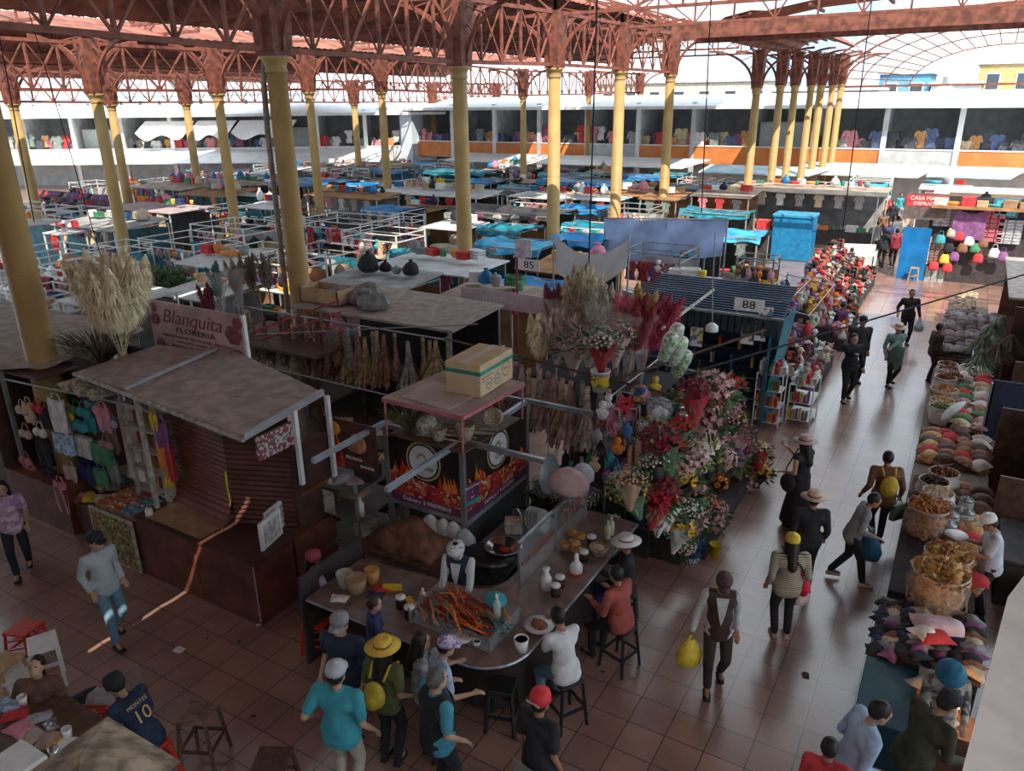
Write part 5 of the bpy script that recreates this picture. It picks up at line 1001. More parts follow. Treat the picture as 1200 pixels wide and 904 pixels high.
for a, b in (((-.7, -.5, 2.2), (1.0, .6, 2.9)), ((-.2, -.6, 2.15), (1.3, .3, 2.75))): MB().beam(a, b, .04).build('red_bar', M('red painted bar', (.42, .08, .10), .5), shp)
t = thing('open_carton', 'long open cardboard tray beside the second column', 'box', tuple(aty(385, 352, 12.3)));
for a in ((-.55, -.3, .55, -.28), (-.55, .28, .55, .3), (-.55, -.3, -.53, .3), (.53, -.3, .55, .3)): MB().box(a[0], a[1], 0, a[2], a[3], .32).build('side', CARD, t)
MB().box(-.55, -.3, -.01, .55, .3, .01).build('bottom', CARD2, t)
# railing wires between stalls
for i, (a, b, lab) in enumerate((((280, 423, 8.6), (470, 467, 8.6), 'grey wire stretched from the flower shop sign to the grill kiosk'), ((300, 392, 10.5), (560, 380, 11.5), 'grey wire stretched under the brown dusty roof'))):
    p, q = aty(*a), aty(*b); tag(MB().tube((0, 0, 0), q - p, .012, 6).build('wire', STEEL, loc=p), lab, 'wire')
# wicker and vases in the dark stall; items on its bench
for i in range(16):
    x = -12.2 + .26 * i; o = bottle((x, 12.6 + .12 * (i % 2), .9), (M('dark vase', (.10, .07, .06), .4), M('brown vase', (.25, .14, .08), .5), M('cream vase', (.45, .4, .33), .5))[i % 3], ('dark', 'brown', 'cream')[i % 3] + ' vase on the bench under the brown dusty roof', .45, .08, DARK, 'vases under the brown dusty roof', 'vase')

# dark florist interior behind the flower stand
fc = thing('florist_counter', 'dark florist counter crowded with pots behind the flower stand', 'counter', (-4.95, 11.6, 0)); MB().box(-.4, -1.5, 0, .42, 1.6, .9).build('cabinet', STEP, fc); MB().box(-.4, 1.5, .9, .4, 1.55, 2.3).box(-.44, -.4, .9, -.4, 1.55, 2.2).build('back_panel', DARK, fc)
fd = thing('florist_bench', 'dark low bench of buckets between the tray and the florist counter', 'bench', (-4.75, 9.9, 0)); MB().box(-.7, -.3, 0, .45, .25, .55).build('body', STEP, fd)
rb = random.Random(9)
for i in range(26):
    x = -5.2 + .25 * (i % 3) + rb.uniform(-.05, .05); y = 10.25 + .29 * (i // 3); c = rb.choice((('white', PLW), ('dark', DARK), ('teal', CM['teal']), ('brown', CM['brown']), ('grey', CM['grey']), ('pink', CM['pink']), ('green', CM['green'])))
    bottle((x, y, .9), c[1], c[0] + ' vase on the dark florist counter', rb.uniform(.2, .5), rb.uniform(.05, .09), c[1], 'vases on the florist counter', 'vase')
for i in range(12):
    x = -5.35 + .18 * (i % 6); y = 9.75 + .25 * (i // 6); bouquet('spray', (x, y, .55), rb.choice(('white', 'green', 'cream', 'grey')), 'black', 'pale small spray on the dark bench behind the round tray', 'sprays on the dark florist bench', sc=.75)
t = thing('storage_table', 'dark storage table with cartons between the flower shop sign and the grill kiosk', 'table', (-8.75, 9.6, 0)); MB().box(-1.1, -.8, .75, .9, .9, .8).build('table_top', DWOOD, t); MB().box(-1.05, -.75, .1, .85, .85, .75).build('dark_skirt', DARK, t)
for i in range(10):
    carton((-9.6 + .42 * (i % 5), 9.2 + .7 * (i // 5), .8), (.34, .3, .2 + .08 * (i % 3)), (CARD, CARD2, STEP, CREAM)[i % 4], ('brown', 'dark brown', 'black', 'cream')[i % 4] + ' carton on the dark storage table', .1 * i, 'cartons on the storage table', tape=i % 2 == 0)
m = MB(); blade_bunch(m, (0, 0, 0), 200, .4, .6, .02, .6, rnd=random.Random(15)); tag(m.build('dry_leaf_bunch', M('brown tangled stems', (.22, .16, .10), .9, .4, 9), loc=(-8.1, 8.75, .8)), 'brown tangle of dry stems on the storage table near the kiosk roof', 'dried flowers')
tag(MB().box(-.3, -.3, 0, .3, .3, .8).build('plinth', DWOOD, loc=(-8.1, 8.75 - .0, 0)), 'dark plinth under the tangle of dry stems', 'plinth') if False else None

for i in range(16):
    c = rnd.choice(HC); o = obj('dried_bouquet', HB[i % 3], None, (-6.9 + .17 * i, 10.98 - .02 * i + rnd.uniform(-.1, .1), 2.55 - .01 * i), rnd.uniform(0, 3)); o.scale = (1.4, 1.4, rnd.uniform(.8, 1.3)); paint(o, c[1]); tag(o, c[0] + ' dried bouquet hanging from the pole beside the white fruit bucket', 'dried flowers', 'dried bouquets on the pole')

bouquet('ball', (-3.98, 9.8, .28), 'white', 'black', 'white carnation bunch in the grey wrapped bucket, the left one', 'white flowers in the grey bucket', sc=.8); bouquet('daisy', (-3.8, 9.72, .28), 'white', 'black', 'white daisy bunch in the grey wrapped bucket, the right one', 'white flowers in the grey bucket', sc=.75)
# ================================================================ stall with the 88 sign, then toy and doll stalls along the aisle
NAVY = M('dark blue stall paint', (.03, .06, .11), .5, .2, 4); TEALP = M('teal stall paint', (.03, .17, .22), .5, .2, 4)
st = thing('book_stall', 'dark blue stall with a slatted awning and a number 88 sign', 'stall', (-4.4, 16.9, 0))
MB().box(-1.6, .6, 0, 1.2, .7, 2.5).build('back_wall', NAVY, st); MB().box(-1.6, -.6, 0, -1.5, .7, 2.5).build('side_wall', NAVY, st)
m = MB()
for i in range(14): m.box(-1.7, -.75 + .1 * i, 2.5 + .03 * i, 1.45, -.66 + .1 * i, 2.53 + .03 * i)
m.build('slatted_awning', NAVY, st); MB().beam((-1.75, -.8, 2.5), (1.5, -.8, 2.5), .05).build('front_rail', STEEL, st)
m = MB()
for i in range(20): m.box(-1.6 + .15 * i, -.78, 2.1, -1.49 + .15 * i, -.76, 2.5)
m.build('hanging_fringe', M('dark fringe', (.025, .04, .05), .7), st)
MB().add([(1.25, -.75, .5), (1.5, -.75, 2.5), (1.5, .6, 2.6), (1.25, .6, .5)], [(0, 1, 2, 3)]).box(1.22, -.75, 0, 1.27, .7, 2.5).build('teal_side', TEALP, st)
for z in (.6, 1.0, 1.4): MB().box(-1.5, .2, z, 1.1, .6, z + .03).build('shelf', NAVY, st)
t = MB().box(0, 0, 0, .62, .02, .26).build('number_sign', PLW, loc=(-3.95, 16.05, 2.62)); tag(t, 'white number 88 sign over the dark blue book stall', 'sign'); text('88', .24, BLK, t, (.31, -.004, .13), R90, sx=1.2); MB().tube((.05, .02, .2), (.05, .1, -.1), .01).build('bracket', STEEL, t)
BK = [(n, M(n + ' book cover', c, .5, .15)) for n, c in (('red', (.55, .06, .05)), ('yellow', (.7, .5, .08)), ('blue', (.08, .16, .4)), ('white', (.68, .66, .62)), ('green', (.1, .3, .16)), ('brown', (.25, .13, .08)), ('purple', (.25, .1, .3)), ('orange', (.7, .3, .08)))]
bkm = MB().box(-.02, -.07, 0, .02, .07, .22).mesh('book', PLW)
def wrack(loc, wd, dp, h, n, label):
    t = thing('wire_rack', label, 'rack', loc)
    for x in (0, wd):
        for y in (0, dp): MB().box(x - .012, y - .012, 0, x + .012, y + .012, h).build('post', PLW, t)
    for j in range(n):
        z = .12 + (h - .14) * j / (n - 1); MB().box(0, 0, z - .012, wd, dp, z).build('shelf', PLW, t)
    return t
def fill(loc, wd, dp, h, n, grp, lab):
    for j in range(n - 1):
        z = .12 + (h - .14) * j / (n - 1); k = max(2, int(wd / .075))
        for i in range(k):
            c = random.choice(BK); o = obj('book', bkm, None, (loc[0] + .05 + i * (wd - .08) / k, loc[1] + .09, loc[2] + z), U(-.08, .08)); o.scale = (1.2, 1, U(.8, 1.2)); paint(o, c[1]); tag(o, c[0] + ' book standing in ' + lab, 'book', grp)
a1 = atx(872, 505, -3.35); 
for (px, py, x, wd, dp, h, n, lb) in ((880, 508, -3.35, .55, .45, 1.25, 4, 'the taller white wire rack by the aisle'), (918, 515, -2.72, .5, .9, .95, 3, 'the lower white wire rack at the aisle edge')):
    p = atx(px, py, x); loc = (x, p.y, 0); wrack(loc, wd, dp, h, n, 'white wire rack of books, ' + lb.replace(' white wire rack', ' one')); fill(loc, wd, dp, h, n, 'books in ' + lb, lb)
    for q in range(22):                                      # small ornaments crowded on top
        o = obj('ornament', TMS[q % 3], None, (x + .06 + (wd - .1) * (q % 5) / 4, p.y + .06 + (dp - .1) * (q // 5) / 4, h - .02 + .2), U(0, 6)); paint(o, (PLW, CM['grey'], CM['beige'], CM['red'], CM['white'])[q % 5]); tag(o, ('white', 'grey', 'beige', 'red', 'pale')[q % 5] + ' ornament crowded on top of ' + lb, 'ornament', 'ornaments on ' + lb)
for i in range(26):                                          # books and magazines inside
    x = -5.7 + .155 * (i % 18); c = BK[i * 5 % 8]; o = obj('book', bkm, None, (x + .0, 17.15, (.63, 1.03, 1.43)[i % 3]), U(-.1, .1)); o.scale = (1.5, 1, 1.1); paint(o, c[1]); tag(o, c[0] + ' book on the inner shelf of the dark blue stall', 'book', 'books inside the dark blue stall')
for i, (px, py, c) in enumerate(((816, 395, 'yellow'), (876, 392, 'red'), (890, 388, 'white'), (897, 372, 'teal'))):
    p = aty(px, py, 16.2); t = MB().box(-.14, -.01, -.22, .14, .01, .22).build('magazine', many('magazine cover ' + c, [tuple(FC.get(c, (.7, .7, .7))), (.7, .6, .5), (.2, .2, .3), (.8, .78, .74)], 9), loc=p); tag(t, c + ' magazine hung at the front of the dark blue book stall', 'magazine', 'magazines hung at the book stall')
# leaning pole and lamp shade in front of the stall
tag(MB().tube((0, 0, 0), aty(836, 340, 15.4) - aty(776, 385, 12.2), .03, 10).build('wooden_pole', CREAM, loc=aty(776, 385, 12.2)), 'pale pole leaning out over the flower stall towards the 88 sign', 'pole')
p = aty(834, 388, 14.5); t = MB().lathe([(.05, .16), (.12, .1), (.13, 0), (.0, .02)], 14).build('lamp_shade', PLW, loc=p, smooth=True); tag(t, 'white lamp shade hanging at the left of the 88 sign', 'lamp'); MB().path([(0, 0, .15), (-.05, .0, .8), (-.1, .02, 1.9)], .012, 5).build('cord', CM['grey'], t)
# toy and doll stall: stepped table, dolls, frames
def stepped(name, loc, wd, dp, label, steps=4, h0=.35, dh=.3):
    t = thing(name, label, 'stand', loc)
    for i in range(steps): MB().box(-wd / 2 + wd * (steps - 1 - i) / steps, -dp / 2, 0, -wd / 2 + wd * (steps - i) / steps, dp / 2, h0 + dh * i).build('step', STEP, t)
    return t
stepped('toy_stand', (-3.3, 19.6, 0), 1.7, 3.4, 'dark stepped stand crowded with dolls behind the book racks'); stepped('toy_stand', (-3.2, 24.3, 0), 1.6, 3.0, 'dark stepped stand with flowers at the far end of the aisle')
DOLLC = [('white', PLW), ('pink', FM['pink']), ('brown', CM['brown']), ('red', CM['red']), ('grey', CM['grey']), ('beige', CM['beige']), ('dusty pink', FM['dusty pink']), ('black', CM['black']), ('purple', CM['purple']), ('cream', FM['cream']), ('burgundy', FM['burgundy'])]
def doll_mesh(q):
    m = MB()
    if q == 0: m.ball((0, 0, .1), .1, 9, 6, (1, .8, 1)).ball((0, 0, .25), .075, 9, 6).ball((-.06, 0, .32), .028, 6, 4).ball((.06, 0, .32), .028, 6, 4).ball((-.1, -.03, .12), .04, 6, 4, (1.4, 1, 1)).ball((.1, -.03, .12), .04, 6, 4, (1.4, 1, 1)).ball((-.06, -.08, .03), .045, 6, 4).ball((.06, -.08, .03), .045, 6, 4)
    elif q == 1: m.lathe([(.12, 0), (.1, .1), (.04, .2), (.03, .22)], 10).ball((0, 0, .28), .06, 9, 6).lathe([(.1, .31), (.06, .33), (.05, .38), (0, .39)], 10)
    elif q == 2: 
        for j in range(9): petals(m, Vector((.07 * cos(j * 2.4) * (j / 8), .07 * sin(j * 2.4) * (j / 8), .25 + .05 * cos(j))), .07, 6, (cos(j * 2.4) * .6, sin(j * 2.4) * .6, 1), .3)
        m.lathe([(.05, 0), (.07, .2), (.05, .2)], 8)
    else: m.box(-.1, -.05, 0, .1, .05, .3, .02).ball((0, -.06, .18), .05, 8, 5, (1, .4, 1))
    return m.mesh(('plush_toy', 'doll', 'flower_pot', 'gift_box')[q], PLW, True)
DM = [doll_mesh(q) for q in range(4)]; DN = ['plush_toy', 'doll', 'flower_pot', 'gift_box']; DC = ['toy', 'doll', 'flower pot', 'box']
def crowd(x0, y0, wd, dp, steps, h0, dh, nx, ny, label, group, pal, kinds=(0, 1, 2, 3), sc=1.0):
    for s in range(steps):
        for j in range(ny):
            for i in range(nx):
                k = random.choice(kinds); c = random.choice(pal); x = x0 - wd / 2 + wd * (steps - 1 - s + (i + .5) / nx) / steps; y = y0 - dp / 2 + dp * (j + .5) / ny
                o = obj(DN[k], DM[k], None, (x, y + U(-.03, .03), h0 + dh * s), U(-.5, 1.5)); o.scale = (sc * U(.8, 1.15),) * 3; paint(o, c[1]); tag(o, '%s %s %s' % (c[0], DN[k].replace('_', ' '), label), DC[k], group)
for q_, y_ in enumerate((27.7, 31.0)): stepped('toy_stand', (-3.5, y_, 0), 1.7, 2.9, 'dark stepped stand of small goods before the cloth covered table, ' + ('the near one', 'the far one')[q_]); crowd(-3.5, y_, 1.7, 2.9, 4, .4, .32, 2, 8, 'on the dark stands before the cloth covered table', 'goods on the dark stands up the aisle', [DOLLC[k] for k in (2, 3, 4, 7, 7, 10, 2, 5)], sc=1.1)
crowd(-3.3, 19.6, 1.7, 3.4, 4, .35, .3, 2, 12, 'crowded on the doll stand behind the book racks', 'goods on the doll stand', DOLLC, sc=.95)
crowd(-3.2, 24.3, 1.6, 3.0, 4, .35, .3, 2, 9, 'crowded on the far flower stand beside the aisle', 'goods on the far flower stand', [('red', FM['red']), ('orange', FM['orange']), ('white', FM['white']), ('brown', FM['brown']), ('pink', FM['pink']), ('yellow', FM['golden']), ('dark', DGREEN)], (2, 2, 2, 1), 1.2)
fr = thing('garland_stand', 'steel frame over the doll stand hung with garlands', 'frame', (-3.9, 19.6, 0))
for y in (-1.7, 0, 1.7): MB().tube((.0, y, 0), (.0, y, 2.45), .02).build('post', STEEL, fr); MB().tube((0, y, 2.4), (1.2, y, 2.2), .015).build('arm', STEEL, fr)
for x in (0, .6, 1.2): MB().tube((x, -1.8, 2.42 - x * .17), (x, 1.8, 2.42 - x * .17), .014).build('rail', STEEL, fr)
for i in range(44):
    c = random.choice(DOLLC + [('teal', CM['teal'])]); y = 17.9 + 3.4 * (i % 15) / 14; r_ = i // 15; p = (-3.9 + .6 * r_, y, 2.32 - .1 * r_ - .12); o = obj('hanging_trinket', TMS[i % 4], None, p, U(0, 3)); o.scale = (1.5,) * 3; paint(o, c[1]); tag(o, '%s %s hung on the frame over the doll stand' % (c[0], ('doll', 'packet', 'bottle toy', 'tassel')[i % 4]), 'trinket', 'trinkets over the doll stand')
# orange stool by the aisle and purple stall cloths
# ================================================================ right hand side of the aisle: long tables, sacks, tall dark booths
def table(loc, wd, dp, h, mat, label, legs=True, cloth=None):
    t = thing('market_table', label, 'table', loc); MB().box(0, 0, h - .05, wd, dp, h).build('table_top', mat, t)
    for x in (.05, wd - .1):
        for y in (.05, dp - .1): MB().box(x, y, 0, x + .05, y + .05, h - .05).build('leg', DWOOD, t)
    if cloth: MB().box(-.01, -.01, .12, wd * .98, dp + .01, h - .05).build('table_skirt', cloth, t)
    return t
DKC = M('dark table skirt', (.045, .03, .028), .8, .25, 5)
table((-.05, 10.0, 0), 1.0, 2.55, .62, DKC, 'long low table of snack sacks at the right, the nearest one', cloth=DKC)
table((-.05, 12.75, 0), 1.15, 3.2, .62, DWOOD, 'long low table of snack sacks at the right, the second one', cloth=DKC)
table((-.05, 16.1, 0), 1.2, 4.4, .62, DWOOD, 'long low table of snack sacks at the right, the third one', cloth=DKC)
table((-.05, 21.0, 0), 1.4, 4.6, .75, DWOOD, 'dark table heaped with bundles at the right, farther up the aisle', cloth=DKC)
SN = {'brown': M('brown snacks', (.34, .14, .07), .6, .35, 25), 'orange': M('orange brown snacks', (.55, .24, .09), .55, .3, 25), 'golden': M('golden snacks', (.62, .36, .14), .55, .3, 25), 'cream': M('cream snacks', (.68, .52, .34), .6, .25, 25), 'dark': M('dark seeds', (.12, .06, .045), .6, .4, 30), 'greenish': M('greenish snacks', (.42, .40, .20), .6, .35, 25), 'red': M('red brown snacks', (.42, .11, .05), .5, .35, 25)}
SACK = glass('clear sack film', (.80, .66, .58), .25, .22); SACKW = M('white sack cloth', (.70, .64, .58), .7, .12, 8)
def chips(rnd, n, r, z, s):
    m = MB()
    for i in range(n):
        a = rnd.uniform(0, 6.28); q = rnd.random() ** .5 * r; nrm = Vector((rnd.uniform(-1, 1), rnd.uniform(-1, 1), rnd.uniform(.2, 1))).normalized(); c = Vector((cos(a) * q, sin(a) * q, z + .09 * (1 - (q / r) ** 2) + rnd.uniform(-.02, .03))); u = nrm.orthogonal().normalized(); v = nrm.cross(u)
        m.add([c + u * s * cos(t) + v * s * .75 * sin(t) + nrm * s * .25 * cos(2 * t) for t in [k * pi / 3.5 for k in range(7)]] + [c + nrm * s * .12], [(k, (k + 1) % 7, 7) for k in range(7)])
    return m
def sack_proto(seed, chip, film):
    rnd = random.Random(seed); r, h = .27, .42
    def f(u, v):
        t = 2 * pi * u; w = 1 + .05 * sin(4 * t + seed) + .04 * sin(9 * v * 3 + 3 * t); rr = r * (.80 + .25 * sin(pi * min(v, 1) * .8 + .2)) * w * (1.0 if v < .97 else 1.08); return (cos(t) * rr, sin(t) * rr, h * v)
    root = MB().grid(f, 26, 10).build('snack_sack', SACK if film else SACKW, None, True, loc=(0, 0, -50))
    MB().lathe([(r * .9, h - .03), (r * .98, h - .01), (r * 1.02, h + .01), (r * .98, h + .025), (r * .92, h + .01), (r * .92, h - .03)], 22).build('rolled_rim', glass('sack rim film', (.74, .62, .56), .4, .6) if film else SACKW, root, True)
    rnd = random.Random(seed); c = chips(rnd, 170, r * .92, h - .02, .068 if chip else .028)
    if film:
        for q in range(150):
            a = rnd.uniform(0, 6.28); z = rnd.uniform(.04, h - .03); d = Vector((cos(a), sin(a), 0)); k_ = d * r * .84 + Vector((0, 0, z)); n_ = (d + Vector((rnd.uniform(-.6, .6), rnd.uniform(-.6, .6), rnd.uniform(-.6, .6)))).normalized(); u = n_.orthogonal().normalized() * .055; v = n_.cross(u)
            c.add([k_ + u * cos(t) + v * .8 * sin(t) for t in [j * pi / 3 for j in range(6)]] + [k_ + n_ * .012], [(j, (j + 1) % 6, 6) for j in range(6)])
    c.build('snacks', SN['golden'], root)
    if film: MB().lathe([(.02, .02), (r * .76, .03), (r * .80, h * .5), (r * .76, h * .93), (.02, h)], 16).build('contents', SN['golden'], root, True)
    return kids(root)
SP = {(1, 1): sack_proto(3, 1, 1), (0, 0): sack_proto(5, 0, 0), (0, 1): sack_proto(9, 0, 1)}; _su = set()
def sack(kd, loc, col, label, sc=1.0, group='snack sacks on the right hand tables'):
    o = SP[kd]
    if kd in _su: o = dup(o, loc)
    else: _su.add(kd); THINGS.append(o); o.location = loc
    o['label'] = label; o['category'] = 'sack'; o['group'] = group; o.scale = (sc,) * 3; o.rotation_euler = (0, 0, U(0, 6))
    for ch in o.children:
        if ch.name.startswith(('snacks', 'contents')): paint(ch, SN[col])
    return o
for i, (px, py, kd, c, sc, lab) in enumerate((
    (1103, 668, (1, 1), 'golden', 1.25, 'large clear sack of fried wafers, nearest on the right'), (1112, 648, (1, 1), 'golden', 1.1, 'clear sack of fried wafers behind the nearest large one'), (1089, 592, (1, 1), 'orange', 1.1, 'clear sack of orange round snacks beside the jars'), (1100, 576, (0, 0), 'cream', .85, 'white sack of pale nuts on the second table'), (1095, 563, (0, 0), 'dark', .85, 'white sack of dark seeds on the second table'), (1107, 553, (0, 0), 'brown', .85, 'pinkish white sack of brown snacks on the second table'),
    (1102, 476, (0, 0), 'greenish', .8, 'white sack of greenish snacks near the round lid'), (1100, 468, (0, 0), 'golden', .85, 'white sack of golden chips behind the greenish one'), (1104, 455, (0, 1), 'golden', 1.0, 'clear sack of golden chips in the middle of the third table'), (1096, 440, (0, 0), 'red', .85, 'white sack of red brown chips at the aisle edge'), (1112, 432, (0, 0), 'red', .85, 'white sack of red brown chips behind the edge one'), (1104, 425, (0, 0), 'brown', .8, 'pale sack of brown snacks at the back of the third table'), (1115, 402, (0, 0), 'dark', .8, 'pale sack of dark seeds farthest on the third table'), (1118, 440, (0, 1), 'brown', .8, 'clear sack of brown crisps at the inner side of the third table'))):
    p = at(px, py, .62 + .44 * sc); sack(kd, (max(.22, min(p.x, .85)), p.y, .62), c, lab, sc)
LIDW = M('white pan lid', (.66, .68, .66), .4, .08); m = MB().lathe([(0, .05), (.2, .04), (.27, 0), (.29, .0), (.27, .015), (.2, .055), (0, .065)], 22, m=Matrix.Rotation(radians(-50), 3, 'Y')); tag(m.build('round_lid', LIDW, loc=at(1117, 482, 1.05), smooth=True), 'big round white lid leaning among the snack sacks', 'lid')
# jars and trays
for i, (px, py) in enumerate(((1110, 607), (1113, 618), (1110, 630), (1130, 600), (1131, 615), (1122, 612))):
    p = at(px, py, .66); p.x = max(.35, p.x); t = MB().lathe([(.1, 0), (.11, .02), (.11, .2), (.09, .24)], 14).build('glass_jar', glass('jar glass', (.7, .85, .88), .06, .35), loc=(p.x, p.y, .62), smooth=True); tag(t, 'clear lidded jar of sweets behind the wafer sacks', 'jar', 'clear jars on the first table'); MB().lathe([(.085, .01), (.095, .17), (0, .18)], 12).build('sweets', SN[('brown', 'cream', 'orange')[i % 3]], t, True); MB().lathe([(.1, .24), (.1, .27), (.02, .29), (.025, .32), (0, .33)], 14).build('lid', STEEL, t, True)
rnd = random.Random(31)
BAGC = [('brown', SN['brown']), ('dark', SN['dark']), ('cream', SN['cream']), ('red', CM['red']), ('golden', SN['golden']), ('white', SACKW), ('green', FM['green']), ('pink', FM['dusty pink'])]
def packm():
    m = MB(); m.grid(lambda u, v: ((2 * u - 1) * .11, (2 * v - 1) * .15, .09 * (sin(pi * u) * sin(pi * v)) ** .5), 7, 7); m.grid(lambda u, v: ((2 * u - 1) * .11, (2 * v - 1) * .15, 0), 1, 1); return m.mesh('bag', PLW, True)
PKM = packm()
def packs(x0, x1, y0, y1, z, nx, ny, label, group, pal, lay=2):
    for l in range(lay):
        for j in range(ny):
            for i in range(nx):
                c = rnd.choice(pal); o = obj('snack_bag', PKM, None, (x0 + (x1 - x0) * (i + .5) / nx + rnd.uniform(-.03, .03), y0 + (y1 - y0) * (j + .5) / ny, z + .085 * l), rnd.uniform(0, 3)); o.rotation_euler = (rnd.uniform(-.3, .3), rnd.uniform(-.3, .3), rnd.uniform(0, 3)); o.scale = (1.25,) * 3; paint(o, c[1]); tag(o, c[0] + ' ' + label, 'bag', group)
packs(.0, 1.1, 14.5, 16.0, .62, 4, 6, 'packet heaped on the second right hand table', 'packets on the second right hand table', [BAGC[k] for k in (0, 1, 1, 3, 5, 0, 4)])
packs(.62, 1.0, 10.5, 12.5, .62, 2, 7, 'packet on the near snack table behind the sacks', 'packets on the near snack table', [BAGC[k] for k in (0, 1, 3, 0, 4)])
packs(.0, 1.1, 12.75, 13.7, .62, 4, 3, 'packet lying on the near end of the second right hand table', 'packets at the near end of the second table', [BAGC[k] for k in (0, 1, 1, 0)])
packs(.4, 1.15, 16.2, 20.4, .62, 2, 13, 'packet at the back of the third right hand table', 'packets on the third right hand table', [BAGC[k] for k in (6, 5, 3, 2, 0, 5, 7)], 3)
packs(.0, 1.3, 21.1, 25.5, .75, 5, 12, 'bundle heaped on the far dark table', 'bundles on the far dark table', [('dark brown', M('dark wool', (.10, .06, .055), .9, .3, 12)), ('mauve grey', M('mauve grey wool', (.26, .19, .20), .9, .3, 12)), ('dark', SN['dark']), ('grey', M('grey wool', (.30, .26, .26), .9, .3, 12))], 3)
for i in range(9):
    sack((0, 1), (.35 + .18 * (i % 2), 25.9 + .42 * i, .0 + .6), 'cream', 'pale clear sack of puffed snacks at the far end of the right side', .85, 'pale snack sacks at the far right end') if i < 6 else None
table((-.0, 25.7, 0), 1.1, 2.8, .6, DWOOD, 'table of pale snack sacks at the far end of the right side', cloth=DKC)
# dark booths behind the right hand tables
def booth(loc, wd, dp, h, mat, label, shelf=True, roof=None):
    t = thing('market_booth', label, 'booth', loc); MB().box(wd - .06, 0, 0, wd, dp, h).build('back_wall', mat, t); MB().box(0, dp - .06, 0, wd, dp, h).build('side_wall', mat, t); MB().box(0, 0, 0, wd, .06, h * .8).build('side_wall', mat, t)
    if roof: MB().slab([(-.1, -.1, h + .05), (wd + .1, -.1, h + .05), (wd + .1, dp + .1, h + .1), (-.1, dp + .1, h + .1)], .05).build('roof', roof, t)
    if shelf:
        for z in (.7, 1.15, 1.6): MB().box(wd * .45, .06, z, wd - .06, dp - .06, z + .03).build('shelf', DWOOD, t)
    return t
NV2 = M('navy cloth screen', (.035, .045, .085), .8, .2, 4)
b = thing('navy_screen', 'tall dark navy cloth screen at the right behind the snack table', 'screen', (.98, 16.25, 0))
MB().box(0, -.03, .62, 1.5, .03, 1.82).build('panel', NV2, b); 
for x in (0, 1.5): MB().box(x - .03, -.03, 0, x + .03, .03, 1.75).build('post', STEEL, b)
booth((1.15, 13.0, 0), 1.2, 2.4, 1.6, DWOOD, 'dark booth with shelves of packages at the right edge')
booth((1.35, 17.6, 0), 1.2, 3.0, 2.3, BROWN2, 'brown booth hung with green garlands at the right edge'); booth((1.3, 21.2, 0), 1.4, 5.2, 2.35, M('rust brown booth', (.22, .10, .06), .6, .2), 'rust brown booth at the right edge farther up', roof=DUST)
for i in range(24):
    o = obj('gift_box', DM[3], None, (1.8 + .16 * (i % 2), 13.2 + .25 * (i % 8), (.73, 1.18, .73)[i // 8] + (.3 if i > 15 else 0))); paint(o, (SN['cream'], SN['brown'], CM['orange'], CM['white'])[i % 4]); tag(o, ('cream', 'brown', 'orange', 'white')[i % 4] + ' package on the dark booth shelves at the right edge', 'package', 'packages on the dark booth shelves')
# green garlands and cloth things hanging by the brown booth
for i, (px, py, c, n_) in enumerate(((1160, 405, 'green', 'sage'), (1150, 420, 'green', 'dark'), (1170, 395, 'white', 'whitish'), (1145, 440, 'green', 'mossy'), (1165, 430, 'brown', 'brown'), (1180, 420, 'brown', 'dry brown'))):
    p = at(px, py, 1.3); m = MB(); blade_bunch(m, (0, 0, 0), 90, .55, .3, .018, .7, rnd=random.Random(i)); m.v = [(x, y, -z) for x, y, z in m.v]; tag(m.build('garland', M(n_ + ' garland', {'green': (.28, .33, .24), 'white': (.55, .58, .50), 'brown': (.24, .18, .14)}[c], .85, .3, 10), loc=(p.x, p.y, 1.85)), n_ + ' leafy garland hanging at the brown booth on the right', 'garland', 'garlands at the brown booth')
p = at(1138, 425, 1.3); t = tag(MB().box(-.01, -.16, -.24, .01, .16, .24).build('picture_calendar', many('blue seaside print', [(.08, .45, .62), (.55, .08, .1), (.1, .5, .7), (.75, .78, .8), (.1, .35, .6)], 8), loc=p), 'bright blue and red picture standing among the right hand goods', 'picture')
# ------------------------------------------------ clothes table at the lower right
table((-.12, 8.55, 0), 1.15, 1.25, .62, DWOOD, 'table heaped with dark clothes at the lower right', cloth=CM['black'])
GRP = 'clothes heaped on the lower right table'
for i in range(80):
    c = ('black', 'black', 'navy', 'grey', 'black', 'brown', 'black', 'purple', 'black', 'beige')[i * 7 % 10]; rag((-.04 + 1.0 * (i % 8) / 7.2, 8.6 + 1.1 * (i // 8) / 9.5, .6 + .04 * (i % 4)), CM[c], c + ' garment in the heap on the lower right clothes table', GRP, .13, i * 1.3)
rag(at(1100, 735, .8), M('pale pink cloth', (.72, .50, .54), .8, .15), 'pale pink garment on top of the lower right clothes heap', GRP, .26, .3); rag(at(1085, 741, .83), CM['white'], 'white garment beside the pale pink one', GRP, .16, .8); rag(at(1095, 747, .8), CM['red'], 'red garment edge on the lower right clothes heap', GRP, .2, .4)
t = thing('toy_tray', 'shallow cardboard tray of small red things behind the clothes heap', 'tray', (.5, 9.85, .62)); MB().box(-.35, -.15, 0, .35, .15, .02).build('tray_bottom', CARD2, t)
for a in ((-.35, -.15, .35, -.13), (-.35, .13, .35, .15), (-.35, -.15, -.33, .15), (.33, -.15, .35, .15)): MB().box(a[0], a[1], 0, a[2], a[3], .14).build('tray_side', CARD2, t)
for i in range(14): o = obj('plush_toy', DM[0], None, (.22 + .09 * (i % 7), 9.78 + .12 * (i // 7), .645)); o.scale = (.35,) * 3; paint(o, (CM['red'], CM['orange'], CM['black'], CM['beige'])[i % 4]); tag(o, ('red', 'orange', 'black', 'beige')[i % 4] + ' small toy lying in the cardboard tray', 'toy', 'small toys in the cardboard tray')
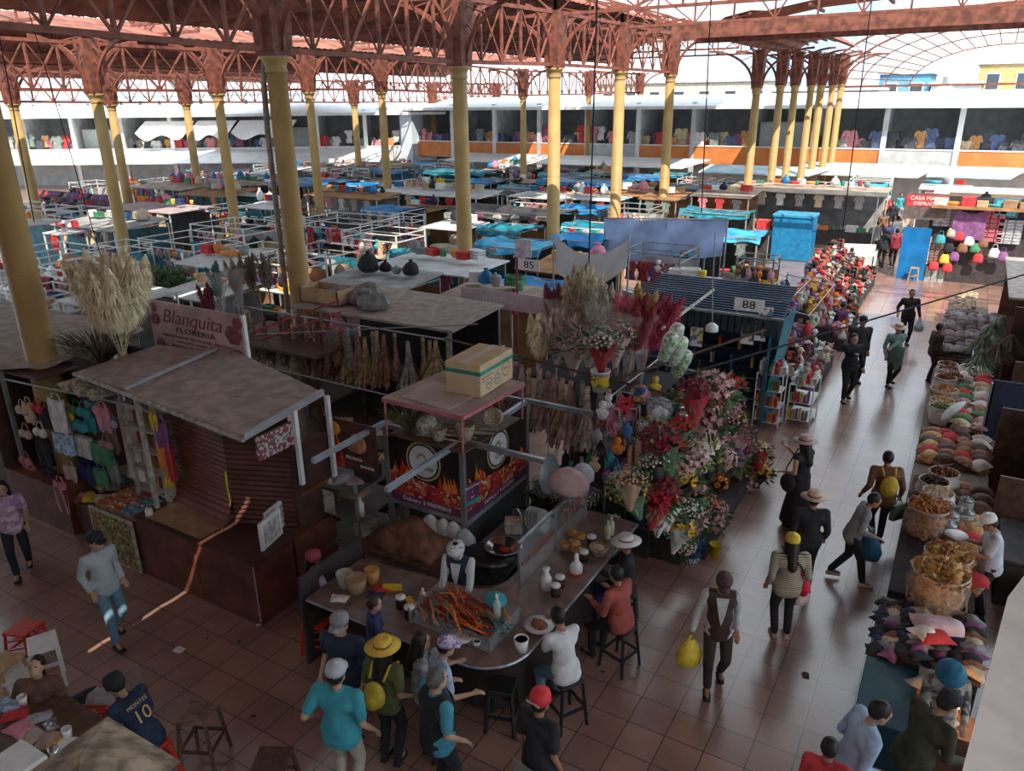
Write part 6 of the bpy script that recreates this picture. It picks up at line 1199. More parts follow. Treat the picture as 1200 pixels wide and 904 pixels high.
t = thing('blue_crate', 'dark teal blue chest on the floor below the clothes table', 'chest', (.2, 7.95, 0)); MB().box(-.32, -.55, 0, .32, .52, .55, .02).build('body', M('dark teal chest', (.01, .05, .075), .6, .15), t); MB().box(-.34, -.57, .55, .34, .54, .6, .01).build('lid', M('teal chest lid', (.012, .065, .095), .6, .15), t)
rag((.62, 8.2, .7), CM['grey'], 'grey printed bag beside the teal chest', 'bags by the teal chest', .26, .9, 'bag', 'cloth_bag'); tag(MB().box(-.25, -.25, 0, .25, .25, .7).build('stand_box', DWOOD, loc=(.66, 8.2, 0)), 'dark box under the grey printed bag', 'box')

for i, (x, y, w_, d_, h_) in enumerate(((1.75, 12.0, 1.0, 1.3, .7), (1.95, 10.6, .9, 1.2, .55), (1.9, 9.3, .9, 1.1, .5), (1.35, 8.9, .35, .8, .45))):
    t = thing('storage_chest', 'dark covered chest behind the vendor at the lower right, ' + ('farthest', 'second farthest', 'third farthest', 'nearest')[i], 'chest', (x, y, 0)); MB().box(-w_ / 2, -d_ / 2, 0, w_ / 2, d_ / 2, h_, .02).build('body', DKC, t); MB().box(-w_ / 2 - .02, -d_ / 2 - .02, h_, w_ / 2 + .02, d_ / 2 + .02, h_ + .05, .01).build('lid', STEP, t)
tag(MB().beam((0, 0, 0), (.45, -.75, .55), .05).build('wooden_plank', CM['orange'], loc=(1.45, 9.9, .62)), 'orange brown plank leaning behind the vendor in the white cap', 'plank')
t = thing('table_lamp', 'small warm lamp glowing on the clothes stall at the lower right', 'lamp', (.78, 7.75, .62)); MB().lathe([(.06, 0), (.06, .02), (.012, .03), (.012, .2)], 12).build('base', STEEL, t); MB().ball((0, 0, .24), .035, 10, 6).build('bulb', M('warm bulb', (1, .55, .2), .4, .02, emit=14), t)
ld = bpy.data.lights.new('bulb_light', 'POINT'); ld.energy = 10; ld.color = (1, .5, .16); ld.shadow_soft_size = .06; lo = bpy.data.objects.new('bulb_light', ld); C.objects.link(lo); lo.parent = t; lo.location = (0, 0, .34)
tag(MB().box(-.2, -.2, 0, .2, .2, .62).build('stand_box', DWOOD, loc=(.78, 7.75, 0)), 'dark box carrying the small warm lamp', 'box')
# ================================================================ people
SKINS = [M('warm brown skin', (.36, .19, .12), .55, .06), M('light brown skin', (.46, .27, .18), .55, .06), M('tan skin', (.52, .31, .21), .55, .06)]
HAIR = M('black hair', (.018, .014, .013), .45, .2, 20); HAIRG = M('grey hair', (.13, .12, .12), .6, .3, 25); HAIRB = M('dark brown hair', (.05, .03, .02), .5, .2, 20)
def capsule(m, p, q, r1, r2, n=10, fl=1.0):
    m.tube(p, q, r1, n, r2); m.ball(p, r1, n, 6); m.ball(q, r2, n, 6)
def fused(name, m, vox, mat, parent, smooth=3, cut=None):
    me = bpy.data.meshes.new(name); me.from_pydata(m.v, [], m.f); me.update(); o = bpy.data.objects.new(name, me)
    r = o.modifiers.new('r', 'REMESH'); r.mode = 'VOXEL'; r.voxel_size = vox; s = o.modifiers.new('s', 'SMOOTH'); s.factor = .5; s.iterations = smooth
    e = bake(o)
    e.materials.clear(); e.materials.append(mat); e.polygons.foreach_set('use_smooth', [True] * len(e.polygons)); e.name = name
    return obj(name, e, parent)
def ik(a, t, l1, l2, hint):
    a = Vector(a); t = Vector(t); d = t - a; L = d.length
    if L > (l1 + l2) * .995: t = a + d.normalized() * (l1 + l2) * .995; d = t - a; L = d.length
    x = (l1 * l1 - l2 * l2 + L * L) / (2 * L); h = sqrt(max(0, l1 * l1 - x * x)); u = d.normalized(); hv = Vector(hint); hv = (hv - u * hv.dot(u))
    hv = hv.normalized() if hv.length > 1e-4 else u.orthogonal().normalized()
    return a + u * x + hv * h, t
def person(label, head, h=150, H=1.66, pose='stand', top='white', sleeve='long', legs='black', shoe='black', hair='short', hairm=None, hat=None, hatm=None, skin=0, lh=None, rh=None, lean=0.0, step=.0, seat=.5, build=1.0, look=0.0, vest=None, apron=None, skirt=None, loc=None, pat=None, nod=0.0, extra=None, twist=0.0):
    s = H / 1.7; sit = pose == 'sit'; hz = seat + .06 if sit else .90 * s
    zc = (hz + .70 * s * cos(lean)) if sit else hz + .68 * s * cos(lean)
    if loc is None:
        p = at(head[0], head[1], zc); hr = radians(h); off = .70 * s * sin(lean); p = Vector((p.x - sin(hr) * off, p.y - cos(hr) * off, 0))
    else: p = Vector(loc)
    R = thing('person', label, 'person', (p.x, p.y, 0), -radians(h)); sk = SKINS[skin]
    T = lambda x, y, z: Vector((x * s, (y * cos(lean) + z * sin(lean)) * s, hz + (z * cos(lean) - y * sin(lean)) * s))     # torso frame above the hips
    b = build
    ch, nk, hd = T(0, 0, .46), T(0, .0, .55), T(0, .02, .68)
    if nod: hd = nk + (Matrix.Rotation(-nod, 3, 'X') @ (hd - nk))
    sh = {-1: T(-.175 * b, 0, .475), 1: T(.175 * b, 0, .475)}; hip = {-1: Vector((-.09 * s, 0, hz)), 1: Vector((.09 * s, 0, hz))}
    # arms
    dl = lh or (-.21, .06, -.04); dr = rh or (.21, .06, -.04)                  # hand targets relative to hips, metres at 1.7 m tall
    wr = {}; el = {}
    for sd, tg in ((-1, dl), (1, dr)): el[sd], wr[sd] = ik(sh[sd], (tg[0] * s, tg[1] * s, hz + tg[2] * s), .29 * s, .25 * s, (sd * .18, -1, -.3))
    kn = {}; an = {}
    for sd in (-1, 1):
        if sit: t = Vector((sd * .12 * s, .38 * s, .09)) if step == 0 else Vector((sd * .12 * s, (.38 + sd * step) * s, .09))
        else: t = Vector((sd * .085 * s, sd * step * s, .085 * s + (.05 if step and sd * step < 0 else 0)))
        kn[sd], an[sd] = ik(hip[sd], t, .43 * s, .42 * s, (sd * .15, 1, .4 if sit else 0))
    ff = Vector((0, 1, 0))
    m = MB()                                                  # one continuous body
    hm = Matrix.Rotation(-(lean * .5 + nod), 3, 'X') @ Matrix.Rotation(look, 3, 'Z')
    HD = lambda x, y, z: hd + hm @ (Vector((x, y, z)) * s)
    m.ball(hd, .1 * s, 14, 10, (.80, .98, 1.18), hm); m.ball(HD(0, .035, -.075), .058 * s, 10, 7, (1, 1, .8), hm)            # skull, jaw
    m.ball(HD(0, .095, -.015), .017 * s, 8, 5, (.8, 1.1, 1.3)); m.ball(HD(0, .088, -.062), .024 * s, 8, 5, (1.2, .6, .5)); m.ball(HD(0, .075, .03), .045 * s, 8, 5, (1.4, .6, .4))
    for sd in (-1, 1): m.ball(HD(sd * .083, -.005, -.015), .024 * s, 8, 5, (.4, .9, 1.2))
    capsule(m, T(0, -.01, .46), HD(0, -.015, -.07), .055 * s, .05 * s)
    capsule(m, T(-.08 * b, 0, .40), T(.08 * b, 0, .40), .10 * s * b, .10 * s * b); capsule(m, T(0, 0, .38), T(0, 0, .02), .11 * s * b, .12 * s * b)
    for sd in (-1, 1):
        capsule(m, T(sd * .08, 0, .47), sh[sd], .05 * s, .052 * s); capsule(m, sh[sd], el[sd], .048 * s * b, .037 * s); capsule(m, el[sd], wr[sd], .037 * s, .025 * s)
        capsule(m, hip[sd], kn[sd], .078 * s * b, .052 * s); capsule(m, kn[sd], an[sd], .05 * s, .035 * s); capsule(m, an[sd], an[sd] + Vector((sd * .015, .14 * s, -.05 * s)), .033 * s, .028 * s)
        d = (wr[sd] - el[sd]).normalized(); sv = d.cross(Vector((0, 0, 1))); sv = (sv if sv.length > .1 else Vector((1, 0, 0))).normalized(); up = sv.cross(d)
        c0 = wr[sd] + d * .02 * s; c1 = wr[sd] + d * .085 * s
        for k in range(4):
            o = (k - 1.5) * .019 * s; L = (.062, .075, .07, .055)[k] * s; a0 = c1 + sv * o; a1 = a0 + d * L * .55 - up * .012 * s; a2 = a1 + d * L * .35 - up * .025 * s
            capsule(m, c0 + sv * o * .6, a0, .013 * s, .0115 * s, 6); capsule(m, a0, a1, .0115 * s, .0105 * s, 6); capsule(m, a1, a2, .0105 * s, .010 * s, 6)
        th = c0 + sv * (-sd) * .03 * s; t1 = th + (d * .7 - sv * sd * .55) * .04 * s; capsule(m, c0, th, .013 * s, .0125 * s, 6); capsule(m, th, t1, .0125 * s, .011 * s, 6); capsule(m, t1, t1 + d * .03 * s, .011 * s, .0105 * s, 6)
    body = fused('body', m, .0125, sk, R, 2)
    e = MB()
    for sd in (-1, 1): e.ball(HD(sd * .034, .094, .006), .0095 * s, 8, 5, (1.4, .6, .9))
    e.build('eyes', HAIR, R, True)
    # clothes
    tm = top if not isinstance(top, str) else CM[top]; lm = legs if not isinstance(legs, str) else CM[legs]
    m = MB(); g = .020 * s
    capsule(m, T(-.085 * b, 0, .405), T(.085 * b, 0, .405), .112 * s * b, .112 * s * b, 12); capsule(m, T(0, 0, .36), T(0, .01, .06), .128 * s * b, .145 * s * b, 14); capsule(m, T(-.05 * b, 0, .06), T(.05 * b, 0, .06), .135 * s * b, .135 * s * b, 12)
    capsule(m, T(-.05, .0, -.03), T(.05, 0, -.03), .14 * s * b, .14 * s * b, 12)
    for sd in (-1, 1):
        capsule(m, T(sd * .06, 0, .475), sh[sd], .058 * s, .066 * s * b)
        if sleeve == 'long': capsule(m, sh[sd], el[sd], .064 * s * b, .054 * s); capsule(m, el[sd], el[sd].lerp(wr[sd], .93), .054 * s, .041 * s)
        elif sleeve == 'short': capsule(m, sh[sd], sh[sd].lerp(el[sd], .72), .066 * s * b, .062 * s)
    shirt = fused('shirt', m, .016, tm, R, 4)
    c = MB().lathe([(.062 * s, -.02), (.07 * s, .0), (.066 * s, .02), (.058 * s, .015)], 14, T(0, -.005, .525)); c.build('collar', tm, R, True)
    if vest:
        m = MB(); capsule(m, T(-.085 * b, -.006, .41), T(.085 * b, -.006, .41), .122 * s * b, .122 * s * b, 12); capsule(m, T(0, -.006, .36), T(0, 0, -.02), .144 * s * b, .17 * s * b, 14)
        for sd in (-1, 1): capsule(m, T(sd * .06, 0, .475), T(sd * .14 * b, 0, .475), .07 * s, .07 * s)
        fused('vest', m, .016, vest, R, 4); f = MB(); P_ = [T(-.05, .125 * b, .44), T(.05, .125 * b, .44), T(.0, .15 * b, .2)]
        f.grid(lambda u, v: T((2 * u - 1) * .075 * (1 - v) ** .8, .118 * b + .05 * min(1, v * 2.2), .50 - .36 * v), 6, 8); f.build('shirt_front', tm, R)
    m = MB()
    if skirt:
        m.lathe([(.15 * s, hz + .05), (.18 * s, hz - .15), (.24 * s, .35 * s), (.27 * s, .12), (.25 * s, .12), (.1, hz - .1)], 20); m.build('skirt', skirt, R, True)
    else:
        capsule(m, T(-.05, 0, .06), T(.05, 0, .06), .122 * s * b, .122 * s * b, 12)
        for sd in (-1, 1): capsule(m, hip[sd], kn[sd], .094 * s * b, .069 * s, 12); capsule(m, kn[sd], kn[sd].lerp(an[sd], .93), .067 * s, .055 * s, 12)
        capsule(m, hip[-1] + Vector((0, 0, -.02)), hip[1] + Vector((0, 0, -.02)), .10 * s, .10 * s)
        fused('trousers', m, .016, lm, R, 4)
    for sd in (-1, 1):
        m = MB(); a = an[sd]; z0 = a.z - .085 * s
        m.ball(a + Vector((0, .0, -.045 * s)), .045 * s, 10, 6, (1, 1.2, 1)); capsule(m, a + Vector((sd * .005, .0, -.052 * s)), a + Vector((sd * .02, .15 * s, -.058 * s)), .036 * s, .034 * s); m.box(a.x - .045 * s, a.y - .06 * s, z0, a.x + .05 * s, a.y + .17 * s, z0 + .02 * s)
        fused('shoe', m, .014, CM[shoe] if isinstance(shoe, str) else shoe, R, 2)
    # hair
    hmz = hairm or HAIR
    if hair:
        m = MB(); m.ball(HD(0, -.018, .022), .104 * s, 14, 9, (.86, .98, 1.10), hm)
        if hair == 'long':
            capsule(m, HD(0, -.05, -.02), T(0, -.12, .36), .085 * s, .07 * s, 12); 
            for sd in (-1, 1): capsule(m, HD(sd * .07, -.01, .0), T(sd * .09, -.02, .42), .035 * s, .03 * s)
        elif hair == 'bun': m.ball(HD(0, -.11, .04), .045 * s, 10, 6)
        elif hair == 'tail': capsule(m, HD(0, -.09, 0), T(0, -.14, .40), .045 * s, .03 * s, 10)
        m.v = [v for v in m.v]; ho = fused('hair', m, .012, hmz, R, 2)
        cutn = hm @ Vector((0, 1, .0)); me = ho.data                # open the hair at the face
        import bmesh
        bm = bmesh.new(); bm.from_mesh(me); dead = [v for v in bm.verts if (lambda q: q.y > .055 * s and q.z < .055 * s and abs(q.x) < .075 * s)(hm.transposed() @ (v.co - hd))]
        bmesh.ops.delete(bm, geom=dead, context='VERTS'); bm.to_mesh(me); bm.free()
    hmt = hatm if (hatm is None or not isinstance(hatm, str)) else CM[hatm]
    def hatlathe(prof, n=20, dz=.05, nm='hat', mat=None, sy=1.12, tl=0.0): return MB().lathe([(r * s, z * s) for r, z in prof], n, HD(0, -.005, dz), 1, sy, hm @ Matrix.Rotation(tl, 3, 'X')).build(nm, mat or hmt, R, True)
    if hat == 'cap':
        hatlathe([(.098, -.015), (.1, .02), (.09, .065), (.055, .092), (.012, .1), (.01, .108), (0, .108)], nm='cap'); m = MB(); m.grid(lambda u, v: HD((2 * u - 1) * .075 * (1 - .25 * v * v), .075 + .10 * v * sqrt(max(0, 1 - .6 * (2 * u - 1) ** 2)), .045 - .018 * v - .02 * (2 * u - 1) ** 2), 8, 4, .008); m.build('cap_brim', hmt, R, True)
    elif hat == 'backcap': hatlathe([(.098, -.03), (.1, .02), (.09, .065), (.055, .092), (0, .1)], nm='cap')
    elif hat == 'beanie': hatlathe([(.1, -.06), (.104, -.02), (.102, .04), (.075, .085), (0, .1)], nm='hood')
    elif hat == 'hat':
        o = hatlathe([(.19, -.005), (.195, .0), (.11, .012), (.1, .02), (.092, .085), (.075, .105), (.03, .095), (0, .095)], 24, .045, tl=-.1); hatlathe([(.103, .022), (.1, .045), (.098, .045)], 20, .047, 'hat_band', CM['brown'])
    elif hat == 'bucket': hatlathe([(.155, -.06), (.157, -.055), (.105, .0), (.095, .06), (.08, .085), (0, .09)], 22, .045)
    elif hat == 'hairnet': hatlathe([(.1, -.05), (.118, -.01), (.12, .045), (.085, .09), (0, .1)], 18, .03, 'cloth_cap')
    if apron:
        m = MB(); m.grid(lambda u, v: T((2 * u - 1) * .17 * b, .165 * b - .05 * (2 * u - 1) ** 2, .22 - .62 * v if not sit else .22 - .25 * v), 10, 8, .004); m.build('apron', apron, R, True)
    if extra: extra(R, s, T, HD, wr, hz, el, sh)
    return R
def carried(kind, mat, sc=1.0, side=1, label='', cat='bag'):        # a bag held in the hand: a thing of its own
    def f(R, s, T, HD, wr, hz, el, sh):
        W = Matrix.Translation(R.location) @ R.rotation_euler.to_matrix().to_4x4(); p = W @ (wr[side] + (wr[side] - el[side]).normalized() * .07)
        m = MB()
        if kind == 'sack': m.lathe([(.05, -.42), (.15, -.38), (.17, -.26), (.12, -.12), (.03, -.02), (.03, .02)], 14, sy=.7); m.v = [(x * (1 + .1 * sin(17 * z + 5 * y)) * sc, y * sc, z * sc) for x, y, z in m.v]
        else: m.box(-.14 * sc, -.05 * sc, -.45 * sc, .14 * sc, .05 * sc, -.13 * sc, .01)
        o = m.build('carried_bag', mat, loc=p, rz=R.rotation_euler.z + .6, smooth=kind == 'sack'); tag(o, label, cat); h_ = MB().path([(-.08 * sc, 0, -.14 * sc), (-.04 * sc, 0, -.02), (.04 * sc, 0, -.02), (.08 * sc, 0, -.14 * sc)], .008, 5).build('handle', mat, o)
    return f
def worn(kind, mat, label, sc=1.0, side=1):
    def f(R, s, T, HD, wr, hz, el, sh):
        W = Matrix.Translation(R.location) @ R.rotation_euler.to_matrix().to_4x4()
        if kind == 'backpack':
            c = T(0, -.22, .25); m = MB().ball((0, 0, 0), .17 * sc, 12, 8, (.85, .5, 1.15)).ball((0, -.07, -.06), .1 * sc, 10, 6, (.9, .5, .9)); o = m.build('backpack', mat, loc=W @ c, rz=R.rotation_euler.z, smooth=True)
            for sd in (-1, 1): MB().path([Vector((sd * .08, .05, .15)), Vector((sd * .1, .16, .27)), Vector((sd * .1, .34, .18)), Vector((sd * .11, .36, .0))], .014, 5).build('strap', mat, o)
        else:
            c = T(side * .24, .06, -.02); m = MB().ball((0, 0, 0), .16 * sc, 12, 8, (.55, .9, 1.05)); o = m.build('shoulder_bag', mat, loc=W @ c, rz=R.rotation_euler.z, smooth=True)
            MB().path([Vector((0, -.05, .14)), Vector((-side * .12, -.2, .4)), Vector((-side * .32, -.10, .57)), Vector((-side * .3, .12, .5)), Vector((-side * .1, .14, .2)), Vector((0, .05, .14))], .012, 5).build('strap', CM['black'], o)
        tag(o, label, 'bag')
    return f
def both(*fs):
    def f(*a):
        for q in fs: q(*a)
    return f
def backtext(items, mat, z0=.33):
    def f(R, s, T, HD, wr, hz, el, sh):
        for tx, size, dz in items:
            a = T(0, -.135, z0 + dz); ln = (T(0, 0, 1) - T(0, 0, 0)); tilt = atan2(ln.y, ln.z)
            text(tx, size, mat, R, a + Vector((0, -.015, 0)), (radians(90) - tilt, 0, 0))
    return f
DENIM = M('blue denim', (.14, .24, .36), .8, .2, 14); PALEDENIM = M('pale denim', (.14, .26, .35), .8, .1, 14); KHAKI = M('khaki cloth', (.50, .44, .34), .8, .12, 10); TEALS = M('teal polo cloth', (.06, .36, .44), .8, .12, 6); GREYB = M('grey blue sweater', (.42, .47, .50), .85, .05, 10); OLIVE = M('olive top', (.13, .15, .06), .8, .15, 8); PURF = many('purple floral top', [(.40, .24, .40), (.45, .30, .46), (.62, .50, .60), (.36, .2, .34), (.5, .34, .46)], 16)
LBLUE = M('light blue shirt', (.40, .52, .68), .8, .15, 8); NAVYP = M('navy polo', (.03, .045, .08), .8, .15, 8); STRIPE = M('striped sweater', (.52, .46, .36), .85, .2, 13, kind='stripes', col2=(.10, .10, .08)); BRJ = M('brown jacket', (.17, .08, .04), .7, .2, 8); TEALA = M('sage apron', (.20, .33, .30), .8, .15, 8); GHOOD = M('grey hoodie', (.26, .27, .29), .85, .15, 12); REDT = M('brick red top', (.42, .10, .08), .8, .15, 8); CAMO = many('flowered grey shirt', [(.42, .40, .36), (.20, .18, .17), (.5, .46, .4), (.3, .28, .26), (.12, .11, .1)], 18); LIL = M('lilac top', (.40, .32, .44), .8, .12, 8)
YSTRAW = M('yellow straw hat', (.78, .48, .06), .7, .15, 30); STRAW = M('beige straw hat', (.60, .44, .34), .7, .12, 30); WHAT = M('white felt hat', (.80, .76, .74), .7, .05, 10); PCAP = many('purple patterned cap', [(.3, .2, .4), (.5, .4, .55), (.2, .15, .3), (.6, .5, .6)], 30); WNET = many('white speckled cap', [(.7, .7, .72), (.35, .35, .4), (.75, .75, .76), (.6, .6, .62)], 45); MAROON = M('maroon cap', (.28, .04, .06), .7, .1); BBUCK = M('blue bucket hat', (.03, .17, .28), .7, .15, 14); REDCAP = M('bright red cap', (.72, .04, .05), .6, .06)
person('woman in a purple floral top and black trousers walking at the left edge', (2, 572), 120, 1.60, top=PURF, sleeve='short', step=.16, hair='long', skin=1, lh=(-.22, .1, .02), rh=(.24, -.08, .02))
person('man in a grey blue sweater, jeans and black cap walking past the kiosk', (111, 634), 95, 1.68, top=GREYB, legs=PALEDENIM, hat='cap', hatm='black', step=.15, skin=1, lh=(-.22, .05, .02), rh=(.22, .08, .05), look=.3)
person('woman in a brown jacket sitting at the food stall looking up', (40, 782), 140, 1.55, 'sit', top=M('brown knit jacket', (.17, .09, .06), .85, .2, 14), legs=DENIM, hair='tail', skin=2, nod=-.5, rh=(.32, .25, .2), lh=(-.25, .3, .12), build=1.12)
person('person in a dark navy number 10 jersey and black hood bent over at the stall', (137, 800), -95, 1.66, 'sit', top=M('navy jersey', (.02, .035, .07), .8, .2, 8), legs='black', hat='beanie', hatm='black', lean=.45, nod=.25, lh=(-.2, .45, .12), rh=(.2, .45, .12), seat=.52, extra=backtext((('MONTES', .06, .1), ('10', .2, -.04)), M('gold jersey print', (.66, .42, .16), .6)))
person('person in a lilac top and maroon cap sitting at the left end of the counter', (366, 655), 20, 1.6, 'sit', top=LIL, legs='black', hat='backcap', hatm=MAROON, hair='tail', seat=.58, rh=(.25, .3, .3), lh=(-.2, .35, .2))
person('man in a navy polo with sunglasses on his cap standing by the counter', (399, 731), 165, 1.70, top=NAVYP, sleeve='short', legs='navy', hair='short', hairm=HAIRB, hat='cap', hatm=CM['grey'], skin=2, lh=(-.26, .12, .0), rh=(.26, .1, .0), build=1.12)
person('man in a teal polo shirt and pale grey cap seen from behind', (393, 792), -15, 1.72, top=TEALS, sleeve='short', legs=KHAKI, hat='cap', hatm=M('pale grey cap', (.48, .50, .54), .7, .08), skin=2, lh=(-.33, .02, .1), rh=(.3, .1, .0), build=1.15)
person('woman in an olive top with a yellow straw hat and yellow backpack', (448, 762), -10, 1.62, top=OLIVE, sleeve='short', legs='black', hat='hat', hatm=YSTRAW, hair='long', skin=1, lh=(-.24, .1, .0), rh=(.24, .1, .05), extra=worn('backpack', M('yellow backpack', (.66, .50, .05), .6, .15, 9), 'yellow backpack on the back of the woman in the yellow hat', .85))
person('woman with long dark hair and a grey shirt beside the yellow hat', (492, 752), 45, 1.56, top=M('grey patterned shirt', (.34, .34, .36), .8, .25, 20), legs='black', hair='long', skin=2, lh=(-.2, .3, .2), rh=(.2, .3, .2))
person('grey haired man in a black vest over a teal shirt', (510, 797), 25, 1.72, top=M('teal blue shirt', (.07, .30, .42), .8, .1, 8), sleeve='short', legs='black', hair='short', hairm=HAIRG, skin=2, vest=M('black vest', (.022, .022, .026), .8, .2, 8), rh=(.22, .16, .02), build=1.12)
person('person in a light blue shirt and purple patterned cap leaning on the counter', (522, 758), 35, 1.58, top=LBLUE, sleeve='short', legs='navy', hat='cap', hatm=PCAP, hair='short', skin=2, lean=.3, lh=(-.22, .4, .2), rh=(.35, .38, .2))
person('person in a bright red cap and black shirt walking at the bottom centre', (632, 824), 10, 1.68, top=M('black shirt', (.028, .028, .032), .8, .15, 8), sleeve='short', legs='black', hat='backcap', hatm=REDCAP, skin=0, apron=None, extra=both(lambda R, s, T, HD, wr, hz, el, sh: MB().grid(lambda u, v: T(-.2 + .4 * u, -.16 - .02 * sin(3.1 * u), .03 - .5 * v), 8, 6, .006).build('pale_apron', M('pale apron', (.52, .50, .48), .8, .1, 8), R, True), lambda R, s, T, HD, wr, hz, el, sh: text('NAUTICA', .035, WHL, R, HD(0, -.118, .055), (radians(80), 0, 0))))
person('young man in a white shirt and jeans eating on a black stool', (656, 722), -60, 1.66, 'sit', top=M('white T shirt', (.74, .74, .76), .8, .08, 8), sleeve='short', legs=PALEDENIM, hair='short', skin=0, seat=.64, lean=.22, nod=.25, lh=(-.12, .42, .36), rh=(.12, .42, .36), step=.05)
person('person in a brick red top sitting on a stool with the back turned', (723, 672), -75, 1.62, 'sit', top=REDT, legs='black', hair='short', seat=.62, lean=.15, lh=(-.2, .35, .25), rh=(.2, .35, .25), build=1.1)
person('person in a white sombrero and black clothes sitting at the far end of the counter', (735, 636), -110, 1.6, 'sit', top='black', legs='navy', hat='hat', hatm=WHAT, hair='short', seat=.6, lh=(-.15, .4, .3), rh=(.15, .4, .3))
person('vendor in a white speckled cap and navy vest serving behind the counter', (536, 642), 165, 1.62, top=M('white work shirt', (.66, .66, .68), .8, .08, 8), legs='black', hat='hairnet', hatm=WNET, skin=1, vest=NAVYP, nod=.3, lean=.1, lh=(-.22, .42, .1), rh=(.15, .4, .1))
person('boy with brown hair and a dark blue shirt at the left part of the counter', (437, 708), 45, 1.42, top='navy', legs='navy', hair='short', hairm=HAIRB, skin=2, lh=(-.2, .3, .25), rh=(.2, .3, .25))
person('man in a dark vest, white shirt and flat cap carrying a yellow bag', (848, 680), 160, 1.66, top=M('white checked shirt', (.58, .58, .57), .8, .12, 25), legs=M('dark brown trousers', (.05, .035, .03), .8), hat='cap', hatm=M('brown cap', (.085, .045, .05), .7, .2, 12), step=.14, skin=0, vest=M('dark brown vest', (.075, .04, .03), .8, .15, 8), lh=(-.2, .14, .08), rh=(.32, .1, -.02), nod=.3, extra=carried('sack', M('yellow bag film', (.80, .60, .06), .45, .15, 12), 1.0, 1, 'yellow plastic bag carried by the man in the dark vest'))
person('woman in a striped sweater, yellow cap and red shoulder bag', (929, 637), -25, 1.58, top=STRIPE, legs='black', shoe='beige', hat='cap', hatm=M('yellow cap', (.74, .56, .05), .6, .12), hair='long', skin=1, lh=(-.26, .05, .0), rh=(.26, .08, .0), build=1.15, extra=both(worn('bag', M('red bag', (.66, .02, .08), .6), 'red shoulder bag on the woman in the striped sweater', 1.0), carried('sack', M('white film bag', (.66, .64, .66), .45, .1), .75, 1, 'whitish plastic bag beside the red shoulder bag')))
person('person in black with a wide beige straw hat ahead of the striped sweater', (954, 586), -20, 1.62, top='black', legs='black', hat='hat', hatm=STRAW, hair='short', build=1.1, lh=(-.25, .1, 0), rh=(.25, .1, 0))
person('woman in a long black dress and pale hat holding a phone', (944, 520), -60, 1.66, top='black', sleeve='none', legs='black', hair='long', hat='hat', hatm=M('pale pink hat', (.60, .44, .38), .7), skin=1, skirt=CM['black'], lh=(-.2, .2, .12), rh=(.1, .42, .42), extra=both(worn('bag', CM['black'], 'black tote on the arm of the woman in the black dress', 1.0, -1), lambda R, s, T, HD, wr, hz, el, sh: tag(MB().box(-.035, -.005, 0, .035, .005, .14).build('phone', PLW, loc=((Matrix.Translation(R.location) @ R.rotation_euler.to_matrix().to_4x4()) @ (wr[1] + Vector((0, .09, .0))))), 'white phone held out by the woman in the black dress', 'phone')))
person('person in a grey hoodie with black hair bending forward and walking', (1022, 585), 75, 1.56, top=GHOOD, legs='black', shoe='beige', hair='short', step=.24, lean=.28, nod=.2, lh=(-.2, .25, .05), rh=(.22, .3, .1), extra=carried('sack', M('blue bag film', (.03, .17, .34), .5, .15), 1.2, -1, 'large blue bag behind the person in the grey hoodie'))
person('person in a brown jacket with a yellow backpack walking up the aisle', (1041, 537), -20, 1.62, top=BRJ, legs='black', hair='short', lean=.15, step=.1, build=1.12, lh=(-.32, .05, .05), rh=(.3, .12, .0), extra=both(worn('backpack', M('mustard backpack', (.62, .42, .04), .6, .15, 9), 'mustard yellow backpack on the brown jacket', .95), carried('flat', M('grey green bag', (.22, .27, .24), .5), .9, 1, 'grey green square bag hanging from the hand of the brown jacket')))
person('vendor in a white shirt and white cap behind the wafer sacks', (1166, 612), -100, 1.62, top=M('white blue shirt', (.56, .60, .70), .8, .1, 8), sleeve='short', legs='black', hat='cap', hatm=PLW, skin=0, lean=.12, nod=.4, lh=(-.15, .38, .22), rh=(.15, .35, .25), apron=M('grey apron', (.30, .33, .38), .8), extra=lambda R, s, T, HD, wr, hz, el, sh: tag(MB().lathe([(.06, 0), (.14, .03), (.15, .035), (0, .02)], 16).build('food_dish', PLW, loc=(Matrix.Translation(R.location) @ R.rotation_euler.to_matrix().to_4x4()) @ (wr[1] + Vector((0, .12, .02))), smooth=True), 'white dish held by the vendor in the white cap', 'plate'))
person('man in a light blue shirt with black hair looking right at the bottom right', (1026, 833), 65, 1.68, top=LBLUE, legs='navy', hair='short', skin=1, lean=.2, nod=.25, lh=(-.22, .2, .1), rh=(.22, .25, .1), build=1.12)
person('person with black hair and a red top at the bottom edge right', (972, 878), 0, 1.5, top=CM['red'], legs='black', hair='short')
person('person in a black cap and dark olive jacket bending at the bottom right', (1106, 822), 45, 1.66, top=M('dark olive jacket', (.05, .05, .03), .8, .2, 8), legs='black', hat='cap', hatm='black', lean=.35, nod=.35, lh=(-.15, .4, .1), rh=(.2, .4, .05), build=1.15)
person('person in a blue bucket hat and flowered shirt facing the camera at the clothes table', (1115, 783), 175, 1.56, top=CAMO, legs=KHAKI, hat='bucket', hatm=BBUCK, skin=2, nod=.35, lean=.2, lh=(-.2, .32, .12), rh=(.15, .34, .1))
BLK2 = M('black clothes', (.022, .022, .025), .8, .2, 8)
person('man in black with folded hand walking towards the camera in the aisle', (1001, 397), 155, 1.68, top=BLK2, legs=BLK2, hair='short', skin=1, step=.12, rh=(-.0, .22, .36), lh=(-.28, .08, .0), build=1.12)
person('taller person in black just behind the man in black', (1006, 381), 155, 1.74, top=M('charcoal clothes', (.04, .038, .038), .8), legs=BLK2, hat='cap', hatm='black', skin=0, loc=tuple(at(1000, 448, 0)), build=1.15)
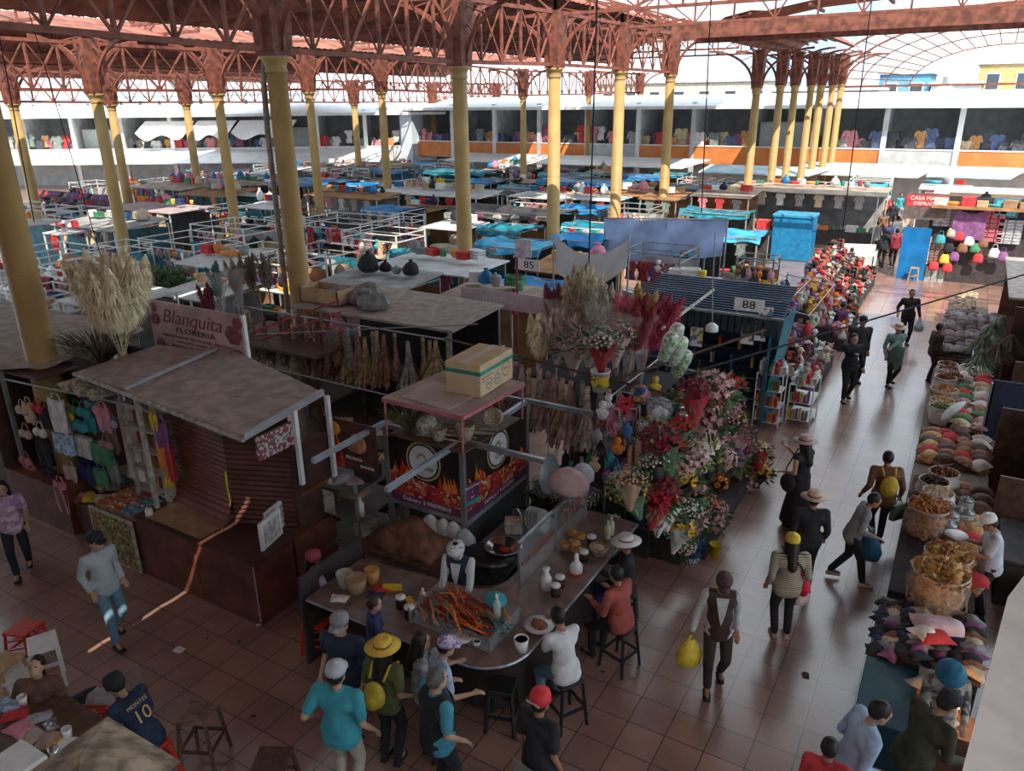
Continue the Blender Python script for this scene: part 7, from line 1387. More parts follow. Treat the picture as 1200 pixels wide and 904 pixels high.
person('woman in a sage apron and beige hat walking towards the camera', (1053, 385), 150, 1.62, top=TEALA, legs='black', hat='hat', hatm=STRAW, hair='short', skin=0, step=.1, build=1.12, lh=(.3, .3, .2), rh=(.28, .12, .0), apron=TEALA)
person('dark clothed man with a clear bag farther up the aisle', (1069, 344), 165, 1.66, top=BLK2, legs=BLK2, hair='short', skin=0, build=1.1, lh=(-.3, .1, .0), rh=(.32, .1, .1), extra=carried('sack', M('pale bag film', (.42, .50, .50), .45), .9, -1, 'pale clear bag carried by the dark clothed man up the aisle'))
person('person in maroon and black standing at the right hand table', (1101, 384), 60, 1.56, top=M('dark maroon clothes', (.06, .03, .03), .8), legs=M('dark maroon trousers', (.07, .025, .025), .8), hair='short', build=1.15)
person('person in a purple top sitting by the doll stand', (988, 357), 30, 1.5, 'sit', top=M('purple top', (.22, .09, .22), .8), legs='black', hair='bun', seat=.5, build=1.1)
for i, (px, py, c, h_, lab) in enumerate(((1053, 256, 'white', -30, 'person in a white top far up the aisle'), (1052, 271, 'burgundy', -20, 'person in a dark red top far up the aisle'), (1039, 272, 'black', -30, 'person in black far up the aisle beside the blue panel'), (1036, 250, 'brown', 150, 'person in brown at the far end of the aisle'), (1060, 240, 'grey', 150, 'person in grey at the far end of the aisle'), (1047, 238, 'black', 150, 'person in black farthest up the aisle'), (1043, 262, 'navy', 150, 'person in navy beside the person in black far up the aisle'), (1064, 249, 'beige', 140, 'person in beige at the far right of the aisle crowd'), (1030, 262, 'grey', 60, 'person in grey beside the cloth covered table'), (1056, 229, 'teal', 150, 'person in teal behind the aisle crowd'), (1040, 230, 'red', -30, 'person in red behind the aisle crowd'))):
    person(lab, (px, py), h_, 1.64, top=CM.get(c) or FM[c], legs='black', hair='short', step=.08)
# ------------------------------------------------ stools
def stool(loc, h, mat, label, w=.3, rz=0.0, group=None, lattice=False, top=None):
    t = thing('stool', label, 'stool', loc, rz, group); q = w / 2
    MB().box(-q, -q, h - .035, q, q, h, .012).build('seat', top or mat, t)
    for sx in (-1, 1):
        for sy in (-1, 1): MB().beam((sx * q * .85, sy * q * .85, h - .03), (sx * q * 1.15, sy * q * 1.15, 0), .036).build('leg', mat, t)
    for a, b_ in (((-1, -1), (1, -1)), ((1, -1), (1, 1)), ((1, 1), (-1, 1)), ((-1, 1), (-1, -1))): MB().beam((a[0] * q * 1.02, a[1] * q * 1.02, h * .4), (b_[0] * q * 1.02, b_[1] * q * 1.02, h * .4), .028).build('stretcher', mat, t)
    if lattice:
        for a, b_ in (((-1, -1), (1, -1)), ((1, -1), (1, 1)), ((1, 1), (-1, 1)), ((-1, 1), (-1, -1))):
            for k in range(2):
                z0, z1 = h * (.45 + .25 * k), h * (.68 + .25 * k)
                MB().beam((a[0] * q * .98, a[1] * q * .98, z0), (b_[0] * q * .98, b_[1] * q * .98, z1), .02).build('lattice_bar', mat, t)
    return t
def under(name_part, dz=0): 
    for o in THINGS:
        if o['label'].startswith(name_part): return o
for lab, mt, st_h, sl in (('young man in a white shirt', PLBK, .62, 'black stool under the young man in the white shirt'), ('person in a brick red', PLBK, .60, 'black stool under the person in the brick red top'), ('person in a white sombrero', PLBK, .58, 'black stool under the person in the white sombrero'), ('person in a lilac', WOOD, .56, 'wooden stool under the person in the lilac top'), ('person in a dark navy number', PLR, .50, 'red plastic stool under the person in the number 10 jersey'), ('woman in a brown jacket', DWOOD, .48, 'dark stool under the woman in the brown jacket'), ('person in a purple top', WOOD, .48, 'wooden stool under the person in the purple top')):
    o = under(lab); stool((o.location.x, o.location.y, 0), st_h, mt, sl, .32, o.rotation_euler.z, lattice=mt is PLR)
p = at(232, 838, .62); stool((p.x, p.y, 0), .66, DWOOD, 'tall dark wooden stool standing alone on the tiles at the bottom', .34, .45, top=M('worn wooden seat', (.20, .12, .08), .6, .3, 10)); p = at(318, 890, .5); stool((p.x, p.y, 0), .5, DWOOD, 'dark low stool at the bottom edge left of the teal polo', .36, .5)
p = at(590, 850, 0); stool((p.x, p.y, 0), .6, PLBK, 'empty black stool at the counter behind the red cap', .3, .3)
p = at(27, 735, .5); stool((p.x, p.y, 0), .5, PLR, 'red plastic stool at the left edge beside the white step stool', .34, .3, lattice=True); p = at(372, 725, .5); stool((p.x, p.y, 0), .48, PLR, 'red plastic stool behind the man in the navy polo', .32, .2, lattice=True)
p = at(118, 818, .55); stool((p.x, p.y, 0), .55, PLR, 'red lattice stool piled with bags before the jersey', .3, .4, lattice=True); rag((p.x, p.y, .56), M('grey film bag', (.42, .40, .42), .45, .2), 'grey bag lying on the red lattice stool', 'bags on the red stool', .17, .4, 'bag', 'carrier_bag'); rag((p.x - .14, p.y - .1, .58), CM['black'], 'black bag on the edge of the red lattice stool', 'bags on the red stool', .14, 1.4, 'bag', 'carrier_bag')
t = thing('step_stool', 'white painted step stool standing in the sun strip', 'step stool', tuple(at(62, 800, 0)), -.45)
for (y0, y1, z) in ((-.16, .16, .62), (-.48, -.16, .34)): MB().box(-.2, y0, z - .04, .2, y1, z, .008).build('tread', PLW, t)
for sx in (-.18, .15):
    MB().box(sx, -.14, 0, sx + .035, -.10, .58).build('leg', PLW, t); MB().box(sx, .12, 0, sx + .035, .16, .58).build('leg', PLW, t); MB().box(sx, -.46, 0, sx + .035, -.42, .3).build('leg', PLW, t); MB().box(sx, -.46, .12, sx + .035, .14, .16).build('side_rail', PLW, t)
p = at(3, 775, .5); stool((p.x, p.y, 0), .5, M('yellow wood', (.55, .36, .16), .6), 'yellow wooden stool cut by the left edge', .34, .2)
p = at(990, 372, .45); stool((p.x - .1, p.y - .6, 0), .5, CM['orange'], 'orange stool at the corner of the flower stand up the aisle', .34, 0); p = at(1070, 328, 0); stool((p.x, p.y - .3, 0), .55, WOOD, 'wooden stool in front of the bag wall', .3, 0)
# ------------------------------------------------ food stall at the lower left corner
ft = thing('corner_stall', 'stall table of food at the lower left corner', 'table', tuple(at(35, 900, 0)))
fx, fy = at(35, 900, .85).x, at(35, 900, .85).y; ft.location = (fx, fy, 0)
MB().box(-1.0, -.9, .78, .55, .75, .84).build('table_top', DWOOD, ft)
for sx in (-.95, .48):
    for sy in (-.85, .68): MB().box(sx, sy, 0, sx + .06, sy + .06, .78).build('leg', DWOOD, ft)
fz = .845
for i, (px, py, kd, c, lab) in enumerate(((18, 808, 'cup', PLW, 'white mug at the back of the corner stall'), (28, 820, 'cup', PLW, 'white enamel mug at the front of the corner stall'), (80, 858, 'cup', PLW, 'white paper cup beside the corner stall tray'), (65, 882, 'cup', SS, 'steel cup at the edge of the corner stall'))):
    p = at(px, py + 6, fz); cup((p.x, p.y, fz), lab, c, .11, .05, lid=False)
for i, (px, py, c, nm, r_) in enumerate(((25, 855, CM['pink'], 'pink bag of meat on the corner stall', .15), (45, 842, M('grey film', (.35, .35, .36), .4, .15), 'clear film bundle on the corner stall', .12), (55, 868, M('pale brown dough', (.45, .34, .28), .7), 'pale brown bundle on the corner stall', .12), (40, 862, KHAKI, 'olive bag on the corner stall', .12), (18, 838, CM['red'], 'red meat heap on the corner stall', .13), (70, 866, SN['golden'], 'golden snacks bundle on the corner stall', .09), (60, 850, M('silver foil', (.5, .52, .54), .25, metal=.7), 'silver foil bundle on the corner stall', .09))):
    p = at(px, py, fz); rag((p.x, p.y, fz), c, nm, 'bundles on the corner stall', r_, i, 'bundle', 'bundle')
p = at(20, 895, .95); tag(MB().box(-.22, -.18, 0, .22, .18, .16, .02).build('white_tub', PLW, loc=(p.x, p.y, fz)), 'white tub at the bottom of the corner stall', 'tub'); p = at(10, 822, .9); tag(MB().box(-.13, -.1, 0, .13, .1, .01).build('photo_card', LB, loc=(p.x, p.y, fz), rz=.3), 'blue printed card on the corner stall', 'card'); p = at(82, 872, .86); tag(MB().box(-.13, -.09, 0, .13, .09, .012).build('paper_sheet', PLW, loc=(p.x, p.y, fz), rz=.5), 'white paper sheet at the right edge of the corner stall', 'paper')
t = thing('canvas_cover', 'dusty tan canvas topped post at the bottom left', 'canopy', tuple(at(105, 900, 0))); q = at(100, 905, 2.3); t.location = (q.x, q.y, 0)
MB().box(-.05, -.05, 0, .05, .05, 2.25).build('post', DWOOD, t); TAN = M('dusty tan canvas', (.40, .32, .23), .9, .35, 6, bump=.3)
MB().add([(-.45, -.45, 2.22), (.45, -.45, 2.22), (.45, .45, 2.22), (-.45, .45, 2.22), (0, 0, 2.45)], [(0, 1, 4), (1, 2, 4), (2, 3, 4), (3, 0, 4), (3, 2, 1, 0)]).build('cover', TAN, t)
# litter on the floor
for i, (px, py, r_, c, lab) in enumerate(((210, 763, .07, PLW, 'crumpled white paper lying on the tiles'), (303, 733, .03, PLW, 'small white scrap at the corner of the kiosk'), (243, 749, .02, DWOOD, 'dark spot of litter near the white paper'), (280, 753, .03, DWOOD, 'dark leaf litter left of the kiosk corner'), (297, 840, .03, DWOOD, 'dark bottle cap on the tiles'), (944, 792, .05, DWOOD, 'dark peel lying in the aisle'), (706, 788, .025, DWOOD, 'dark scrap beside the black stool'))):
    p = at(px, py, 0); m = MB(); m.grid(lambda u, v: ((2 * u - 1) * r_, (2 * v - 1) * r_ * .8, .004 + .02 * abs(sin(5 * u + 3 * v)) * (r_ / .07)), 4, 4, .002); tag(m.build('litter', c, loc=p, rz=i), lab, 'litter')
# pale rail of the gallery the photograph was taken from
struct(MB().slab([at(1126, 910, 4.6), at(1181, 700, 4.6), at(1215, 655, 4.6), at(1260, 910, 4.6)], .25).build('trim_gallery_ledge', M('cracked pale paint', (.86, .84, .80), .7, .08, 4)))
# ================================================================ the crowded stalls in the middle of the hall
RM = {'white': M('white sheet roof', (.66, .67, .67), .6, .12, 2), 'grey': M('grey sheet roof', (.42, .42, .42), .7, .2, 2), 'tan': M('tan tarpaulin', (.42, .33, .26), .8, .22, 2), 'blue': M('bright blue tarpaulin', (.02, .22, .52), .45, .25, 3), 'teal': M('teal blue tarpaulin', (.02, .22, .30), .45, .3, 3), 'pale blue': M('pale blue sheet', (.42, .56, .88), .7, .15, 1.5), 'brown': M('brown board', (.40, .20, .09), .75, .2, 2), 'dark': M('dark tarpaulin', (.07, .065, .065), .5, .35, 3), 'sky': M('sky blue tarpaulin', (.05, .40, .66), .4, .3, 3), 'dusty': DUST, 'pinkish': M('pinkish grey sheet', (.52, .42, .43), .7, .12, 2)}
FRW = M('white steel frame', (.72, .72, .70), .4, .1, 6); FRG = M('grey steel frame', (.32, .31, .30), .5, .2, 6)
BOXM = MB().box(-.2, -.15, 0, .2, .15, .26, .008).box(-.202, -.03, .2, .202, .03, .262).mesh('carton', CARD)
CRATE = MB()
for z in (0, .08, .16): CRATE.box(-.22, -.15, z, .22, -.13, z + .06).box(-.22, .13, z, .22, .15, z + .06).box(-.22, -.15, z, -.2, .15, z + .06).box(.2, -.15, z, .22, .15, z + .06)
CRATE = CRATE.box(-.21, -.14, 0, .21, .14, .015).box(-.19, -.12, .02, .19, .12, .18).mesh('crate', PLB)
POT = MB().lathe([(.09, 0), (.15, .12), (.16, .22), (.13, .24), (.05, .26), (.04, .3), (.0, .3)], 12).mesh('pot', SS, True)
RLM = MB().tube((-.35, 0, .07), (.35, 0, .07), .07, 10).mesh('cloth_roll', CM['red'], True)
BAGM = MB().lathe([(.10, 0), (.19, .05), (.2, .18), (.12, .3), (.04, .36), (.07, .42)], 10, sy=.7).mesh('plastic_bag', PLW, True)
FOLD = MB()
for q in range(4): FOLD.box(-.2, -.14, .06 * q, .2, .14, .06 * q + .055, .02)
FOLD = FOLD.mesh('folded_blankets', PLW); TINM = MB().lathe([(.09, 0), (.09, .2), (.08, .21), (0, .21)], 12).mesh('tin', SS, True)
GOODK = [('cardboard_box', BOXM, 'box'), ('crate', CRATE, 'crate'), ('merchandise_bundle', BUNDLE, 'bundle'), ('lidded_pot', POT, 'pot'), ('cloth_roll', RLM, 'cloth roll'), ('plastic_bag', BAGM, 'bag'), ('blanket_stack', FOLD, 'blankets'), ('tin', TINM, 'tin')]
GOODC = {'box': [('brown', CARD), ('dark brown', CARD2), ('white', PLW), ('tan', CARD), ('red', CM['red'])], 'crate': [('blue', PLB), ('red', PLR), ('yellow', PLY), ('white', PLW), ('green', CM['green'])], 'bundle': [('grey', CM['grey']), ('purple', CM['purple']), ('black', CM['black']), ('beige', CM['beige']), ('blue', RM['blue']), ('pink', CM['pink'])], 'pot': [('steel', SS), ('white', PLW), ('grey', CM['grey']), ('orange', CM['orange'])], 'bag': [('white', PLW), ('black', CM['black']), ('blue', RM['blue']), ('pink', CM['pink']), ('grey', CM['grey'])], 'blankets': [('red', CM['red']), ('beige', CM['beige']), ('grey', CM['grey']), ('navy', CM['navy']), ('orange', CM['orange']), ('white', CM['white'])], 'tin': [('steel', SS), ('red', CM['red']), ('yellow', CM['yellow']), ('green', CM['green'])], 'cloth roll': [('red', CM['red']), ('white', CM['white']), ('orange', CM['orange']), ('teal', CM['teal']), ('pink', CM['pink']), ('green', CM['green'])]}
def good(loc, where, group, kind=None, sc=1.0, col=None):
    n, me, cat = GOODK[kind if kind is not None else random.randrange(8)]; c = col or random.choice(GOODC[cat]); o = obj(n, me, None, loc, U(-.5, .5))
    s = sc * (.5 if cat == 'bundle' else 1) * U(.85, 1.2); o.scale = (s, s, s * U(.8, 1.2)); paint(o, c[1]); return tag(o, '%s %s %s' % (c[0], n.replace('_', ' '), where), cat, group)
def tarp(w, d, z, sag, seed, thick=.012, hang=.0):
    r = random.Random(seed); a, b = r.uniform(3, 8), r.uniform(3, 8)
    return MB().grid(lambda u, v: ((u - .5) * w, (v - .5) * d, z - sag * (1 - (2 * u - 1) ** 2) * (1 - (2 * v - 1) ** 2) + .04 * sin(a * u * 3 + b * v) + .03 * sin(b * v * 2 - a * u) - hang * max(0, abs(2 * v - 1) - .8) * 5), 14, 10, thick)
def stall(loc, w, d, h, kind, frame, label, rz=0.0, n_goods=6, hang=5, zone='', shelves=2, pal=None):
    t = thing('market_stall', label, 'stall', loc, rz, 'market stalls in the middle of the hall')
    for x in (-w / 2, w / 2):
        for y in (-d / 2, d / 2): MB().box(x - .025, y - .025, 0, x + .025, y + .025, h + (.25 if kind == 'frame' else 0)).build('post', frame, t)
    MB().box(-w / 2, -d / 2, 0, w / 2, -d / 2 + .5, .85).build('counter', RM['dark'] if kind in ('blue', 'teal', 'sky') else STEP, t); MB().box(-w / 2, d / 2 - .03, 0, w / 2, d / 2, h * .9).build('back_panel', random.choice((RM['brown'], RM['grey'], RM['dark'], RM['teal'])), t)
    for z in (h - .02,) + ((h + .22,) if kind == 'frame' else ()):
        for a, b in (((-w / 2, -d / 2), (w / 2, -d / 2)), ((-w / 2, d / 2), (w / 2, d / 2)), ((-w / 2, -d / 2), (-w / 2, d / 2)), ((w / 2, -d / 2), (w / 2, d / 2))): MB().beam((*a, z), (*b, z), .035).build('rail', frame, t)
    if kind == 'frame':
        MB().box(-w / 2, -d * .1, 1.35, w / 2, d / 2 - .05, 1.38).build('shelf', frame, t)
    elif kind in ('blue', 'teal', 'dark', 'sky'): tarp(w * 1.08, d * 1.08, h + .06, .22, loc[0] * 7 + loc[1], hang=.25).build('tarpaulin_roof', RM[kind], t, True)
    else:
        sl = U(.02, .2); MB().slab([(-w * .54, -d * .54, h), (w * .54, -d * .54, h), (w * .54, d * .54, h + sl), (-w * .54, d * .54, h + sl)], .04).build('roof', RM[kind], t)
    top = h + .05 if kind != 'frame' else 1.38; pal_ = pal
    R = Matrix.Rotation(rz, 3, 'Z'); L = lambda x, y, z: Vector(loc) + R @ Vector((x, y, 0)) + Vector((0, 0, z))
    nx = max(1, int(n_goods))
    for i in range(nx):                                      # things stored on top (or on the shelf of an open frame)
        if kind in ('blue', 'teal', 'dark', 'sky') : break
        good(L((-.42 + .84 * (i + .5) / nx) * w, U(.05, .3) * d, top + (.13 if kind != 'frame' else 0)), 'stored on a %s stall %s' % ({'frame': 'bare framed'}.get(kind, kind + ' roofed'), zone), 'goods stored on stalls ' + zone)
    for i in range(int(n_goods)):
        good(L((-.45 + .9 * (i + .5) / n_goods) * w, -d * .5 + .25, .85), 'on a stall counter ' + zone, 'goods on stall counters ' + zone, random.choice((0, 1, 3, 4, 5, 6, 7)))
    if kind == 'frame':
        for i in range(7):
            k_ = i % 4; c = random.choice(DOLLC + [('teal', CM['teal']), ('orange', CM['orange'])]); o = obj(('hanging_doll', 'hanging_packet', 'hanging_bottle', 'hanging_tassel')[k_], TMS[k_], None, L((-.45 + .9 * i / 6) * w, -d * .5, h - .1), U(0, 3)); o.scale = (1.6,) * 3; paint(o, c[1]); tag(o, c[0] + ' ' + ('doll', 'packet', 'bottle toy', 'tassel')[k_] + ' hung on a bare framed stall ' + zone, 'trinket', 'trinkets hung on framed stalls ' + zone)
        for i in range(int(n_goods)): good(L((-.44 + .88 * (i + .5) / n_goods) * w, d * .38, 1.38), 'at the back of a stall ' + zone, 'goods at the back of framed stalls ' + zone, None, .9)
    for i in range(hang):
        garment(L((-.45 + .9 * (i + .5) / hang) * w, -d * .5 + .02, h - .04), rz + U(-.3, .3), .8, random.choice(pal_ or GM), 'garment hanging at the front of a stall ' + zone, 'garments hung on stalls ' + zone)
    return t
W0 = (1, 1)
def zone_of(px):
    return 'at the left of the hall' if px < 330 else 'in the centre of the hall' if px < 640 else 'at the right of the hall'
PALW = [GM[2], GM[6], GM[11], GM[0], GM[8]]
KN2 = {'frame': 'open framed stall of bare steel bars', 'white': 'white flat roofed stall', 'grey': 'grey flat roofed stall', 'tan': 'tan roofed stall', 'blue': 'stall covered with a bright blue tarpaulin', 'teal': 'stall covered with a teal tarpaulin', 'brown': 'brown board roofed stall', 'dark': 'stall covered with a dark tarpaulin', 'sky': 'stall under a sky blue tarpaulin', 'dusty': 'brown dusty roofed stall', 'pinkish': 'pinkish grey roofed stall', 'pale blue': 'stall screened with a pale blue sheet'}
SPEC = [ # px, py of the roof centre, height, width, depth, kind, frame
 (515, 309, 2.35, 3.2, 2.2, 'white', FRG), (430, 333, 2.3, 2.6, 2.0, 'grey', FRG), (478, 296, 2.0, 2.4, 1.2, 'teal', FRG), (610, 285, 2.3, 2.4, 2.0, 'sky', FRG), (672, 283, 2.3, 2.2, 2.0, 'blue', FRG), (508, 226, 2.5, 6.5, 2.0, 'white', FRW), (420, 228, 2.4, 5.5, 2.0, 'brown', FRW), (600, 246, 2.3, 5.0, 2.6, 'dark', FRG), (668, 230, 2.4, 5.5, 1.8, 'white', FRG), (690, 212, 2.4, 5.5, 2.4, 'blue', FRG), (798, 232, 2.4, 2.6, 3, 'brown', FRG),
 (850, 228, 2.5, 5.0, 3.4, 'tan', FRG), (845, 246, 2.2, 3.4, 1.6, 'teal', FRG), (945, 222, 2.6, 7.0, 3.2, 'tan', FRW), (790, 345, 2.2, 1.3, 1.6, 'pinkish', FRG), (850, 272, 2.2, 2.8, 1.8, 'sky', FRG), (920, 312, 2.1, 2.6, 2.0, 'frame', FRG), (980, 262, 2.2, 3.2, 2.2, 'frame', FRG), (408, 262, 2.2, 3.4, 2.4, 'frame', FRW), (430, 275, 2.2, 3.0, 2.0, 'frame', FRW), (350, 262, 2.2, 3.0, 2.4, 'frame', FRW),
 (210, 218, 2.5, 4.2, 3.0, 'tan', FRG), (250, 226, 2.4, 3.4, 2.4, 'brown', FRG), (370, 212, 2.5, 4.2, 3.0, 'blue', FRG), (130, 262, 2.3, 4.0, 2.4, 'grey', FRW), (90, 270, 2.2, 3.0, 2.2, 'white', FRW), (185, 243, 2.3, 4.6, 2.2, 'pinkish', FRW), (60, 300, 2.1, 2.6, 2.2, 'frame', FRW), (105, 318, 2.0, 2.6, 2.0, 'frame', FRW), (160, 290, 2.1, 2.6, 2.2, 'frame', FRW), (225, 285, 2.1, 3.0, 2.2, 'frame', FRW), (280, 268, 2.2, 3.0, 2.2, 'frame', FRW), (20, 262, 2.3, 3, 2.4, 'white', FRW), (540, 200, 2.5, 5, 2.4, 'teal', FRG), (470, 200, 2.5, 5, 2.4, 'blue', FRG), (380, 300, 2.1, 2.4, 2.0, 'frame', FRG), (460, 262, 2.2, 2.6, 2.0, 'frame', FRW), (330, 300, 1.9, 2.2, 1.8, 'frame', FRW), (600, 330, 2.0, 2.0, 1.6, 'blue', FRG), (20, 330, 1.8, 2.6, 2.0, 'frame', FRW), (75, 345, 1.7, 2.2, 1.8, 'frame', FRW)]
placed = [(-10.6, 12.6, 2.4, 1.6), (-12.2, 11.2, 1.7, 1.2), (-4.4, 16.9, 1.9, 1.2), (-5.4, 11.5, 1.8, 1.6), (-3.4, 19.6, 1.2, 1.9), (-3.3, 24.3, 1.2, 1.8), (-15.2, 7, 2.8, 1.8), (-10.5, 7, 3, 1.8), (1, 20, 3.2, 14), (-1.6, 30, 1.7, 30)] 
def free(x, y, hw, hd, pad=.06): return all(abs(x - a) > hw + c + pad or abs(y - b) > hd + e + pad for a, b, c, e in placed)
hq, cq, tq = at(85, 245, 1.6), at(928, 274, 1.2), at(1003, 300, .9)
for q_, a_, b_ in ((hq, 3.7, 1.6), (cq, 2.6, .9), (tq, .9, .9)): placed.append((q_.x - (1.0 if q_ is cq else 0), q_.y + .2, a_, b_))
SPEC.sort(key=lambda q_: -q_[3] * q_[4])
for px, py, h, w_, d_, kind, fr_ in SPEC:
    p = at(px, py, h); ok = False
    for sc in (1, .85, .7, .55, .42):
        for dy in (0, .5, -.5, 1.0):
            for dx in (0, .4, -.4, .8, -.8):
                if free(p.x + dx, p.y + dy, w_ * sc * .54, d_ * sc * .54): ok = True; break
            if ok: break
        if ok: break
    if not ok: continue
    placed.append((p.x + dx, p.y + dy, w_ * sc * .54, d_ * sc * .54))
    stall((p.x + dx, p.y + dy, 0), w_ * sc, d_ * sc, h, kind, fr_, KN2[kind] + ' ' + zone_of(px), 0, max(3, int(w_ * sc * 2.2)), 0 if kind in ('blue', 'teal') else int(w_ * sc * 1.1), zone_of(px), pal=PALW if fr_ is FRW else None)
placed += [(c.x, c.y, .32, .32) for c in COLS] + [(a.x, a.y + .2, 1.5, .5) for a in (at(178, 320, 2.0), at(528, 292, 1.7))]
rg = random.Random(77)
for j in range(19):
    for i in range(18):
        x = -46 + 2.55 * i + rg.uniform(-.2, .2); y = 9 + 2.4 * j + rg.uniform(-.2, .2); a = proj((x, y, 2.2)); kd = rg.choice(('white', 'frame', 'frame', 'frame', 'frame', 'blue', 'brown', 'teal', 'dark', 'tan', 'sky', 'dark', 'blue') if a[0] > 430 else ('white', 'frame', 'frame', 'frame', 'frame', 'tan', 'white', 'pinkish', 'dark', 'frame')); fr_ = rg.choice((FRW, FRW, FRG)); h = rg.uniform(1.9, 2.45); w_ = rg.uniform(1.9, 2.3); d_ = rg.uniform(1.7, 2.0)
        if not (-60 < a[0] < 1120) or a[2] > 64 or y > 54 or x > (-3.9 if y > 28 else -5.2): continue
        if x > -9.6 and 18.6 < y < 29: continue
        if y < 12.5 and x > -16.5 or (x > -9 and y < 19): continue
        if not free(x, y, w_ * .54, d_ * .54, .1): continue
        placed.append((x, y, w_ * .54, d_ * .54)); stall((x, y, 0), w_, d_, h, kd, fr_, KN2[kd] + ' ' + zone_of(a[0]), 0, 5, rg.choice((0, 0, 3)), zone_of(a[0]), pal=PALW if fr_ is FRW else None)
for i, (x, y, k_, f_) in enumerate(((-5.8, 20.2, 'frame', FRG), (-5.85, 22.5, 'frame', FRG), (-5.8, 24.9, 'frame', FRG), (-8.2, 21.0, 'dark', FRG), (-5.6, 27.4, 'frame', FRG), (-8.2, 23.3, 'frame', FRG), (-8.1, 25.5, 'sky', FRG), (-7.9, 27.7, 'frame', FRG), (-6.6, 18.5, 'frame', FRG))):
    if free(x, y, .98, .98, .0): placed.append((x, y, 1, 1)); stall((x, y, 0), 1.9, 1.9, 2.2, k_, f_, KN2[k_] + ' behind the doll stand', 0, 5, 4, 'behind the doll stand', pal=[GM[1], GM[5], GM[9], GM[0]])
# ---------------------------------------------------------------- single features
def sheet(name, pts, sag, mat, label, cat, nu=14, nv=8, wave=.03):
    a, b, c, d = [Vector(p) for p in pts]; o = a.copy()     # a..b top edge, d..c lower edge
    m = MB().grid(lambda u, v: a.lerp(b, u).lerp(d.lerp(c, u), v) - o - Vector((0, 0, sag * 4 * u * (1 - u))) + Vector((0, wave * sin(14 * u + 5 * v), 0)), nu, nv, .006)
    return tag(m.build(name, mat, loc=o, smooth=True), label, cat)
HC_ = M('white hung cloth', (.74, .74, .77), .8, .06, 2)
y = 15.2; sheet('hung_cloth', [aty(650, 276, y), aty(737, 280, y), aty(735, 312, y), aty(652, 318, y)], .38, HC_, 'white cloth sagging between two poles above the dried bundles', 'cloth')
t = thing('cloth_poles', 'thin poles that carry the sagging white cloth', 'frame', tuple(Vector((aty(650, 276, y).x, y, 0))));
for px in (649, 738): q = aty(px, 274, y); MB().tube((q.x - t.location.x, 0, 0), (q.x - t.location.x, 0, q.z), .02).build('pole', STEEL, t)
y = 24.5; sheet('pale_blue_sheet', [aty(708, 257, y), aty(852, 259, y), aty(846, 300, y), aty(706, 312, y)], .0, RM['pale blue'], 'large pale blue sheet screening the stall behind the white cloth', 'sheet', wave=.08)
t = thing('sheet_frame', 'steel frame that holds the pale blue sheet', 'frame', (aty(708, 257, y).x, y + .08, 0))
for px in (708, 780, 852): q = aty(px, 256, y); MB().tube((q.x - t.location.x, 0, 0), (q.x - t.location.x, 0, q.z), .03).build('post', STEEL, t)
q0, q1 = aty(706, 256, y), aty(854, 258, y); MB().tube((0, 0, q0.z), (q1.x - q0.x, 0, q1.z), .025).build('rail', STEEL, t)
y = 14.9; q0, q1 = aty(540, 336, y), aty(655, 348, y); t = thing('pink_banner', 'long pale pink banner above a stall beside the 85 sign', 'banner', (q0.x, y, q0.z - .42)); MB().box(0, 0, 0, q1.x - q0.x, .03, .42).build('board', M('pale pink banner', (.66, .50, .54), .6, .1, 2), t); text('FLORERIA', .2, PLW, t, ((q1.x - q0.x) * .4, -.005, .2), R90)
for x in (.05, q1.x - q0.x - .1): MB().box(x, .04, -(q0.z - .42), x + .05, .08, .42).build('post', FRG, t)
t = thing('sign_post', 'dark red post with the number 85 sign', 'sign', (aty(606, 355, 15.6).x, 15.6, 0)); zt = aty(606, 280, 15.6).z
MB().tube((0, 0, 0), (0, 0, zt), .03).build('post', MAROON, t); b = MB().box(.05, -.02, zt - .72, .62, .0, zt - .46).build('number_plate', PLW, t); text('85', .24, BLK, b, (.34, -.024, zt - .59), R90, sx=1.2); MB().box(-.02, -.03, zt - .42, .4, -.01, zt - .0).build('poster', many('pale poster', [(.62, .55, .6), (.7, .66, .68), (.5, .4, .5)], 8), t)
t = MB().lathe([(.0, 0), (.1, .02), (.1, .45), (.05, .52), (.03, .58)], 12).build('fire_extinguisher', CM['red'], loc=(t.location.x, 15.45, 2.0), smooth=True); tag(t, 'red fire extinguisher on the post of the 85 sign', 'fire extinguisher'); MB().lathe([(.03, .56), (.05, .6), (.02, .64)], 8).build('valve', PLBK, t)
t = thing('sign_post', 'white post with a round red number 88 sign at the left', 'sign', (at(137, 330, 2.2).x, at(137, 330, 2.2).y, 0)); z = 2.75
MB().tube((0, 0, 0), (0, 0, z), .04).build('post', FRW, t); MB().box(.0, -.05, z - .9, .62, -.03, z).build('board', M('white notice board', (.62, .60, .58), .6, .1), t); f = MB().lathe([(0, 0), (.22, 0), (.22, .01), (0, .01)], 22, (.31, -.06, z - .26), m=Matrix.Rotation(radians(90), 3, 'X')).build('red_disc', MAROON, t); text('88', .22, WHL, f, (.31, -.075, z - .26), R90); MB().box(.06, -.06, z - .82, .56, -.052, z - .52).build('red_panel', CM['red'], t)
q = at(108, 345, 2.0); t = MB().box(-.5, -.02, -.55, .5, .02, .55).build('price_board', M('beige price board', (.50, .42, .36), .7, .1), loc=(q.x, q.y, 2.0)); tag(t, 'beige board with dark text lines beside the round 88 sign', 'sign')
for i in range(7): MB().box(-.4, -.03, .38 - .12 * i, .4 - .1 * (i % 3), -.021, .42 - .12 * i).build('text_line', MAROON, t)
MB().box(-.46, .0, -2, -.42, .04, .5).box(.42, 0, -2, .46, .04, .5).build('post', FRG, t)
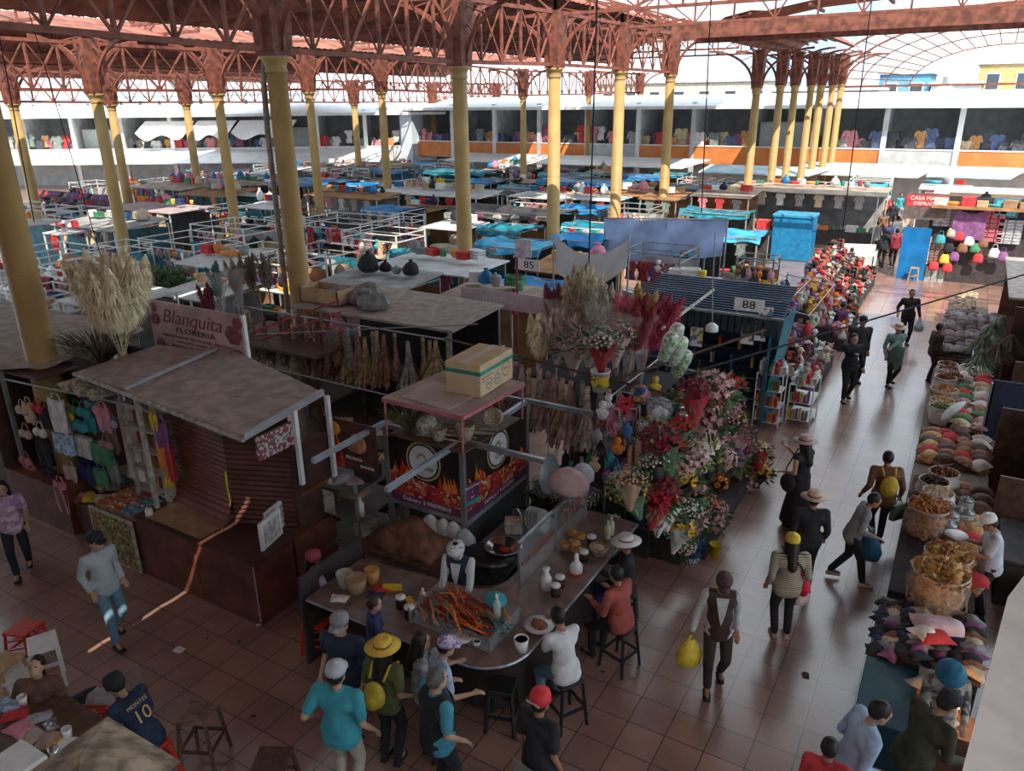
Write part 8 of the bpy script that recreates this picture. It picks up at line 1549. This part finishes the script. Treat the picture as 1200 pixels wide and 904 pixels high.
# green artificial hedge, straw bales, blue cabinet, boxes, cloth covered table, hat stall
q = at(178, 320, 2.0); m = MB(); rg = random.Random(6)
for i in range(2200):
    c = Vector((rg.uniform(-1.4, 1.4), rg.uniform(-.35, .35), rg.uniform(0, .55))); n_ = Vector((rg.uniform(-1, 1), rg.uniform(-1, .2), rg.uniform(-.2, 1))).normalized(); a = n_.orthogonal().normalized() * .05; b = n_.cross(a); m.add([c - a, c + b * .7, c + a, c - b * .7], [(0, 1, 2, 3)])
t = thing('artificial_hedge', 'long green artificial hedge on a table behind the pampas', 'hedge', (q.x, q.y, 0)); m.v = [(x, y, z + 1.65) for x, y, z in m.v]; m.build('leaves', GREEN, t); MB().box(-1.4, -.35, 1.55, 1.4, .35, 1.65).build('table_top', RM['sky'], t)
for x in (-1.3, 1.25):
    for yy in (-.3, .25): MB().box(x, yy, 0, x + .05, yy + .05, 1.55).build('leg', FRW, t)
for i, (px, py) in enumerate(((517, 296), (535, 298), (540, 284))):
    q = at(px, py, 1.7); t = MB().lathe([(.38, 0), (.46, .08), (.42, .2), (.47, .32), (.42, .45), (.46, .6), (.38, .72), (.1, .76), (0, .76)], 16).build('straw_basket', M('pale straw basket', (.46, .37, .27), .9, .3, 25, bump=.5), loc=(q.x, q.y, 1.25), smooth=True); tag(t, ['big round straw basket at the left of the pair behind the white roof', 'big round straw basket at the right of the pair behind the white roof', 'big round straw basket set behind the other two'][i], 'basket', 'big straw baskets'); tag(MB().box(-.45, -.4, 0, .45, .4, 1.25).build('plinth', STEP, loc=(q.x, q.y, 0)), 'dark plinth under big straw basket ' + ('at the left', 'at the right', 'at the back')[i], 'plinth')
q = at(928, 274, 1.2); t = thing('blue_cabinet', 'bright blue covered cabinet beside brown and red boxes', 'cabinet', (q.x, q.y + .5, 0)); MB().box(-.85, -.6, 0, .85, .6, 1.9, .03).build('body', M('blue cabinet cover', (.015, .20, .42), .5, .15), t); MB().box(-.9, -.65, 1.9, .9, .65, 2.05, .03).build('lid', M('blue cabinet lid', (.04, .30, .50), .5, .15), t); bx_ = q.x
for i, (dx, z, c, lab) in enumerate(((-2.05, 1.25, CARD2, 'brown carton left of the blue cabinet'), (-1.35, 1.25, CM['red'], 'red and white carton left of the blue cabinet'), (-1.6, .85, CM['pink'], 'pinkish carton under the red one'))): carton((bx_ + dx, q.y + .5, z), (.6, .5, .42), c, lab, .05)
tag(MB().box(-.95, -.4, 0, .95, .4, .85).build('plinth', STEP, loc=(bx_ - 1.75, q.y + .5, 0)), 'dark plinth under the cartons left of the blue cabinet', 'plinth')
q = at(1003, 300, .9); t = thing('cloth_table', 'table under a pale grey cloth at the aisle corner', 'table', (q.x, q.y + .3, 0)); MB().slab([(-.75, -.7, 1.0), (.7, -.6, 1.02), (.6, .7, 1.25), (-.65, .7, 1.2)], .04).box(-.75, -.7, .55, .7, -.66, 1.0).box(.66, -.7, .45, .7, .6, 1.02).build('cloth', M('pale grey cloth', (.58, .60, .60), .8, .08, 3), t)
for x in (-.65, .55):
    for yy in (-.6, .55): MB().box(x, yy, 0, x + .05, yy + .05, .98).build('leg', DWOOD, t)
q = at(85, 245, 1.6); t = thing('hat_stall', 'stall of purple and red caps over dark green curtains at the far left', 'stall', (q.x, q.y, 0))
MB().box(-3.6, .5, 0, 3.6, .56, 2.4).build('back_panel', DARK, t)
for i in range(4): MB().grid(lambda u, v: (-1.6 + 1.2 * i + 1.1 * u, .2 + .05 * sin(16 * u), .6 + 1.05 * v), 12, 3).build('green_curtain', M('dark green curtain', (.03, .10, .07), .8, .2, 3), t)
capm = MB().lathe([(.17, 0), (.17, .06), (.14, .14), (.07, .19), (0, .2)], 10).grid(lambda u, v: ((2 * u - 1) * .13, -.14 - .14 * v, .03 - .03 * v), 4, 2).mesh('cap', PLW, True)
for i in range(60):
    c = random.choice((('purple', CM['purple']), ('mauve', M('mauve felt', (.30, .16, .24), .9)), ('dark red', CM['red']), ('grey', CM['grey']), ('black', CM['black']), ('violet', M('violet felt', (.18, .10, .24), .9)))); x = -3.4 + .36 * (i % 20); z = (1.72, 1.95, 2.18)[i // 20]
    if i // 20 == 0 and -1.9 < x < 3.2: pass
    o = obj('cap', capm, None, (q.x + x, q.y + .12 + .12 * (i // 20), z)); o.scale = (1.1,) * 3; paint(o, c[1]); tag(o, c[0] + ' cap in the rows of the hat stall at the far left', 'hat', 'caps on the hat stall')
for z in (1.7, 1.93, 2.16): MB().box(-3.6, -.05, z - .03, 3.6, .5, z).build('shelf', DWOOD, t)
# ------------------------------------------------ wall of bags, garments and boxes at the end of the aisle
YB = 34.3
t = thing('bag_wall', 'dark display wall hung with bags and packets at the end of the right side', 'display wall', (-1.0, YB, 0)); MB().box(-.2, .1, 0, 4.5, .16, 3.3).build('panel', M('dark display panel', (.06, .05, .05), .8), t); MB().box(-.2, -.6, 2.9, 4.5, .3, 3.0).build('top_board', RM['brown'], t)
tag(MB().box(0, 0, 0, 1.0, .1, 2.05).build('standing_panel', M('strong blue panel', (.01, .16, .42), .4, .15, 2), loc=(-2.05, YB - .1, 0)), 'tall strong blue panel standing at the end of the aisle', 'panel')
SHEETS = [(1110, 251, 'pale packets', (.55, .52, .62), .9, .95), (1131, 252, 'dark packets', (.12, .10, .13), .7, .9), (1164, 262, 'red packets', (.62, .16, .20), .75, 1.4), (1179, 244, 'seaside picture', (.12, .50, .62), .85, .7), (1183, 272, 'white packets', (.52, .54, .56), .8, .9), (1078, 293, 'white and pink boxes', (.62, .55, .58), .7, 1.1), (1098, 296, 'brown boxes', (.32, .20, .17), .5, .9), (1095, 322, 'pale green boxes', (.48, .50, .48), .7, .6)]
for i, (px, py, n_, c, w_, h_) in enumerate(SHEETS):
    p = aty(px, py, YB - .06); t = MB().box(-w_ / 2, 0, -h_ / 2, w_ / 2, .05, h_ / 2).build('packet_sheet', M(n_ + ' backing', tuple(v * .5 for v in c), .6), loc=p); tag(t, 'hanging sheet of %s on the bag wall' % n_, 'packets', 'sheets of packets on the bag wall')
    nx, nz = (3, 8) if 'picture' not in n_ else (1, 1)
    for a in range(nx):
        for b in range(nz): MB().box(-w_ / 2 + w_ * (a + .1) / nx, -.03, -h_ / 2 + h_ * (b + .12) / nz, -w_ / 2 + w_ * (a + .9) / nx, 0, -h_ / 2 + h_ * (b + .88) / nz).build('packet' if nx > 1 else 'picture', M(n_ + ' front', c, .4, .2, 12), t)
for i, (px, py, c, k) in enumerate(((1136, 262, 'purple', 's'), (1102, 280, 'teal', 'b'), (1116, 272, 'beige', 'b'), (1124, 276, 'red', 'b'), (1136, 282, 'white', 'b'), (1112, 290, 'black', 'b'), (1118, 300, 'purple', 'b'), (1107, 303, 'yellow', 'b'), (1094, 311, 'red', 'b'), (1110, 313, 'red', 'b'), (1143, 290, 'green', 'b'), (1152, 284, 'brown', 'b'), (1146, 302, 'red', 'b'), (1165, 296, 'white', 'b'), (1175, 300, 'purple', 'b'), (1128, 290, 'brown', 'b'))):
    p = aty(px, py, YB - .25)
    if k == 's': tank((p.x, p.y, p.z + .5), CM[c], 'striped purple shiny dress hung on the bag wall', .55, 1.1, 'dress')
    else:
        o = MB().lathe([(.16, -.2), (.2, -.14), (.18, .05), (.12, .14), (.02, .16)], 10, sy=.35).build('handbag', CM[c], loc=p, smooth=True); o.scale = (.95, .95, 1.0); tag(o, c + ' handbag hung on the bag wall', 'bag', 'handbags on the bag wall'); MB().path([(-.1, 0, .1), (-.06, 0, .3), (.06, 0, .3), (.1, 0, .1)], .012, 5).build('handle', CM[c], o)
t = MB().box(-.75, -.03, -.5, .75, .0, .5).build('notice', M('dark notice', (.14, .11, .10), .6), loc=aty(1085, 242, YB - .3)); tag(t, 'dark notice board with red lettering above the blue panel', 'sign'); MB().box(-.7, -.04, .0, .7, -.031, .42).build('red_band', CM['red'], t); text('CASA MARIA', .2, WHL, t, (0, -.045, .3), R90); text('DISFRACES', .18, WHL, t, (0, -.045, .1), R90)
for i in range(9):
    x = .2 + .45 * i; o = good((-1.1 + x, YB - .3, 3.0), 'on top of the bag wall', 'goods on top of the bag wall', (0, 4, 0)[i % 3])
slabthing('long_roof', [(-.8, 37.5, 2.7), (6, 37.5, 2.7), (6, 40, 2.9), (-.8, 40, 2.9)], .06, RM['brown'], 'brown roof behind the bag wall at the right end')
slabthing('long_roof', [(-1.5, 41.5, 2.6), (7, 41.5, 2.6), (7, 44, 2.8), (-1.5, 44, 2.8)], .06, RM['white'], 'white roof far behind the bag wall')
# stalls on the right far side beyond the bag wall and across the end of the aisle
for i, (x, y, k) in enumerate(((.6, 38.7, 'grey'), (3.4, 38.7, 'frame'), (.3, 43, 'frame'), (3, 43, 'white'), (-1.2, 48, 'grey'), (1.6, 48, 'teal'), (4.4, 48, 'white'))): stall((x, y, 0), 2.3, 1.9, 2.3, k, FRW, KN2[k] + ' far behind the bag wall', 0, 3, 3, 'far behind the bag wall')
# ------------------------------------------------ hanging cables and long wires
for i, (a, b, lab) in enumerate((((60, 160, 13), (118, 300, 13), 0), ((16, 100, 10), (40, 260, 10), 1), ((700, 0, 14), (690, 310, 14), 2), ((830, 20, 20), (822, 250, 20), 3), ((1000, 150, 22), (985, 290, 22), 4))):
    p, q = aty(*a), aty(*b); p.z = 10.2; tag(MB().tube((0, 0, 0), p - q, .015, 6).build('cable', CM['black'], loc=q), ('thin cable hanging beside the second row columns at the left', 'thin dark cable hanging at the far left', 'thin cable hanging in front of the hung white cloth', 'thin cable hanging left of the close column row', 'thin cable hanging above the cloth covered table')[i], 'cable')
p, q = aty(800, 440, 13.3), atx(1200, 322, 1.3); tag(MB().tube((0, 0, 0), q - p, .018, 6).build('wire', CM['black'], loc=p), 'long dark wire stretched across the aisle from the flower stand', 'wire')
# ================================================================ labels of look-alikes: tell them apart by their order in the photo
ORD = ['leftmost', 'second from the left', 'third from the left', 'fourth from the left', 'fifth from the left', 'sixth from the left', 'seventh from the left', 'eighth from the left', 'ninth from the left', 'tenth from the left', 'eleventh from the left', 'twelfth from the left']
by = {}
for o in THINGS: by.setdefault(o['label'], []).append(o)
for lab, os_ in by.items():
    n = len(os_)
    if n < 2: continue
    if n <= 12:
        os_.sort(key=lambda o: proj(o.location)[0])
        for k, o in enumerate(os_):
            s = ('the left one' if k == 0 else 'the right one') if n == 2 else ('the rightmost' if k == n - 1 else 'the ' + ORD[k])
            o['label'] = lab + ', ' + s if len((lab + ', ' + s).split()) <= 16 else ' '.join(lab.split()[:16 - len(s.split())]) + ', ' + s
seen = {}
for o in THINGS: seen.setdefault(o['label'], []).append(o)
for lab, os_ in seen.items():                                # what is left looks alike: one group
    if len(os_) > 1:
        g = os_[0].get('group') or 'look-alikes: ' + os_[0]['category']
        for o in os_: o['group'] = g
bpy.data.scenes.remove(_tmp)
